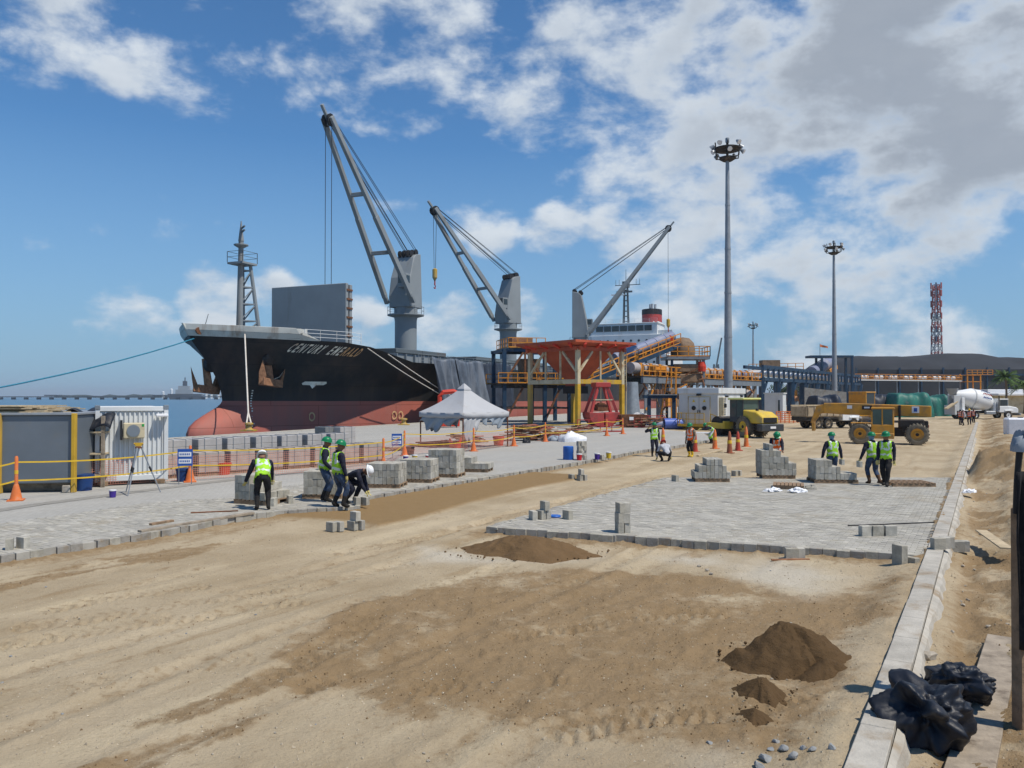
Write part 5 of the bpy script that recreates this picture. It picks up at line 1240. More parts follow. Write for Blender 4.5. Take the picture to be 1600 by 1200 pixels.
# palms and shrubs
def palm(px, py_top, Y, label, seed):
    p = W(px, py_top, Y); q = random.Random(seed); o = thing('palm_tree', label, 'palm tree', (p.x, p.y, -.1)); H_ = p.z-1.0
    b = MB(); b.path([(.15*math.sin(k*.5), 0, H_*k/6) for k in range(7)], [.28,.22,.2,.18,.17,.17,.18], 8); b.build('trunk', 'trunk', o, smooth=True)
    c = MB()
    for f in range(46):
        a = q.uniform(0, 6.283); el = q.uniform(-.3, 1.2); L = q.uniform(2.0, 2.9); pts = []
        for k in range(7):
            t = k/6; r = L*t*math.cos(el*(1-.3*t)); z = L*t*math.sin(el)-1.1*t*t; pts.append(V(math.cos(a)*r, math.sin(a)*r, H_+z))
        for k in range(6):
            p0_, p1_ = pts[k], pts[k+1]; sd = V(-math.sin(a), math.cos(a), 0)
            for s in (-1, 1):
                for h_ in (0, .5): m0 = p0_+(p1_-p0_)*h_; w = .5*(1-.6*(k/6))*s; c.add([m0, m0+(p1_-p0_)*.4, m0+sd*w+(p1_-p0_)*.9+V(0,0,-.22)], [(0,1,2)])
    c.build('crown', 'palm_leaf', o, fix=False)
palm(1571, 580, 140, 'palm tree with a full round crown in front of the dark stockpile', 1); palm(1600, 592, 142, 'smaller palm tree partly cut off beside the fuller palm', 2)
def shrub(px, py, Y, r, label, seed):
    p = W(px, py, Y); q = random.Random(seed); o = thing('shrub', label, 'shrub', (p.x, p.y, -.1)); b = MB(); h = max(1, p.z)
    for k in range(5): b.tube((0,0,0), (q.uniform(-.6,.6)*r,q.uniform(-.6,.6)*r,h), .06, .02, 5)
    b.build('trunk', 'trunk', o); c = MB()
    for k in range(420):
        d = V(q.gauss(0,1), q.gauss(0,1), q.gauss(0,1)).normalized()*r*q.random()**.45; ctr = V(d.x, d.y, h+d.z*.8); s = .22
        e1, e2 = V(q.uniform(-s,s),q.uniform(-s,s),q.uniform(-s,s)), V(q.uniform(-s,s),q.uniform(-s,s),q.uniform(-s,s)); c.add([ctr, ctr+e1, ctr+e1+e2, ctr+e2], [(0,1,2,3)])
    c.build('crown', 'shrub_leaf', o, fix=False)
shrub(1216, 608, 150, 1.9, 'leafy shrub between the first columns of the blue trestle', 4); shrub(1258, 610, 165, 1.9, 'leafy shrub at the middle of the blue trestle near the concrete wall', 5)
# far harbour crane by the ship stern
o = W(1119, 600, 420); fc = thing('harbour_crane', 'thin far harbour crane right of the conveyor head', 'crane', (o.x, o.y, 0))
b = MB(); b.beam((-3,0,0),(-1,0,20),.9); b.beam((3,0,0),(1,0,20),.9); b.beam((0,0,18),(3,0,34),.7); b.beam((5.5,0,0),(5.5,0,30),.5); b.build('mast', 'ship_dark', fc)
# ================================================================== VEHICLES
def wheel(parent, c, r, w, rim, tyre='tyre', tread=0, rimr=.55, side=1):
    """axle along local y"""
    b = MB(); b.lathe([(r*rimr,-w*.42),(r*.86,-w*.5),(r*.97,-w*.42),(r,-w*.25),(r,w*.25),(r*.97,w*.42),(r*.86,w*.5),(r*rimr,w*.42)], 28, (0,0,0), 'y', caps=False)
    t = b.build('wheel', tyre, parent, smooth=True, loc=c)
    if tread:
        l = MB()
        for k in range(tread):
            a = 2*math.pi*k/tread
            for s in (-1, 1):
                M = Matrix.Rotation(-a, 3, 'Y') @ Matrix.Rotation(s*.5, 3, 'X')
                ctr = Matrix.Rotation(-a+s*.06, 3, 'Y') @ V(0, s*w*.22, r*.99); l.box(ctr, (r*.09, w*.46, r*.05), rot=M)
        o = l.build('tread', tyre, t); o['kind'] = 'stuff'
    b = MB(); b.lathe([(r*rimr,-w*.36),(r*rimr*.9,-w*.30),(r*rimr*.55,-w*.22),(r*rimr*.5,-w*.34),(r*.12,-w*.36)], 20, (0,0,0), 'y', caps=False); b.lathe([(r*rimr,w*.36),(r*rimr*.9,w*.30),(r*rimr*.55,w*.22),(r*rimr*.5,w*.34),(r*.12,w*.36)], 20, (0,0,0), 'y', caps=False)
    b.build('rim', rim, t, smooth=True)
    b = MB(); b.tube((0,-w*.4,0), (0,w*.4,0), r*.16, n=10); b.build('hub', 'chassis', t)
    return t
def part(name, m, parent, *boxes, bevel=.02, poly=None, smooth=False):
    b = MB()
    for x in boxes: b.b0(*x)
    if poly: b.prism(*poly)
    return b.build(name, m, parent, bevel=bevel, smooth=smooth)
def quadp(name, m, parent, pts, solid=.02):
    b = MB(); b.add(pts, [tuple(range(len(pts)))]); return b.build(name, m, parent, solid=solid)
# road roller -----------------------------------------------------------
rp = G(1178, 684); rr = thing('road_roller', 'yellow road roller with glazed cab and black rear bumper on the dirt', 'road roller', (rp.x+.2, rp.y+1.0, .02), R(113))
for y in (-.72, .72): wheel(rr, (0,y,.78), .78, .55, 'roller_yellow', 'tyre_dusty', 22)
b = MB(); b.lathe([(.70,-1.02),(.75,-1.0),(.75,1.0),(.70,1.02),(.2,1.02)], 30, (3.0,0,.75), 'y'); b.build('drum', 'chassis', rr, smooth=True)
part('drum_frame', 'roller_yellow', rr, (1.9,4.0,1.06,1.22,.55,1.0), (1.9,4.0,-1.22,-1.06,.55,1.0), (3.85,4.05,-1.22,1.22,.55,1.0), (1.8,2.0,-1.22,1.22,.55,1.15))
part('articulation', 'chassis', rr, (.9,1.9,-.35,.35,.5,1.1))
part('chassis', 'chassis', rr, (-1.9,1.0,-.5,.5,.55,1.1))
hd = MB(); hd.prism([(-1.95,1.05),(.15,1.05),(.15,2.05),(-1.3,1.9),(-1.95,1.55)], -.78, .78, 'xz'); hood = hd.build('engine_hood', 'roller_yellow', rr, bevel=.06)
part('grille', 'dark', hood, (-1.99,-1.93,-.62,.62,1.12,1.5)); part('exhaust', 'dark', hood, (-.6,-.45,-.1,.1,1.9,2.15))
part('bumper', 'steel_dark', rr, (-2.25,-1.7,-1.05,1.05,.5,1.03), bevel=.05); part('number_plate', 'white', rr, (-2.28,-2.24,-.25,.25,.7,.86), bevel=0)
cab = part('cab', 'steel_dark', rr, (.15,1.7,-.78,.78,1.1,1.5), (.15,.25,-.78,-.68,1.5,2.8), (.15,.25,.68,.78,1.5,2.8), (1.6,1.7,-.78,-.68,1.5,2.8), (1.6,1.7,.68,.78,1.5,2.8), (.9,.98,.7,.78,1.5,2.8), (.9,.98,-.78,-.7,1.5,2.8))
part('cab_roof', 'roof_lime', rr, (.0,1.85,-.88,.88,2.8,2.95), bevel=.05)
part('cab_window', 'glass_green', cab, (.18,.22,-.68,.68,1.5,2.8), bevel=0); part('cab_window', 'glass_green', cab, (1.63,1.67,-.68,.68,1.5,2.8), bevel=0)
part('cab_window', 'glass_green', cab, (.25,1.6,.72,.75,1.5,2.8), bevel=0); part('cab_window', 'glass_green', cab, (.25,1.6,-.75,-.72,1.5,2.8), bevel=0)
part('seat', 'dark', cab, (.5,1.0,-.25,.25,1.5,2.1)); part('mirror', 'dark', rr, (1.75,1.8,1.0,1.25,2.2,2.5)); part('mirror', 'dark', rr, (1.75,1.8,-1.25,-1.0,2.2,2.5))
part('step', 'chassis', rr, (.2,.9,.8,1.05,.55,.62))
# telehandler --------------------------------------------------------------
ca = math.atan2(.42, -.9); tp = G(1397, 695); th = thing('telehandler', 'orange telehandler with long boom and big dusty tyres standing on the dirt', 'telehandler', (tp.x+.1, tp.y+1.0, .02), ca)
for x in (-1.65, 1.65):
    for y in (-1.0, 1.0): wheel(th, (x,y,.66), .66, .46, 'tele_orange', 'tyre_dusty', 20, .58)
part('chassis', 'chassis', th, (-2.1,2.0,-.55,.55,.5,1.05), (-2.3,-.8,-.7,.7,.75,1.5))
part('engine_cover', 'dark', th, (-2.2,-.6,-1.0,-.55,.85,1.5), bevel=.05)
part('axle', 'chassis', th, (1.5,1.8,-.9,.9,.55,.78)); part('axle', 'chassis', th, (-1.8,-1.5,-.9,.9,.55,.78))
bm_ = MB(); bm_.prism([(-2.5,1.75),(-2.5,2.45),(2.6,2.62),(3.9,2.62),(3.9,1.95),(2.6,1.85)], -.55, -.05, 'xz'); boom = bm_.build('boom', 'tele_orange', th, bevel=.03)
b = MB(); b.prism([(3.8,2.55),(4.35,2.45),(4.75,1.3),(4.55,1.2),(4.1,1.9),(3.8,1.95)], -.5, -.1, 'xz'); b.build('boom_head', 'tele_orange', th, bevel=.02)
part('fork_carriage', 'tele_orange', th, (4.45,4.65,-.75,.15,.75,1.35))

for x, z, w, h, m in ((-1.6,2.0,.42,.42,'white'),(1.25,2.2,.6,.26,'dark'),(2.3,2.25,.3,.22,'white')): part('boom_marking', m, boom, (x-w/2,x+w/2,-.045,-.035,z,z+h), bevel=0)
part('boom_marking', 'sign_blue', boom, (-1.7,-1.5,-.033,-.028,2.08,2.32), bevel=0); part('boom_marking', 'white', boom, (1.08,1.42,-.033,-.028,2.28,2.38), bevel=0)
cb = part('cab', 'tele_orange', th, (-.35,1.0,.05,.95,.6,1.25), (-.35,-.25,.85,.95,1.25,2.25), (.9,1.0,.85,.95,1.25,2.1), (.3,.38,.87,.95,1.25,2.25), (-.35,-.25,.05,.15,1.25,2.25), (.9,1.0,.05,.15,1.25,2.1), (-.4,1.0,.02,.98,2.25,2.35), bevel=.03)
part('cab_window', 'glass_green', cb, (-.25,.9,.89,.92,1.25,2.25), bevel=0); part('cab_window', 'glass_green', cb, (.93,.97,.15,.85,1.25,2.25), bevel=0); part('cab_window', 'glass_green', cb, (-.32,-.29,.15,.85,1.25,2.25), bevel=0)
part('seat', 'dark', cb, (-.1,.35,.3,.75,1.2,1.8)); part('fender', 'tele_orange', th, (.95,2.2,.75,1.2,1.32,1.38), bevel=.02); part('fuel_tank', 'tele_orange', th, (-.35,.9,.55,1.0,.35,.7), bevel=.04)
part('lift_cylinder', 'galv', th, (-1.5,1.2,-.38,-.22,1.35,1.5)); part('rear_light', 'bin_red', th, (-2.33,-2.29,.45,.6,1.1,1.25), bevel=0); part('engine_block', 'chassis', th, (-2.1,-.6,.1,.75,1.05,1.6), bevel=.08)
part('exhaust', 'dark', th, (-.75,-.6,-.1,.05,1.5,2.5))
# tan dump truck -----------------------------------------------------------
dp = W(1290, 668, 77); dt = thing('dump_truck', 'dusty tan dump truck with a white cab behind the telehandler boom', 'dump truck', (dp.x, dp.y, .0), R(16))
for x, r_ in ((-1.6,.5),(-.5,.5),(2.45,.48)):
    for y in (-.9, .9): wheel(dt, (x,y,r_), r_, .34 if x > 0 else .5, 'tan_body', 'tyre', 0)
part('chassis', 'chassis', dt, (-3.0,3.2,-.45,.45,.6,.9)); part('tail_frame', 'chassis', dt, (-3.1,-1.0,-1.05,1.05,.75,1.12))
bed = part('dump_bed', 'tan_body', dt, (-3.0,.9,-1.15,1.15,1.12,1.25), (-3.0,.9,-1.2,-1.1,1.2,2.15), (-3.0,.9,1.1,1.2,1.2,2.15), (.8,.95,-1.2,1.2,1.2,2.35), (-3.05,-2.95,-1.2,1.2,1.2,2.1))
for k in range(6): part('bed_rib', 'tan_body', bed, (-2.9+k*.72,-2.8+k*.72,-1.27,-1.19,1.2,2.12), bevel=0)
part('bed_rail', 'wood_pale', bed, (-3.05,.95,-1.26,-1.14,2.15,2.25)); part('bed_rail', 'wood_pale', bed, (-3.05,.95,1.14,1.26,2.15,2.25))
dc = part('cab', 'white_paint', dt, (1.15,2.3,-1.0,1.0,.75,1.5), (1.15,1.27,-1.0,1.0,1.5,2.2), (1.15,2.15,-1.0,1.0,2.15,2.25), (2.05,2.15,-1.0,-.9,1.5,2.2), (2.05,2.15,.9,1.0,1.5,2.2), bevel=.04)
part('cab_window', 'glass', dc, (1.3,2.05,-.97,-.94,1.5,2.15), bevel=0); part('cab_window', 'glass', dc, (2.08,2.12,-.9,.9,1.5,2.15), bevel=0)
b = MB(); b.prism([(2.3,.7),(3.3,.7),(3.35,1.25),(3.1,1.42),(2.3,1.55)], -.75, .75, 'xz'); b.build('bonnet', 'white_paint', dt, bevel=.06)
part('front_fender', 'white_paint', dt, (1.9,3.0,-1.1,-.72,.98,1.12), (1.9,3.0,.72,1.1,.98,1.12), bevel=.05); part('bumper', 'chassis', dt, (3.3,3.5,-1.0,1.0,.5,.75)); part('headlight', 'white', dt, (3.28,3.36,-.95,-.78,.95,1.12)); part('headlight', 'white', dt, (3.28,3.36,.78,.95,.95,1.12))
# excavator cab showing above the boom
xp = W(1340, 650, 88); xv = thing('excavator', 'yellow-brown excavator whose dark cab shows above the telehandler boom', 'excavator', (xp.x, xp.y, 0), R(30))
part('track', 'chassis', xv, (-1.6,1.6,-1.3,-.75,0,.8), bevel=.2); part('track', 'chassis', xv, (-1.6,1.6,.75,1.3,0,.8), bevel=.2)
part('body', 'tele_orange', xv, (-1.8,1.2,-1.2,1.2,.9,1.9), bevel=.06); xc = part('cab', 'tele_orange', xv, (-.2,1.4,-1.2,1.0,1.9,2.1), (-.2,-.05,-1.2,1.0,2.1,3.5), (1.3,1.4,-1.2,-1.05,2.1,3.5), (1.3,1.4,.85,1.0,2.1,3.5), (-.25,1.5,-1.25,1.05,3.45,3.6), bevel=.04)
part('cab_window', 'glass', xc, (-.05,1.3,-1.16,-1.1,2.1,3.45), bevel=0); part('cab_window', 'glass', xc, (1.32,1.37,-1.05,.85,2.1,3.45), bevel=0)
b = MB(); b.beam((1.2,.9,1.6),(3.2,1.1,2.4),.4,.5); b.beam((3.2,1.1,2.4),(3.9,1.1,.5),.3,.4); b.build('digging_arm', 'tele_orange', xv, bevel=.03)
# concrete mixer ---------------------------------------------------------------
mp = W(1530, 655, 108); mx_ = thing('concrete_mixer_truck', 'white concrete mixer truck with its drum mouth and chute toward the green tarpaulins', 'mixer truck', (mp.x, mp.y, 0), R(6))
for x in (-2.6, -1.4, 3.4):
    for y in (-1.05, 1.05): wheel(mx_, (x,y,.55), .55, .5 if x < 0 else .34, 'white_paint', 'tyre')
part('chassis', 'chassis', mx_, (-4.2,4.6,-.5,.5,.75,1.1))
b = MB(); rot = Matrix.Rotation(R(12), 3, 'Y'); b.lathe([(.55,-3.1),(.75,-2.5),(1.35,-1.0),(1.42,.4),(1.25,1.5),(.85,2.1),(.3,2.25)], 28, (-.6,0,2.62), 'x', 0, rot); dr = b.build('drum', 'white_paint', mx_, smooth=True)
b = MB(); b.lathe([(1.37,-.85),(1.42,-.8),(1.42,-.65),(1.37,-.6)], 28, (-.6,0,2.62), 'x', 0, rot); b.build('drum_ring', 'panel_grey', dr)
for ang, w, m in ((R(-35),.9,'bin_red'),(R(-62),1.0,'sign_blue'),(R(-12),.8,'sign_blue')):
    b = MB()
    for k in range(6):
        u = k/5*1.1+.15; r_ = 1.44-.08*max(0, u-.4); vs = [rot @ V(u+dx, math.cos(ang+da)*r_*-1*-1*-1, math.sin(-ang+da)*r_) + V(-.6,0,2.62) for dx, da in ((0,0),(.16,0),(.16,.16),(0,.16))]
        b.add(vs, [(0,1,2,3)])
    b.build('drum_letter', m, dr, fix=False)
b = MB(); b.lathe([(.35,-.3),(.6,.1),(.75,.6)], 14, (-3.85,0,3.55)); b.build('charge_hopper', 'galv', mx_, smooth=True)
part('drum_stand', 'white_paint', mx_, (-3.1,-2.7,-.9,.9,1.1,2.9), (1.5,1.9,-.8,.8,1.1,2.3)); b = MB(); b.beam((-3.4,-.4,2.5),(-5.6,-1.1,1.4),.5,.16); b.build('discharge_chute', 'wood_pale', mx_)
part('rear_fender', 'white_paint', mx_, (-3.4,-.6,-1.35,-.8,1.15,1.22), (-3.4,-.6,.8,1.35,1.15,1.22)); part('rear_frame', 'panel_grey', mx_, (-4.3,-4.0,-1.1,1.1,.6,1.9), (-4.1,-3.0,-.7,-.5,1.1,3.2), (-4.1,-3.0,.5,.7,1.1,3.2))
mc = part('cab', 'white_paint', mx_, (2.1,3.6,-1.1,1.1,.9,1.75), (2.1,2.25,-1.1,1.1,1.75,2.65), (2.1,3.5,-1.1,1.1,2.6,2.75), (3.35,3.45,-1.1,-.98,1.75,2.6), (3.35,3.45,.98,1.1,1.75,2.6), bevel=.05)
part('cab_window', 'glass', mc, (2.3,3.35,-1.07,-1.03,1.78,2.6), bevel=0); part('cab_window', 'glass', mc, (3.38,3.43,-.98,.98,1.78,2.6), bevel=0)
b = MB(); b.prism([(3.6,.8),(5.1,.8),(5.15,1.35),(4.8,1.6),(3.6,1.8)], -.85, .85, 'xz'); b.build('bonnet', 'white_paint', mx_, bevel=.08); part('front_bumper', 'galv', mx_, (5.05,5.3,-1.1,1.1,.5,.8)); part('exhaust_stack', 'dark', mx_, (2.0,2.12,-1.2,-1.08,1.2,3.2)); part('fuel_tank', 'galv', mx_, (.2,1.7,-1.1,-.6,.6,1.1), bevel=.1); part('front_fender', 'white_paint', mx_, (2.85,4.1,-1.2,-.8,1.05,1.25), (2.85,4.1,.8,1.2,1.05,1.25), bevel=.06)
# white tank block on the verge
tp_ = G(1590, 684); tk = thing('water_tote', 'white plastic tote tank standing on the verge beyond the kerb', 'tank', (tp_.x+.6, tp_.y+.6, .12), R(-20))
part('tank', 'plastic_white', tk, (-1.0,1.0,-.7,.7,0,1.35), bevel=.12); part('pallet', 'wood_grey', tk, (-1.0,1.0,-.7,.7,-.14,0)); part('cap', 'dark', tk, (-.15,.15,-.15,.15,1.35,1.42))
# ================================================================== PEOPLE
TMP = bpy.data.scenes.new('workbench')
def ik(a, t, l1, l2, pole):
    d = t-a; L = min(d.length, (l1+l2)*.995); u = d.normalized(); t = a+u*L
    x = (l1*l1-l2*l2+L*L)/(2*L); h = math.sqrt(max(1e-6, l1*l1-x*x)); p = pole-u*pole.dot(u)
    p = p.normalized() if p.length > 1e-5 else V(0,1,0); return a+u*x+p*h, t
def person(loc, head, label, pose, vest='vest_lime', trousers='denim', shirt='navy', helmet='helmet_green', hand='glove', boots='boot', hood=None, scale=1.0, group=None):
    """local axes: x right, y forward, z up"""
    o = thing('person', label, 'person', loc, head, group)
    P = dict(pelvis=(0,0,.93), lean=0.04, side=0.0, twist=0.0, nod=0.0, lh=(-.25,.06,.82), rh=(.25,.06,.82), lf=(-.1,0,0), rf=(.1,.02,0), lpole=(-.25,-.8,-.2), rpole=(.25,-.8,-.2), lk=(-.12,1,.1), rk=(.12,1,.1)); P.update(pose)
    pel = Vector(P['pelvis']); M = Matrix.Rotation(P['side'], 3, 'Y') @ Matrix.Rotation(-P['lean'], 3, 'X'); T = M @ Matrix.Rotation(P['twist'], 3, 'Z')
    up, fw, rt = T @ V(0,0,1), T @ V(0,1,0), T @ V(1,0,0)
    Hm = T @ Matrix.Rotation(-P['nod'], 3, 'X'); hup, hfw = Hm @ V(0,0,1), Hm @ V(0,1,0)
    vs, rad, kind, ed = [], [], [], []
    def add(p, r, k, par=None):
        g = {'hip':1.16,'torso':1.18,'head':1.22,'arm':1.38,'clav':1.3,'hand':1.15,'leg':1.3,'boot':1.25}[k]; vs.append(Vector(p)); rad.append((r[0]*g, r[1]*g)); kind.append(k); i = len(vs)-1
        if par is not None: ed.append((par, i))
        return i
    ip = add(pel, (.155,.125), 'hip'); iw = add(pel+up*.16, (.145,.115), 'torso', ip); ic = add(pel+up*.36, (.17,.125), 'torso', iw); ib = add(pel+up*.49, (.12,.09), 'torso', ic)
    nk = add(pel+up*.56+hfw*.01, (.06,.06), 'head', ib); hb_ = pel+up*.545
    ch_ = add(hb_+hup*.055+hfw*.035, (.066,.072), 'head', nk); hm = add(hb_+hup*.125+hfw*.03, (.082,.098), 'head', ch_); add(hb_+hup*.195+hfw*.02, (.07,.085), 'head', hm)
    add(hb_+hup*.105+hfw*.145, (.014,.016), 'head', hm)                                          # nose
    for s in (-1, 1): add(hb_+hup*.115+(Hm @ V(1,0,0))*s*.095, (.012,.022), 'head', hm)            # ears
    for s, hnd, pole in ((-1, P['lh'], P['lpole']), (1, P['rh'], P['rpole'])):
        sh = pel+up*.45+rt*s*.205; ish = add(sh, (.068,.068), 'arm', ic); el, wr = ik(sh, Vector(hnd), .29, .255, Vector(pole))
        iel = add(el, (.048,.048), 'arm', ish); fd = (wr-el).normalized(); iwr = add(wr, (.034,.034), 'arm', iel); ipm = add(wr+fd*.07, (.036,.028), 'hand', iwr)
        sd = fd.cross(up); sd = sd.normalized() if sd.length > .05 else rt.copy(); dn = fd.cross(sd)
        for f, (off, ln_) in enumerate(((-.032,.07),(-.011,.082),(.011,.078),(.032,.06))):
            k1 = add(wr+fd*.12+sd*off, (.0095,.0095), 'hand', ipm); add(wr+fd*(.12+ln_*.8)+sd*off*1.1+dn*ln_*.5*s, (.008,.008), 'hand', k1)
        t1 = add(wr+fd*.06+sd*.05+dn*.02*s, (.011,.011), 'hand', ipm); add(wr+fd*.10+sd*.065+dn*.045*s, (.009,.009), 'hand', t1)
    for s, ft, pole in ((-1, P['lf'], P['lk']), (1, P['rf'], P['rk'])):
        hp_ = pel+V(s*.095,0,-.06); ft = Vector(ft); yaw = ft.z > .04
        an = ft+V(0,0,.085); kn, an = ik(hp_, an, .43, .425, Vector(pole)); ih = add(hp_, (.098,.098), 'leg', ip); ikn = add(kn, (.063,.063), 'leg', ih); ica = add(kn+(an-kn)*.35-V(0,.015,0), (.06,.06), 'leg', ikn); ian = add(an, (.044,.044), 'boot', ica)
        add(an+V(0,-.05,-.045), (.04,.04), 'boot', ian); ifo = add(an+V(s*.02,.11,-.045), (.044,.038), 'boot', ian); add(an+V(s*.025,.17,-.053), (.036,.03), 'boot', ifo)
    me = bpy.data.meshes.new('p'); me.from_pydata([tuple(v*scale) for v in vs], ed, []); ob = bpy.data.objects.new('p', me); TMP.collection.objects.link(ob)
    sm = ob.modifiers.new('skin', 'SKIN'); sm.use_smooth_shade = True; sm.branch_smoothing = .4
    for i, r in enumerate(rad): me.skin_vertices[0].data[i].radius = (r[0]*scale, r[1]*scale); me.skin_vertices[0].data[i].use_root = (i == 0)
    sb = ob.modifiers.new('sub', 'SUBSURF'); sb.levels = 2
    vl = TMP.view_layers[0]; vl.update(); ev = ob.evaluated_get(vl.depsgraph); bme = bpy.data.meshes.new_from_object(ev)
    bpy.data.objects.remove(ob)
    mats = [trousers, shirt, hand, boots, 'skin', hood or 'skin']
    bme.materials.clear()
    for m in mats: bme.materials.append(MT(m))
    segs = []
    for a, b_ in ed: segs.append((vs[a]*scale, vs[b_]*scale, kind[b_] if not (kind[a] == 'torso' and kind[b_] == 'arm') else 'clav', (rad[a][0]+rad[b_][0])/2*scale))
    A_ = np.array([s[0] for s in segs]); B_ = np.array([s[1] for s in segs]); Rr = np.array([s[3] for s in segs])
    fc = np.array([p.center for p in bme.polygons]); D = B_-A_; LL = (D*D).sum(1)+1e-9
    tt = np.clip(((fc[:, None]-A_[None])*D[None]).sum(2)/LL, 0, 1); dist = np.linalg.norm(fc[:, None]-(A_[None]+tt[..., None]*D[None]), axis=2)/(Rr[None]**.75)
    near = dist.argmin(1); vf = []; 
    for i, p in enumerate(bme.polygons):
        k = segs[near[i]][2]; c = Vector(fc[i])/scale; t = (c-pel).dot(up)
        if k in ('torso', 'clav', 'arm'): mi = 1
        elif k == 'hip': mi = 1 if t > .08 else 0
        elif k == 'leg': mi = 0
        elif k == 'boot': mi = 3
        elif k == 'hand': mi = 2
        else: mi = 4 if (p.normal.dot(hfw) > .35 or not hood) else 5
        p.material_index = mi; p.use_smooth = True
        lat = abs((c-pel).dot(rt))
        if vest and ((k in ('torso', 'hip', 'leg') and -.06 < t < .47) or (k == 'clav' and lat < .165)) and lat < .2 and t > -.06 and not (k == 'leg' and t < -.04): vf.append(i)
    from mathutils import noise as mn
    nr_ = [v.normal.copy() for v in bme.vertices]
    for v, nv_ in zip(bme.vertices, nr_): v.co += nv_*(.010*mn.noise(v.co*11+Vector(loc))+.006*mn.noise(v.co*26))*(1 if v.co.z < 1.38*scale else 0)
    body = bpy.data.objects.new('body', bme); COL.objects.link(body); body.parent = o
    if vest:
        idx = {}; nv = []; nf = []; nm = []
        for i in vf:
            p = bme.polygons[i]; f = []
            for v in p.vertices:
                if v not in idx: idx[v] = len(nv); nv.append(bme.vertices[v].co+bme.vertices[v].normal*.016*scale)
                f.append(idx[v])
            c = Vector(fc[i])/scale; t = (c-pel).dot(up); lat = abs((c-pel).dot(rt)); nf.append(f); nm.append(1 if (.06 < t < .115 or .235 < t < .29 or (.07 < lat < .12 and t > .29)) else 0)
        vm = bpy.data.meshes.new('vest'); vm.from_pydata([tuple(v) for v in nv], [], nf); vm.materials.append(MT(vest)); vm.materials.append(MT('reflect')); vm.polygons.foreach_set('material_index', nm); vm.polygons.foreach_set('use_smooth', [True]*len(nf))
        vo = bpy.data.objects.new('safety_vest', vm); COL.objects.link(vo); vo.parent = o; sl_ = vo.modifiers.new('s', 'SOLIDIFY'); sl_.thickness = .012
    if helmet:
        h = MB(); c = (hb_+hup*.165+hfw*.015)*scale; rot = Matrix((Hm @ V(1,0,0), hfw, hup)).transposed(); prof = [(.150,-.012),(.128,.0),(.126,.03),(.112,.075),(.075,.112),(.03,.128),(.001,.130)]
        h.lathe([(r*scale*.98, z*scale) for r, z in prof], 18, (0,0,0)); h.v = [tuple(c+rot @ V(x, y*1.14+(.035*scale if (z < .0 and y > 0) else 0), z)) for x, y, z in h.v]
        ho = h.build('hard_hat', helmet, o, smooth=True)
        r2 = MB(); r2.beam(c+rot @ V(0,-.06*scale,.118*scale), c+rot @ V(0,.07*scale,.118*scale), .03*scale, .018*scale); r2.build('hat_ridge', helmet, ho)
    return o
def at(px, py, z=0.0): p = G(px, py, z); return (p.x, p.y, z)
def face(dx, dy): return math.atan2(-dx, dy)
person(at(410, 797, PZ), face(-.35, 1), 'worker in lime vest and black trousers bending over an open block stack', dict(lean=.85, nod=-.1, pelvis=(0,-.08,.92), lh=(-.42,.42,.68), rh=(.26,.55,.72), lf=(-.13,0,0), rf=(.14,-.04,0)), trousers='black_cloth', shirt='navy', helmet='helmet_white', scale=1.0)
person(at(506, 784, PZ), face(.9, .3), 'worker in lime vest with yellow glove at his hip standing against a block pallet', dict(lean=.05, nod=.15, lh=(-.24,.10,.86), rh=(.22,.16,.92), lf=(-.1,-.04,0), rf=(.1,.05,0)), scale=1.03)
person(at(528, 793, PZ), face(.75, .55), 'worker in lime vest and jeans watching the crouched man at the paving edge', dict(lean=.03, nod=.25, lh=(-.24,.05,.80), rh=(.24,.12,.82), lf=(-.12,-.06,0), rf=(.13,.09,0)), scale=1.02)
person(at(548, 786, PZ), face(.92, -.15), 'crouched worker in white hard hat and navy clothes laying a block', dict(lean=1.25, nod=.15, pelvis=(0,-.16,.72), lh=(-.12,.50,.16), rh=(.12,.56,.14), lf=(-.13,.06,0), rf=(.13,-.12,0), lk=(-.3,1,.3), rk=(.3,1,.3)), vest=None, shirt='navy', trousers='navy', helmet='helmet_white')
person(at(1022, 713), face(.05, -1), 'worker in lime vest raising an arm to his head beside the crouched man', dict(rh=(.34,.12,1.42), rpole=(.9,-.2,-.5), lh=(-.26,.05,.85)), trousers='navy', scale=1.0)
person(at(1041, 721), face(-.2, 1), 'crouched man in grey shirt and dark red cap on the dirt', dict(lean=.75, nod=.2, pelvis=(0,-.12,.40), lh=(-.34,.30,.22), rh=(.34,.30,.22), lf=(-.16,.05,0), rf=(.16,.05,0), lk=(-.6,1,.3), rk=(.6,1,.3), lpole=(-1,-.2,.2), rpole=(1,-.2,.2)), vest=None, shirt='shirt_grey', trousers='black_cloth', helmet='helmet_red')
person(at(1080, 714), face(-.6, -.6), 'worker in camouflage shirt, orange vest and yellow rubber boots', dict(lean=.12, nod=.2, lh=(-.22,.12,.86), rh=(.24,.1,.84), lf=(-.09,.02,0), rf=(.09,-.03,0)), vest='vest_orange', shirt='camo', trousers='black_cloth', boots='boot_yellow', hand='skin')
person(at(1113, 693), face(-1, -.1), 'worker in lime vest stooping with arms stretched out by the white pipe', dict(lean=1.05, nod=-.2, pelvis=(0,-.12,.86), lh=(-.15,.75,.95), rh=(.15,.78,.92), lf=(-.1,0,0), rf=(.1,.05,0)), trousers='denim')
person(at(1212, 738), face(-.15, -1), 'worker in orange vest leaning over a tall block stack', dict(lean=.42, nod=.3, lh=(-.18,.55,.92), rh=(.22,.52,.94), lf=(-.13,0,0), rf=(.13,-.05,0)), vest='vest_orange', shirt='navy', trousers='navy', hand='skin')
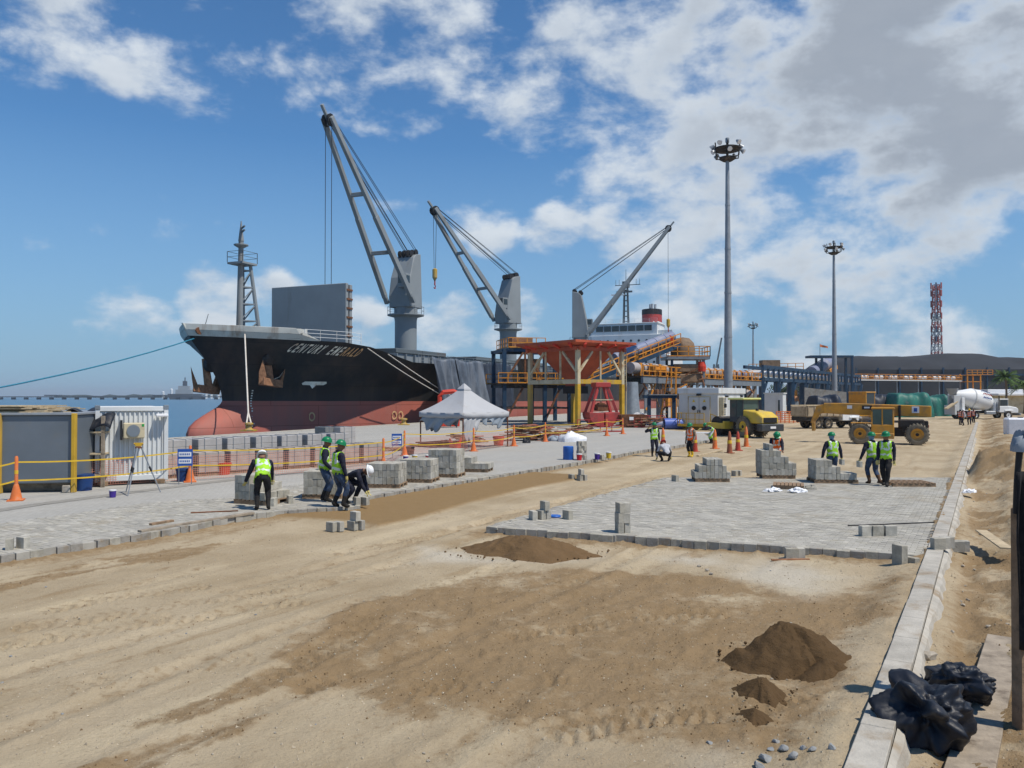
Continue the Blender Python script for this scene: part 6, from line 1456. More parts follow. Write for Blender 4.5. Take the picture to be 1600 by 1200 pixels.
p10 = person(at(1301, 752, .0), face(-.05, 1), 'worker in lime vest seen from behind carrying a block in each hand', dict(lean=.05, nod=.1, lh=(-.36,.05,.82), rh=(.36,.05,.82), lf=(-.1,.05,0), rf=(.1,-.08,0), lpole=(-.8,-.5,0), rpole=(.8,-.5,0)), hood='hood', scale=1.02)
p11 = person(at(1364, 757, PZ-.02), face(-.1, 1), 'worker in lime vest and jeans walking away from the empty pallet with a block', dict(lean=.06, nod=.1, lh=(-.42,.06,.80), rh=(.24,.08,.84), lf=(-.06,.10,0), rf=(.12,-.22,.05), rk=(.1,1,.1)), hood='hood', boots='boot_brown', scale=1.0)
person(at(1385, 759, PZ), face(-.55, -.8), 'worker in open lime vest and black trousers stepping past the man with a block', dict(lean=.03, nod=.1, lh=(-.24,.02,.82), rh=(.24,.10,.82), lf=(-.05,.22,0), rf=(.08,-.18,0)), trousers='black_cloth', scale=1.02)
def held(px, py, Y, label):
    p = W(px, py, Y); b = MB(); b.box((0,0,0), (.12,.24,.2), .3); o = b.build('paver_block', 'block_pale', bevel=.008); o.location = p; tag(o, label, 'paving block')
_p = Vector(p10.location); Mx = p10.matrix_basis
for v, l in (((-.375,.06,.70),'paving block hanging from the left hand of the man carrying two'),((.375,.06,.70),'paving block hanging from the right hand of the man carrying two')):
    b = MB(); b.box((0,0,0), (.11,.24,.2)); o = b.build('paver_block', 'block_pale', bevel=.008); o.location = Mx @ V(*v); tag(o, l, 'paving block')
b = MB(); b.box((0,0,0), (.11,.24,.2)); o = b.build('paver_block', 'block_pale', bevel=.008); o.location = p11.matrix_basis @ V(-.43,.07,.68); tag(o, 'paving block in the hand of the man walking from the empty pallet', 'paving block')
FL = ['orange-vested man at the near end of the far group by the mixer truck', 'orange-vested man beside the pale-shirted man of the far group', 'man in yellow hard hat and orange vest in the far group by the mixer truck', 'orange-vested man standing farthest along the far group next to the kerb end']
for i, (px, py, dx) in enumerate(((1500,664,1),(1506,665,-.6),(1515,664,-.2),(1522,662,-1))):
    person(at(px, py), face(dx, .4-.3*i), FL[i], dict(lean=.03+.03*i, lf=(-.12,.05,0), rf=(.12,-.04,0)), vest='vest_orange', shirt=('navy','shirt_grey','navy','navy')[i], trousers='navy', helmet=(None,'helmet_white','helmet_yellow',None)[i], hood='black_cloth' if i in (0,3) else None)

bpy.data.scenes.remove(TMP)
# ================================================================== SITE CLUTTER
def obj_at(name, mb, m, loc, label, cat, rz=0, group=None, bevel=0, smooth=False):
    o = mb.build(name, m, bevel=bevel, smooth=smooth); o.location = loc; o.rotation_euler.z = rz; return tag(o, label, cat, group)
# pallets and stacks of blocks -------------------------------------------
def pallet_mesh(name='pallet', w=1.15, d=1.0):
    b = MB()
    for k in range(7): x = -w/2+.07+k*(w-.14)/6; b.b0(x-.05,x+.05,-d/2,d/2,.10,.125)
    for y in (-d/2+.05, 0, d/2-.05): b.b0(-w/2,w/2,y-.045,y+.045,.02,.10)
    for k in range(4): x = -w/2+.07+k*(w-.14)/3; b.b0(x-.05,x+.05,-d/2,d/2,0,.02)
    me = bpy.data.meshes.new(name); me.from_pydata(b.v, [], b.f); return me
PBOARD = box_mesh('deck_board', .10, 1.0, .025, 'wood', .002); PBEAR = box_mesh('bearer', 1.15, .09, .10, 'wood', .002)
def add_pallet(t, sx=1.0):
    for k in range(8): share('deck_board', PBOARD, t, ((-.52+k*.1486)*sx, 0, .10))
    for y in (-.44, 0, .44): share('bearer', PBEAR, t, (0, y, 0), 0, (sx, 1, 1))
BM = [box_mesh('block', .128, .24, .215, m, .008) for m in ('block', 'block_pale', 'paver')]
def stack(px, py, rz, label, cols, rows, heights, seed, z=PZ, sx=1.0):
    """heights[i] = number of courses of column i; blocks stand on edge"""
    p = G(px, py, z); q = random.Random(seed); t = thing('block_pallet', label, 'block stack', (p.x, p.y, z), rz); add_pallet(t, sx)
    for i in range(cols):
        for j in range(rows):
            h = heights(i, j) if callable(heights) else heights[i]
            for k in range(int(h)):
                if 0 < i < cols-1 and 0 < j < rows-1 and k < h-1: continue
                share('block', BM[q.choices((0,1,2), (6,3,2))[0]], t, ((i-(cols-1)/2)*.134+q.uniform(-.006,.006), (j-(rows-1)/2)*.25+q.uniform(-.008,.008), .125+k*.22+(q.uniform(0,.006))), q.uniform(-.03,.03))
    return t
Y0 = math.atan2(KD.y, KD.x)-R(90)
stack(410, 785, Y0+.1, 'half used pallet of grey blocks where a worker bends, stepping down at one side', 8, 4, [3,3,3,3,2,2,1,1], 1)
share('block', BM[1], bpy.data.objects['block_pallet'], (.75,-.4,.0), .3); 
stack(510, 776, Y0+.5, 'grey block pallet with one loose row on top behind two standing workers', 8, 4, lambda i, j: 4 if (j == 2 and 2 <= i <= 5) else 3, 2)
stack(604, 760, Y0+.42, 'full square pallet of grey blocks standing next to the sand bed edge', 8, 4, [3]*8, 3)
stack(656, 752, Y0+.35, 'full pallet of grey blocks on an orange wooden pallet, second along the sand bed', 8, 4, [3]*8, 4)
stack(698, 744, Y0+.3, 'tall full pallet of grey blocks at the far end of the row of full pallets', 8, 4, [4]*8, 5)
stack(744, 736, Y0+.35, 'low pallet of grey blocks two courses high behind the row of full pallets', 9, 4, [2,2,2,2,1,1,1,1,1], 6)
stack(1110, 751, Y0+.45, 'stepped pyramid of grey blocks on a pallet at the paving edge', 9, 4, [1,2,2,3,3,3,3,2,1], 7)
stack(1212, 746, Y0+.45, 'tall grey block stack in front of the worker in the orange vest', 9, 4, [4,4,5,4,4,3,3,2,2], 8)
stack(1300, 753, Y0+.45, 'low grey block stack on a long pallet in front of the man with two blocks', 10, 4, [3,3,3,3,2,2,1,1,1,1], 9, sx=1.25)
t = thing('pallet', 'empty wooden pallet lying on the grey paving beside the walking workers', 'pallet', at(1418, 758, PZ), Y0+.5); add_pallet(t, 1.2)
t = thing('pallet', 'empty brown pallet half under white plastic wrap in front of the tall block stack', 'pallet', at(1232, 762, PZ), Y0+.2); add_pallet(t, .8)
# wrapped packs behind the net
def pack(p, rz, label, m, group, seed, h=1.05):
    t = thing('block_pack', label, 'block pack', (p.x, p.y, PZ), rz, group); q = random.Random(seed)
    for k in range(4): b = MB(); b.b0(-.5,.5,-.5,.5,.12+k*h/4+.006,.12+(k+1)*h/4); b.build('block_course', m, t, bevel=.012)
    for x in (-.25, .25):
        s = MB(); s.b0(x-.012,x+.012,-.512,.512,.10,.13+h+.01); s.build('strap', 'steel_grey', t)
    b = MB(); b.b0(-.5,.5,-.45,.45,0,.12); b.build('pallet_base', 'wood', t)
a, c = G(288, 748, PZ), G(592, 724, PZ); d = c-a; n = 8; rz = math.atan2(d.y, d.x); nn = V(-d.y, d.x, 0).normalized()
for k in range(n): pack(a+d*(k/(n-1))+nn*.9, rz+.02*math.sin(k*5), 'strapped pack of paving blocks in the front row right behind the orange net', 'pack_pink', 'packs in the front row behind the net', k, .74)
for k in range(9): pack(a+d*((k-1.2)/(n-1))+nn*3.0, rz+.03*math.sin(k*3), 'strapped pack of grey paving blocks in the back row toward the quay edge', 'wrap', 'packs in the back row toward the quay edge', k, 1.12)
for k, px in enumerate((512, 535)): pack(G(px, 703, PZ), rz, ('dark grey strapped pack standing apart near the bollard, next to a paler one', 'paler strapped pack standing apart beside the dark grey one')[k], ('panel_dark', 'wrap')[k], None, k+20, 1.15)
# cones, tape and net --------------------------------------------------------
def cone_mesh():
    b = MB(); b.b0(-.2,.2,-.2,.2,0,.035); b.lathe([(.16,.03),(.125,.2),(.07,.42),(.055,.46)], 14); return b
def cone(px, py, label, tall=True, m='cone', z=PZ, h=1.0, group=None):
    p = G(px, py, z); t = thing('traffic_cone', label, 'cone', (p.x, p.y, z), .4, group)
    if tall:
        cone_mesh().build('base', m, t, smooth=True); b = MB(); b.lathe([(.05,.44),(.048,1.2),(.03,1.25)], 10); pole = b.build('pole', m, t, smooth=True); b = MB(); b.lathe([(.053,.75),(.053,.85)], 10); b.build('band', 'tape', pole)
    else:
        b = MB(); b.b0(-.2,.2,-.2,.2,0,.04); b.build('base', m, t); b = MB(); b.lathe([(.16,.04),(.13,.28*h),(.11,.5*h),(.09,.78*h),(.05,.92*h),(.03,.95*h)], 14); bo = b.build('body', m, t, smooth=True)
        b = MB(); b.lathe([(.125,.42*h),(.112,.56*h)], 14); b.v = [(x*1.03, y*1.03, z_) for x, y, z_ in b.v]; b.build('band', 'tape', bo)
    return p
CP_ = [(25,782,'orange cone with a tall post in front of the grey steel box'),(297,753,'orange cone with a tall post beside the blue and white sign and blue bucket'),(599,733,'orange cone with a tall post between the two red bins behind the workers'),(632,712,'orange cone with a tall post beside the black bucket and blue sign'),(740,705,'orange cone with a tall post at the front corner of the tent'),
       (803,697,'orange cone with a tall post between red bucket and black pot'),(852,690,'orange cone with a tall post at the right end of the timber heap'),(948,681,'orange cone with a tall post in front of the grab'),(973,678,'orange cone with a tall post beside the dark skip')]
cps = [cone(a_, b_, l) for a_, b_, l in CP_]
left = G(-70, 792, PZ); line = [left]+cps
def tape(z, label, n0=0):
    b = MB()
    for p, q_ in zip(line[:-1], line[1:]):
        N = 8; pts = [p+(q_-p)*(i/N)+V(0,0,z-.10*4*(i/N)*(1-i/N)) for i in range(N+1)]
        for u, v in zip(pts[:-1], pts[1:]): b.beam(u, v, .012, .042)
    tag(b.build('barrier_tape', 'tape'), label, 'tape')
tape(1.08, 'upper yellow barrier tape strung between the posted cones'); tape(.56, 'lower yellow barrier tape strung between the posted cones')
b = MB(); nl = [G(118, 764, PZ)+V(0,.35,0)]+[p+V(-.05,.35,0) for p in cps[1:6]]
# open mesh: thin strands with holes
for p, q_ in zip(nl[:-1], nl[1:]):
    L = (q_-p).length; N = int(L/.075)
    for i in range(N): x = p+(q_-p)*(i/N); b.add([x+V(0,0,.05), x+(q_-p)/L*.011+V(0,0,.05), x+(q_-p)/L*.011+V(0,0,.85), x+V(0,0,.85)], [(0,1,2,3)])
    for k in range(12): z = .05+k*.073; b.add([p+V(0,0,z), q_+V(0,0,z), q_+V(0,0,z+.012), p+V(0,0,z+.012)], [(0,1,2,3)])
tag(b.build('safety_net', 'net_plastic', fix=False), 'pinkish orange open mesh safety net along the taped barrier', 'net')
RC = [(1140,708,1.25,'rust_cone','dull brown-red traffic cone with a yellow foot nearest the sand road'),(1153,704,1.15,'cone_red','dark red traffic cone between a brown cone and a bright one'),(1166,698,1.3,'cone','bright orange-red traffic cone beside the road roller wheel'),(1086,706,1.2,'cone_red','red traffic cone behind the man in yellow boots'),(1117,701,1.2,'cone','red-orange traffic cone at the feet of the stooping worker'),(1036,694,1.1,'cone','orange traffic cone behind the crouched man in grey')]
for a_, b_, h, m, l in RC: cone(a_, b_, l, False, m, 0, h)
# signs on the barrier
def sign(px, py, lab):
    p = G(px, py, PZ); t = thing('barrier_sign', lab, 'sign', (p.x, p.y, PZ), .15); b = MB(); b.b0(-.24,.24,-.012,.012,.62,1.18); bd = b.build('board', 'sign_blue', t)
    for z in (.70, .93): b = MB(); b.b0(-.2,.2,-.016,-.0125,z,z+.15); b.build('white_panel', 'white', bd)
    b = MB()
    for z in (.70, .93):
        for k in range(6): b.b0(-.17+k*.057,-.135+k*.057,-.019,-.0165,z+.045,z+.105)
    o = b.build('printed_text', 'sign_blue', bd); o['kind'] = 'stuff'
    for x in (-.2, .2): b = MB(); b.b0(x-.012,x+.012,.013,.03,0,1.15); b.build('leg', 'steel_grey', t)
sign(289, 757, 'blue and white notice board hanging on the tape beside the blue bucket'); sign(620, 717, 'blue and white notice board beside the orange post near the black bucket')
# left: steel box, rack, white container ----------------------------------------
bx = W(117, 765, 24.3); sb_ = thing('steel_box', 'large grey steel box with yellow corner posts standing on timber sleepers', 'steel box', (bx.x, bx.y, PZ), R(8))
part('shell', 'steel_box', sb_, (-4.6,-.05,.05,5.0,.28,2.36), bevel=.03)
for x in (-2.15, -.05): part('corner_post', 'yellow', sb_, (x-.055,x+.055,-.05,.14,.0,2.42), bevel=.01)
part('top_rim', 'galv', sb_, (-4.65,.0,-.02,5.05,2.36,2.43), bevel=.01); part('skid', 'wood_grey', sb_, (-4.4,-.1,.5,.7,0,.28)); part('skid', 'wood_grey', sb_, (-4.4,-.1,3.5,3.7,0,.28)); part('foot_block', 'concrete', sb_, (-.35,-.12,-.08,.04,0,.22))
lm = thing('lumber_pile', 'pile of pale timber boards lying on the grey steel box', 'timber', (bx.x, bx.y, PZ+2.43), R(8)); q = random.Random(8); LB = box_mesh('board', 2.6, .16, .035, 'wood_pale', .003)
for k in range(34): share('board', LB, lm, (-2.35+q.uniform(-.7,.5), .5+q.uniform(0,2.2), .0+.036*(k//6)), q.uniform(-.22,.22))
wc = W(206, 757, 26.4); wt = thing('white_container', 'white corrugated container end with an air conditioner, by the water', 'container', (wc.x, wc.y, PZ), math.atan2(-.28, -1)+R(90)+R(90)-R(90)+R(0))
wt.rotation_euler.z = R(28); wt.matrix_basis = Matrix.Translation(Vector((wc.x, wc.y, PZ))) @ Matrix.Rotation(R(28), 4, 'Z')
part('shell', 'white_box', wt, (-1.0,1.0,.05,6.0,.2,2.55), bevel=.02)
for k in range(14): x = -.93+k*.143; part('corrugation', 'white_box', wt, (x-.035,x+.035,-.0,.06,.32,2.42), bevel=.02)
for x in (-1.03, 1.03): part('corner_post', 'white_box', wt, (x-.07,x+.07,-.04,.12,.12,2.62), bevel=.015); part('corner_casting', 'steel_grey', wt, (x-.08,x+.08,-.06,.12,2.5,2.64), bevel=.01)
part('top_rail', 'white_box', wt, (-.97,.97,-.03,.1,2.44,2.6), bevel=.015); part('bottom_rail', 'white_box', wt, (-.97,.97,-.03,.1,.14,.32), bevel=.015)
ac = part('air_conditioner', 'leg_cream', wt, (-.28,.36,-.36,-.03,1.55,2.06), bevel=.03); b = MB(); b.lathe([(.2,-.02),(.2,.02)], 16, (.02,-.37,1.8), 'y'); b.build('fan_grille', 'steel_grey', ac); part('bracket', 'dark', ac, (-.36,-.30,-.3,0,1.5,2.15), bevel=0); part('label_plate', 'bucket_green', ac, (.27,.34,-.368,-.36,1.94,2.02), bevel=0)
part('wall_lamp', 'white', wt, (.7,1.08,-.35,-.05,2.25,2.35)); part('support_block', 'wood', wt, (-1.0,-.7,-.1,.3,-.0,.16)); part('support_block', 'wood', wt, (.7,1.0,-.1,.3,-.0,.16)); part('stencil_mark', 'rust', wt, (-.95,-.8,-.048,-.042,.2,.28), bevel=0)
rp_ = W(137, 765, 25.6); rk = thing('storage_rack', 'dark timber rack under a black plastic sheet between steel box and container', 'rack', (rp_.x, rp_.y, PZ), R(10))
for x in (-.45, .45):
    for y in (0, 1.6): part('post', 'wood_grey', rk, (x-.05,x+.05,y-.05,y+.05,0,2.3), bevel=0)
for z in (.35, 1.05, 1.75): part('shelf', 'wood_pale', rk, (-.5,.5,-.05,1.7,z,z+.05), bevel=0); 
for z in (.4, 1.1): part('stored_box', 'dark', rk, (-.4,.4,.3,1.5,z+.02,z+.55), bevel=.03)
b = MB(); b.surf(lambda u, v: V(-.75+u*1.45, -.1+v*2.3, 2.35+.12*math.sin(u*9)+.08*math.sin(v*7+u*4)-(.45*(1-v*6) if v < .16 and u > .5 else 0)), 24, 16); b.build('black_sheet', 'plastic_black', rk, smooth=True, solid=.02)
# tripod
tp3 = G(216, 771, PZ); tr3 = thing('survey_tripod', 'aluminium survey tripod standing on the paving in front of the white container', 'tripod', (tp3.x, tp3.y, PZ), .3)
for k in range(3): a_ = k*R(120)+.2; b = MB(); b.tube((math.cos(a_)*.62,math.sin(a_)*.62,0), (math.cos(a_)*.08,math.sin(a_)*.08,1.38), .018, .026, 6); lg = b.build('leg', 'galv', tr3); b = MB(); b.tube((math.cos(a_)*.36,math.sin(a_)*.36,.66), (math.cos(a_)*.30,math.sin(a_)*.30,.80), .034, n=6); b.build('clamp', 'dark', lg)
b = MB(); b.lathe([(.09,1.36),(.1,1.4),(.06,1.42)], 10); b.build('head_plate', 'rust', tr3); b = MB(); b.b0(-.09,.09,-.05,.05,1.43,1.53); b.tube((-.13,0,1.5),(.13,0,1.5),.03,n=8); b.build('level', 'yellow', tr3)
# buckets, bins ------------------------------------------------------------------
def bucket(px, py, m, label, r=.15, h=.36, z=PZ, zz=0.0):
    p = G(px, py, z); t = thing('bucket', label, 'bucket', (p.x, p.y, z+zz)); b = MB(); b.lathe([(r*.82,0),(r,h),(r*.93,h),(r*.78,.03),(.01,.03)], 16); b.build('pail', m, t, smooth=True)
    b = MB(); b.lathe([(r*1.0,h*.86),(r*1.06,h*.86),(r*1.06,h),(r*1.0,h)], 16); b.build('lip', 'white' if m in ('bucket_violet','bucket_yellow','bucket_red','bucket_green') else m, t)
    b = MB(); b.path([(r*math.cos(a_*.449), .02, h-.02+r*.5*math.sin(a_*.449)*-1+.0) for a_ in range(8)], .006, 5); b.build('handle', 'dark', t)
bucket(130, 766, 'bucket_blue', 'big blue bucket in front of the dark rack', .3, .5); bucket(176, 777, 'bucket_violet', 'small violet and white bucket on the paving by the tripod', .1, .22); bucket(286, 752, 'bucket_blue', 'blue bucket under the notice board by the container', .24, .45)
bucket(548, 722, 'bucket_black', 'dark grey bucket in front of the big red bin', .33, .45); bucket(641, 710, 'bucket_black', 'black bucket standing beside the orange post', .22, .38)
for px, py, m, l in ((634,722,'bucket_violet','white and violet paint pail on the paving behind the full pallets'),(648,721,'bucket_yellow','yellow paint pail on the paving behind the full pallets'),(669,721,'bucket_red','crimson paint pail touching a green one'),(676,721,'bucket_green','green paint pail touching a crimson one'),(703,717,'cone','orange paint pail behind the tall full pallet'),(905,719,'bucket_red','crimson pail beside the small block stack and blue drum'),(933,718,'bucket_violet','violet pail on the paving edge next to a grey block'),(951,716,'bucket_yellow','yellow pail near the far paving edge')): bucket(px, py, m, l, .13, .3)
def bin_(px, py, label, r=.33, h=.5, m='bin_red', torn=False):
    p = G(px, py, PZ); q = random.Random(px); b = MB(); b.lathe([(r*.8,0),(r,h),(r*.93,h),(r*.75,.05),(.01,.05)], 18)
    if torn: b.v = [(x*(1+.2*math.sin(3*math.atan2(y, x))), y, z*(1+.35*math.sin(2*math.atan2(y, x)+px)) if z > .2 else z) for x, y, z in b.v]
    t = thing('bin', label, 'bin', (p.x, p.y, PZ)); b.build('tub', m, t, smooth=True); b = MB(); b.lathe([(r*1.0,h*.8),(r*1.05,h*.8),(r*1.05,h*.9),(r*1.0,h*.9)], 18)
    if not torn: b.build('rim', m, t)
    else: b = MB(); b.b0(-.1,.1,-.1,.1,.05,.3); b.build('rubble', 'rock', t)
bin_(463, 731, 'squat red bin in front of the front row of packs', .36, .5); bin_(349, 741, 'red bin partly hidden behind the net near the packs', .28, .45); bin_(557, 717, 'large red bin behind the dark grey bucket', .45, .65); bin_(711, 704, 'torn red bin with a ragged rim under the tent edge', .33, .5, 'bin_red', True); bin_(779, 696, 'deep red bucket-shaped bin at the right tent post', .34, .55); bin_(340, 738, 'small red bin beside another red bin behind the net', .2, .4)
p = G(888, 718, PZ); b = MB(); b.lathe([(.24,0),(.25,.02),(.24,.3),(.25,.32),(.24,.6),(.22,.62)], 16); obj_at('drum', b, 'bucket_blue2', p, 'bright blue drum standing next to a small block stack', 'drum', smooth=True)
p = G(898, 719, PZ); t = thing('block_stack', 'small leaning stack of grey blocks beside the blue drum', 'block stack', (p.x+.35, p.y+.2, PZ), .3)
for k in range(12): share('block', BM[k % 3], t, (-.14+.14*(k % 3), .0+.05*(k % 2), .215*(k//3)), .05*(k % 2))
p = G(1053, 671); bp = thing('blue_pipe', 'short thick blue plastic pipe lying by the electrical house', 'pipe', (p.x, p.y+.4, .02), R(4))
b = MB(); b.lathe([(.5,-.85),(.5,.85),(.42,.85),(.42,-.85)], 24, (0,0,.5), 'x'); b.build('pipe_wall', 'pipe_blue', bp, smooth=True); b = MB(); b.lathe([(.38,-1.6),(.38,-.9),(.33,-.9)], 20, (0,.2,.4), 'x'); b.build('inner_pipe', 'pipe_lav', bp, smooth=True)
a, c = G(1068, 678), G(1140, 680); b = MB(); b.path([a+V(0,0,.1), a+(c-a)*.5+V(0,.1,.1), c+V(0,0,.1)], .09, 8); tag(b.build('white_pipe', 'plastic_white', smooth=True), 'thin white pipe lying on the ground before the electrical house', 'pipe')
# tent ----------------------------------------------------------------------------
tc_ = G(722, 701, PZ)+V(0,1.9,0); S_ = 1.85; tn = thing('canopy_tent', 'grey peaked canopy tent with torn side cloths and brown steel posts', 'tent', (tc_.x, tc_.y, PZ), R(47)); E, AP_ = 2.02, 3.35
for x, y in ((-1,-1),(1,-1),(1,1),(-1,1)): b = MB(); b.tube((x*S_*.97,y*S_*.97,0), (x*S_*.97,y*S_*.97,E), .04, n=8); po = b.build('post', 'post_brown', tn); b = MB(); b.b0(x*S_*.97-.1,x*S_*.97+.1,y*S_*.97-.1,y*S_*.97+.1,0,.02); b.build('foot', 'post_brown', po)
cor = [V(-S_,-S_,E), V(S_,-S_,E), V(S_,S_,E), V(-S_,S_,E)]; b = MB()
for i in range(4):
    p, q_ = cor[i], cor[(i+1) % 4]; 
    def fn(u, v, p=p, q_=q_):
        e = p+(q_-p)*u; a_ = V(0,0,AP_)+(e-V(0,0,E))*.10; x = e+(a_-e)*v; x.z -= .16*math.sin(v*math.pi)*(1-.3*abs(2*u-1))+.03*math.sin(u*math.pi)*(1-v); return x
    b.surf(fn, 12, 10)
b.build('roof_cloth', 'tent', tn, smooth=False, solid=.02)
for i in range(4):
    p, q_ = cor[i], cor[(i+1) % 4]; b = MB(); b.surf(lambda u, v, p=p, q_=q_: p+(q_-p)*u+V(0,0,.01-v*.30-.03*math.sin(u*math.pi))+(p+q_).normalized()*.02*math.sin(u*20), 16, 3); b.build('valance', 'tent', tn, smooth=True, solid=.015)
b = MB(); b.lathe([(.42,AP_-.08),(.40,AP_+.02),(.12,AP_+.26),(.01,AP_+.34)], 4); b.v = [tuple(Matrix.Rotation(R(45),3,'Z') @ Vector(v)) for v in b.v]; b.build('vent_cap', 'tent', tn)
q = random.Random(6)
for i, u0, u1, L0, m in ((3,.05,.95,.75,'tent_cloth'),(0,.03,.42,1.35,'tent'),(0,.4,.95,.55,'tent_cloth'),(2,.1,.8,.7,'tent_cloth')):
    p, q_ = cor[i], cor[(i+1) % 4]; nrm = (p+q_).normalized(); nrm.z = 0; b = MB(); ph = q.random()*6
    def fn(u, v, p=p, q_=q_, u0=u0, u1=u1, L0=L0, ph=ph, nrm=nrm):
        L = L0*(.75+.3*math.sin(u*7+ph)+.22*math.sin(u*19+ph*2)); w = u0+(u1-u0)*(u+(.12*math.sin(ph)-.2*(u-.3))*v)
        return p+(q_-p)*w+V(0,0,-.28-v*max(.15, L))+nrm*(-.06+.09*math.sin(u*24+ph+v*3)*(.3+v))
    b.surf(fn, 34, 9); b.build('side_cloth', m, tn, smooth=True, solid=.012)
b = MB(); b.surf(lambda u, v: V(-1.4+2.4*u, 1.0+.05*math.sin(u*15), 1.95-v*(.22+.1*math.sin(u*9))), 20, 4); b.build('red_bunting', 'tent_red', tn, solid=.012)
# red lifebuoy-like frame behind the tent
p = G(702, 668, PZ); fr = thing('red_rescue_stand', 'bright red equipment stand with a hooped top behind the tent', 'stand', (p.x, p.y, PZ), .2); b = MB(); b.path([(-.9,0,2.2),(-.9,0,2.9),(-.6,0,3.3),(.4,0,3.4),(.9,0,3.2),(.95,0,2.3)], .22, 8); b.build('hoop', 'bin_red', fr, smooth=True); part('body', 'bin_red', fr, (-.9,.95,-.3,.3,.1,2.3), bevel=.05)
# timber heaps and debris --------------------------------------------------------------
PLK = [box_mesh('plank', 1.7, .13, .05, m, .004) for m in ('brick_red', 'wood', 'wood_pale', 'rust_light')]
def heap(px, py, w, d, h, n, label, seed, ms=(0,1,3), name='timber_heap'):
    p = G(px, py, PZ); q = random.Random(seed); t = thing(name, label, 'timber', (p.x, p.y, PZ), .35)
    for k in range(n):
        z = h*(k/n); s = 1-.6*k/n; o = share('plank', PLK[q.choice(ms)], t, (q.uniform(-w,w)*s, q.uniform(-d,d)*s, z), q.uniform(-.5,.5), (q.uniform(.5,1.15), 1, 1)); o.rotation_euler.y = q.uniform(-.12,.12); o.rotation_euler.x = q.uniform(-.2,.2)
heap(832, 688, 1.9, .9, 1.0, 90, 'big heap of red-brown broken timber between the tent and the hopper', 1); heap(680, 697, 1.0, .4, .25, 26, 'low pile of reddish boards under the left side of the tent', 2); heap(725, 692, .8, .5, .5, 26, 'mixed reddish scrap heap inside the tent', 3); heap(905, 676, 1.6, .5, .45, 34, 'strewn brown timber scrap at the foot of the hopper', 4, (0,1,2)); heap(622, 704, .7, .3, .14, 10, 'short stack of brown boards near the orange post and sign', 5, (1,3)); heap(1018, 668, 2.0, .9, .9, 46, 'scrap timber and rods piled before the blue portal support', 6, (0,3,1)); heap(880, 680, 1.0, .4, .3, 18, 'small brown timber scatter beside the white sacks', 7, (0,2))
for i, (px, py, w, h) in enumerate(((866,690,.5,.3),(740,694,.4,.25))): pass
def sack(px, py, rx, ry, h, m, label, seed, z=PZ):
    p = G(px, py, z); q = random.Random(seed); ph = [q.random()*6 for _ in range(6)]; b = MB(); n, k_ = 14, 26
    def fn(u, v):
        th = v*2*math.pi; r = math.sin(min(1, u*1.02)*math.pi/2); w = 1+.16*math.sin(3*th+ph[0])+.10*math.sin(7*th+ph[1]+u*5); zz = h*(math.cos(u*math.pi/2)**.7)*(1+.2*math.sin(2*th+ph[2])+.18*math.sin(5*th+u*9+ph[3]))
        return V(math.cos(th)*rx*r*w, math.sin(th)*ry*r*w, zz-.02)
    b.surf(fn, n, k_); o = b.build('sack', m, smooth=True); o.location = p; return tag(o, label, 'sack')
sack(893, 690, .9, .5, .55, 'plastic_white', 'heap of bright white sacks on the paving left of the grab', 1); sack(866, 689, .5, .35, .3, 'tent_cloth', 'grey crumpled sack beside the timber heap', 2); sack(1000, 664, 1.2, .6, 1.0, 'plastic_white', 'pile of white and grey rubble sacks behind the dark skip', 3); sack(1268, 764, .2, .15, .12, 'block', 'torn grey paper bag beside the white plastic wrap', 6); 
sack(822, 692, .25, .2, .3, 'bucket_black', 'round black pot on the paving beside the timber heap', 8)
p = G(990, 668, PZ); sk = thing('skip', 'dark rusty skip with a small blue and white label beside the grab', 'skip', (p.x, p.y+.6, PZ), .1); b = MB(); b.add([(-1.0,-.6,0),(1.0,-.6,0),(1.0,.6,0),(-1.0,.6,0),(-1.3,-.75,1.2),(1.3,-.75,1.2),(1.3,.75,1.2),(-1.3,.75,1.2)], [(0,3,2,1),(0,1,5,4),(1,2,6,5),(2,3,7,6),(3,0,4,7)]); b.build('tub', 'rust', sk, solid=.06); part('label_plate', 'white', sk, (-.5,-.1,-.76,-.70,.7,1.0), bevel=0)
rl = thing('red_barrier', 'low red tubular barrier in front of the clamshell grab', 'barrier', G(938, 675, PZ), R(4)); railing('rail', [(-1.9,0,0),(1.9,0,0)], 1.0, 'grab_red', rl, .035, .95)
rl = thing('red_barrier', 'red tubular barrier beside the skip and scrap timber', 'barrier', G(1012, 668, PZ), R(4)); railing('rail', [(-1.3,0,0),(1.6,0,0)], 1.1, 'grab_red', rl, .035, .7)
rl = thing('orange_net_fence', 'orange net fence between the road roller and the dump truck', 'fence', W(1242, 660, 92).xy.to_3d(), R(4)); railing('rail', [(-2.2,0,-.1),(2.4,0,-.1)], 1.4, 'cone', rl, .05, .5, rails=6)
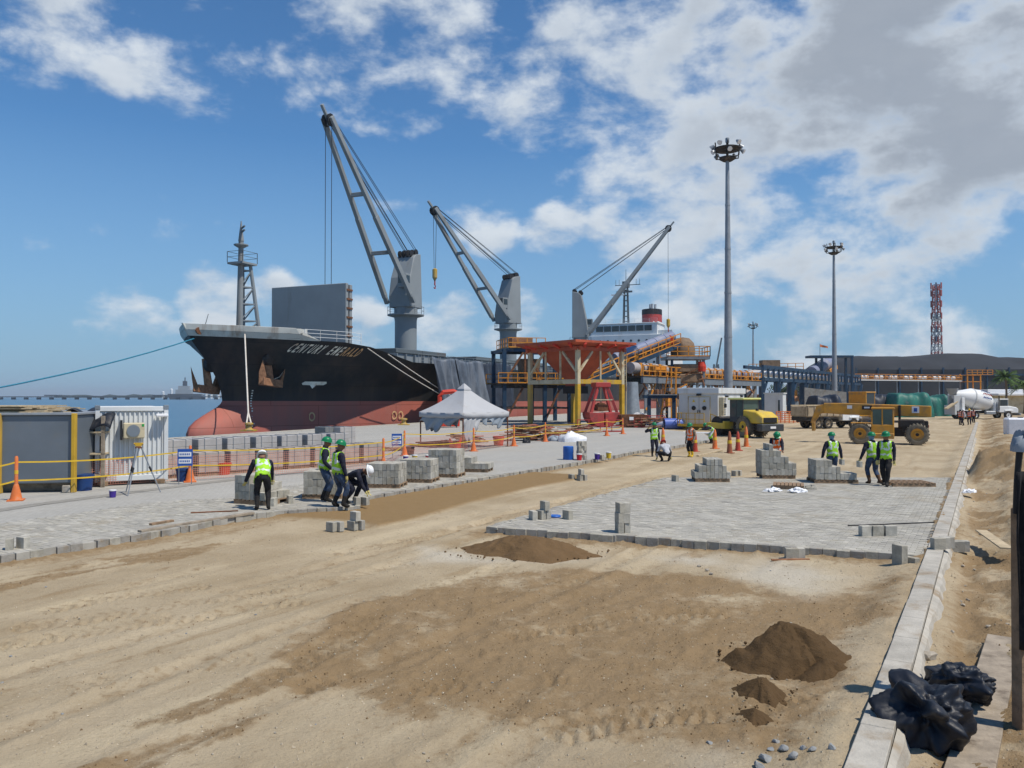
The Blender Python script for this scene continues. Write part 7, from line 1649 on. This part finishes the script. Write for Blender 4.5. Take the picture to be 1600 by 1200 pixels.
# loose blocks ------------------------------------------------------------------------------
def loose(spec, label, px, py, z, rz=.2):
    p = G(px, py, z); t = thing('loose_blocks', label, 'paving block', (p.x, p.y, z), rz)
    for (x, y, zz, r_) in spec: share('block', BM[int(abs(x*31+y*17)) % 3], t, (x, y, zz), r_)
col3 = [(0,0,0,.0),(.14,.02,0,.1),(0,0,.215,.05),(.14,0,.215,-.05),(.02,0,.43,.1),(.15,.01,.43,0)]
loose(col3, 'tall stack of three courses of blocks alone on the paving', 968, 832, PZ); loose([(0,0,0,.4),(.14,.05,0,.4),(.1,0,.215,.3),(-.2,-.05,0,.2)], 'short two-course stack of blocks near the paving corner', 845, 811, PZ); loose([(0,0,0,.4)], 'lone block beside the blue lid on the paving corner', 887, 811, PZ)
loose([(0,0,0,.7),(.16,.02,0,.7)], 'pair of blocks on the dirt below the standing worker', 518, 830, 0); loose([(0,0,0,.7),(.15,.05,0,.9),(.06,0,.215,.6)], 'three blocks piled on the dirt beside the sand bed', 551, 828, 0)
loose([(0,0,0,1.5),(.28,-.05,0,1.4),(-.25,.03,0,1.6)], 'row of blocks laid end to end on the paving near the black rod', 1370, 837, PZ); loose([(0,0,0,1.3),(.13,0,0,1.3)], 'two blocks left on the dirt right below the paving edge', 1237, 874, 0); loose([(0,0,0,.1),(0,0,.21,.1)], 'two blocks stacked upright in front of the paving near the kerb', 1406, 888, 0); loose([(0,0,0,.3)], 'small lone block between the upright pair and the kerb', 1424, 889, 0)
loose([(0,0,0,1.2),(.13,.0,0,1.2),(.26,.0,0,1.2)], 'three blocks resting on top of the kerb', 1466, 858, .2, .5); loose([(0,0,0,1.2),(.13,.02,0,1.1)], 'two blocks lying on the verge against the kerb', 1496, 862, .0); loose([(0,0,0,.3),(.2,.1,0,.6)], 'pair of tilted blocks behind the stepped block pyramid', 1148, 744, 0); loose([(0,0,0,.3)], 'lone block at the far left corner of the right paving', 1055, 752, PZ); loose([(0,0,0,.3)], 'lone block on the dirt road left of another pair', 893, 750, 0); loose([(0,0,0,.3),(.16,.03,0,.5),(.05,0,.215,.2)], 'three blocks piled on the dirt road by the end of the sand bed', 906, 751, 0)
loose([(0,0,0,.3),(.2,.1,0,.9)], 'two blocks beside the wooden board at the left paving', 15, 858, PZ); loose([(0,0,0,.3)], 'upright block beside the stepped half-used pallet', 453, 786, PZ); loose([(0,0,0,.3),(.2,0,0,.8)], 'two blocks where the crouched worker is laying', 558, 789, PZ); loose([(0,0,0,.3)], 'lone grey block at the edge between violet and yellow pails', 940, 718, PZ)
b = MB(); b.lathe([(.14,0),(.15,.03),(.13,.05),(.01,.05)], 16); obj_at('lid', b, 'bucket_blue2', G(867, 808, PZ), 'blue plastic lid lying on the corner of the right paving', 'lid', smooth=True)
def plank(px0, py0, px1, py1, w, th_, m, label, z=PZ, name='plank'):
    a, c = G(px0, py0, z), G(px1, py1, z); b = MB(); b.beam(a+V(0,0,th_/2), c+V(0,0,th_/2), w, th_); tag(b.build(name, m, bevel=.004), label, 'plank' if name == 'plank' else 'rod')
plank(218, 832, 395, 803, .14, .05, 'wood_grey', 'long brown board lying along the left paving edge'); plank(235, 821, 270, 815, .1, .05, 'wood', 'short dark board behind the long board'); plank(298, 802, 372, 799, .05, .03, 'rust', 'thin rusty bar beside the half-used pallet', name='rod'); plank(1325, 822, 1460, 817, .03, .025, 'dark', 'thin black rod lying across the right paving', name='rod'); plank(1090, 713, 1128, 704, .12, .06, 'wood_pale', 'pale board lying on the dirt by the cones', 0); plank(1205, 876, 1265, 875, .04, .03, 'rust_light', 'thin stick beside the two blocks below the paving edge', .0, 'rod')
plank(1533, 830, 1573, 858, .22, .03, 'wood_pale', 'pale short board lying on the verge', .22)
# foreground right ----------------------------------------------------------------------------
a, c = G(1505, 1225, .04), G(1568, 985, .10); _z = [float(v) for v in soil(np.array([a.x, c.x]), np.array([a.y, c.y]))[0]]; a.z, c.z = _z[0]+.03, _z[1]+.03; b = MB(); b.beam(a, c, .36, .06); tag(b.build('wide_plank', 'wood_grey', bevel=.006), 'wide weathered plank on the verge under the black plastic', 'plank')
def crumple(px, py, rx, ry, h, seed, label, m='plastic_black', z=.12, cat='plastic sheet'):
    p = G(px, py, z); q = random.Random(seed); bm = bmesh.new(); bmesh.ops.create_icosphere(bm, subdivisions=5, radius=1)
    ax = [(V(q.gauss(0,1),q.gauss(0,1),q.gauss(0,.7)).normalized(), q.uniform(1.2,3.2) if i < 12 else q.uniform(4,9), q.random()*6, q.uniform(.08,.17) if i < 12 else q.uniform(.015,.045)) for i in range(30)]
    for v in bm.verts:
        n = v.co.normalized(); s = 1.0; w = .5*math.sin(3*n.dot(ax[0][0])+2*n.dot(ax[1][0]))
        for a_, f, ph, am in ax: s -= am*(abs(math.sin(f*n.dot(a_)*1.5+ph+w))-.5)
        v.co = V(n.x*rx*s, n.y*ry*s, max(-.06 if z > .13 or m != 'plastic_black' else -.34, n.z*h*s*(.9 if n.z > 0 else (.4 if m != 'plastic_black' else 1.3))+h*.25))
    me = bpy.data.meshes.new('plastic_sheet'); bm.to_mesh(me); bm.free(); me.materials.append(MT(m))
    me.polygons.foreach_set('use_smooth', [True]*len(me.polygons)); o = bpy.data.objects.new('plastic_sheet', me); COL.objects.link(o); o.location = p; o.rotation_euler.z = .5; return tag(o, label, cat)
crumple(1448, 1130, .50, .46, .42, 4, 'big crumpled black plastic bag slumped against the kerb'); crumple(1500, 1075, .28, .46, .28, 9, 'folded end of black plastic lying on the wide plank')
crumple(1208, 768, .40, .20, .12, 14, 'crumpled white plastic wrap on the paving below the tall stack', 'plastic_white', PZ, 'plastic wrap'); crumple(1247, 769, .42, .22, .14, 15, 'larger crumpled white plastic wrap next to the brown pallet', 'plastic_white', PZ, 'plastic wrap'); crumple(1514, 770, .32, .2, .12, 17, 'white plastic rag lying against the kerb', 'plastic_white', .1, 'plastic wrap')
wp = G(1598, 1120, .1); pw_ = thing('fence_post', 'rough brown timber post wrapped with black fabric at its upper part', 'post', (wp.x, wp.y, 0), .2)
b = MB(); b.prism([(-.075,-.1),(.075,-.1),(.07,2.02),(-.065,2.05)], -.06, .06, 'xz'); b.build('timber', 'wood', pw_, bevel=.012)
b = MB(); b.surf(lambda u, v: V(-.13+.16*u-.02*math.sin(v*6)+.04*v*v*(1-u), -.085-.03*math.sin(u*9+v*5), 2.40-v*1.65), 10, 16); b.build('black_fabric', 'black_cloth', pw_, smooth=True, solid=.012)
b = MB(); b.path([(-.05,0,2.0),(-.06,-.02,2.3),(-.03,-.03,2.62)], [.03,.025,.03], 8); b.build('stake', 'dark', pw_)
sk_ = sack(1600, 700, .12, .12, .16, 'tent_cloth', 'pale grey cloth bundle on top of the timber post', 12); sk_.location = (wp.x+.04, wp.y, 2.6)
# stones -----------------------------------------------------------------------------------------
RK = [rock_mesh('stone', .1, m, k) for k, m in enumerate(('rock','rock','rock_grey','rock','rock_grey'))]
q = random.Random(21); STN_ = []
def stone(px, py, s, k, label, group, z=None):
    p = G(px, py, 0)
    o = bpy.data.objects.new('stone', RK[k]); COL.objects.link(o); o.location = (p.x, p.y, .03*s); STN_.append(o); o.scale = (s, s*q.uniform(.7,1.2), s*q.uniform(.7,1)); o.rotation_euler.z = q.uniform(0,6); tag(o, label, 'stone', group)
for px, py, s in ((1195,1190,.9),(1212,1160,.6),(1225,1180,.8),(1240,1195,.9),(1255,1183,.6),(1270,1190,.6),(1185,1200,.8),(1205,1175,.5),(1108,1160,.5),(1300,1195,.7)): stone(px, py, s*.7, 2 if q.random() < .5 else 4, 'grey broken concrete lump in the cluster on the dirt near the kerb', 'grey lumps near the kerb')
q2 = random.Random(5)
for k in range(150):
    t = q2.random()**1.5; base = KA+KD*(1.5+t*26)+KR*(.55+q2.random()**1.3*3.6); px, py = proj((base.x, base.y, 0))
    stone(px, py, q2.uniform(.15,.6)*q2.random()**.4, q2.choice((0,1,3)), 'tan stone lying in the loose soil of the verge beyond the kerb', 'tan stones on the verge')
stone(1452, 1030, 1.1, 0, 'large pale stone between the kerb and the black plastic bag', None); stone(1436, 985, .6, 1, 'rounded brown stone wedged against the kerb', None)
for k in range(60):
    px, py = q2.uniform(0,1350), 840+360*q2.random(); stone(px, py, q2.uniform(.08,.22), q2.choice((0,1,2,4)), 'small pebble on the open dirt of the site', 'pebbles on the open dirt')
for px, py in ((1105,893),(1092,886),(1112,899)): stone(px, py, .5, 0, 'clod of pale earth on the dirt below the right paving', 'clods below the paving')

_h = soil(np.array([o.location.x for o in STN_]), np.array([o.location.y for o in STN_]))[0]
for o, z in zip(STN_, _h): o.location.z += float(z)

# ================================================================== AIR
hz = MB(); hz.b0(-5200, 5200, -400, 9200, -3.4, 62)
hzm = bpy.data.materials.new('air'); hzm.use_nodes = True; t_ = hzm.node_tree; t_.nodes.clear()
o_ = t_.nodes.new('ShaderNodeOutputMaterial'); v_ = t_.nodes.new('ShaderNodeVolumePrincipled'); v_.inputs['Density'].default_value = .00016; v_.inputs['Color'].default_value = (.80, .88, .96, 1); v_.inputs['Anisotropy'].default_value = .2
t_.links.new(v_.outputs[0], o_.inputs['Volume'])
tag(hz.build('haze', hzm), kind='stuff')
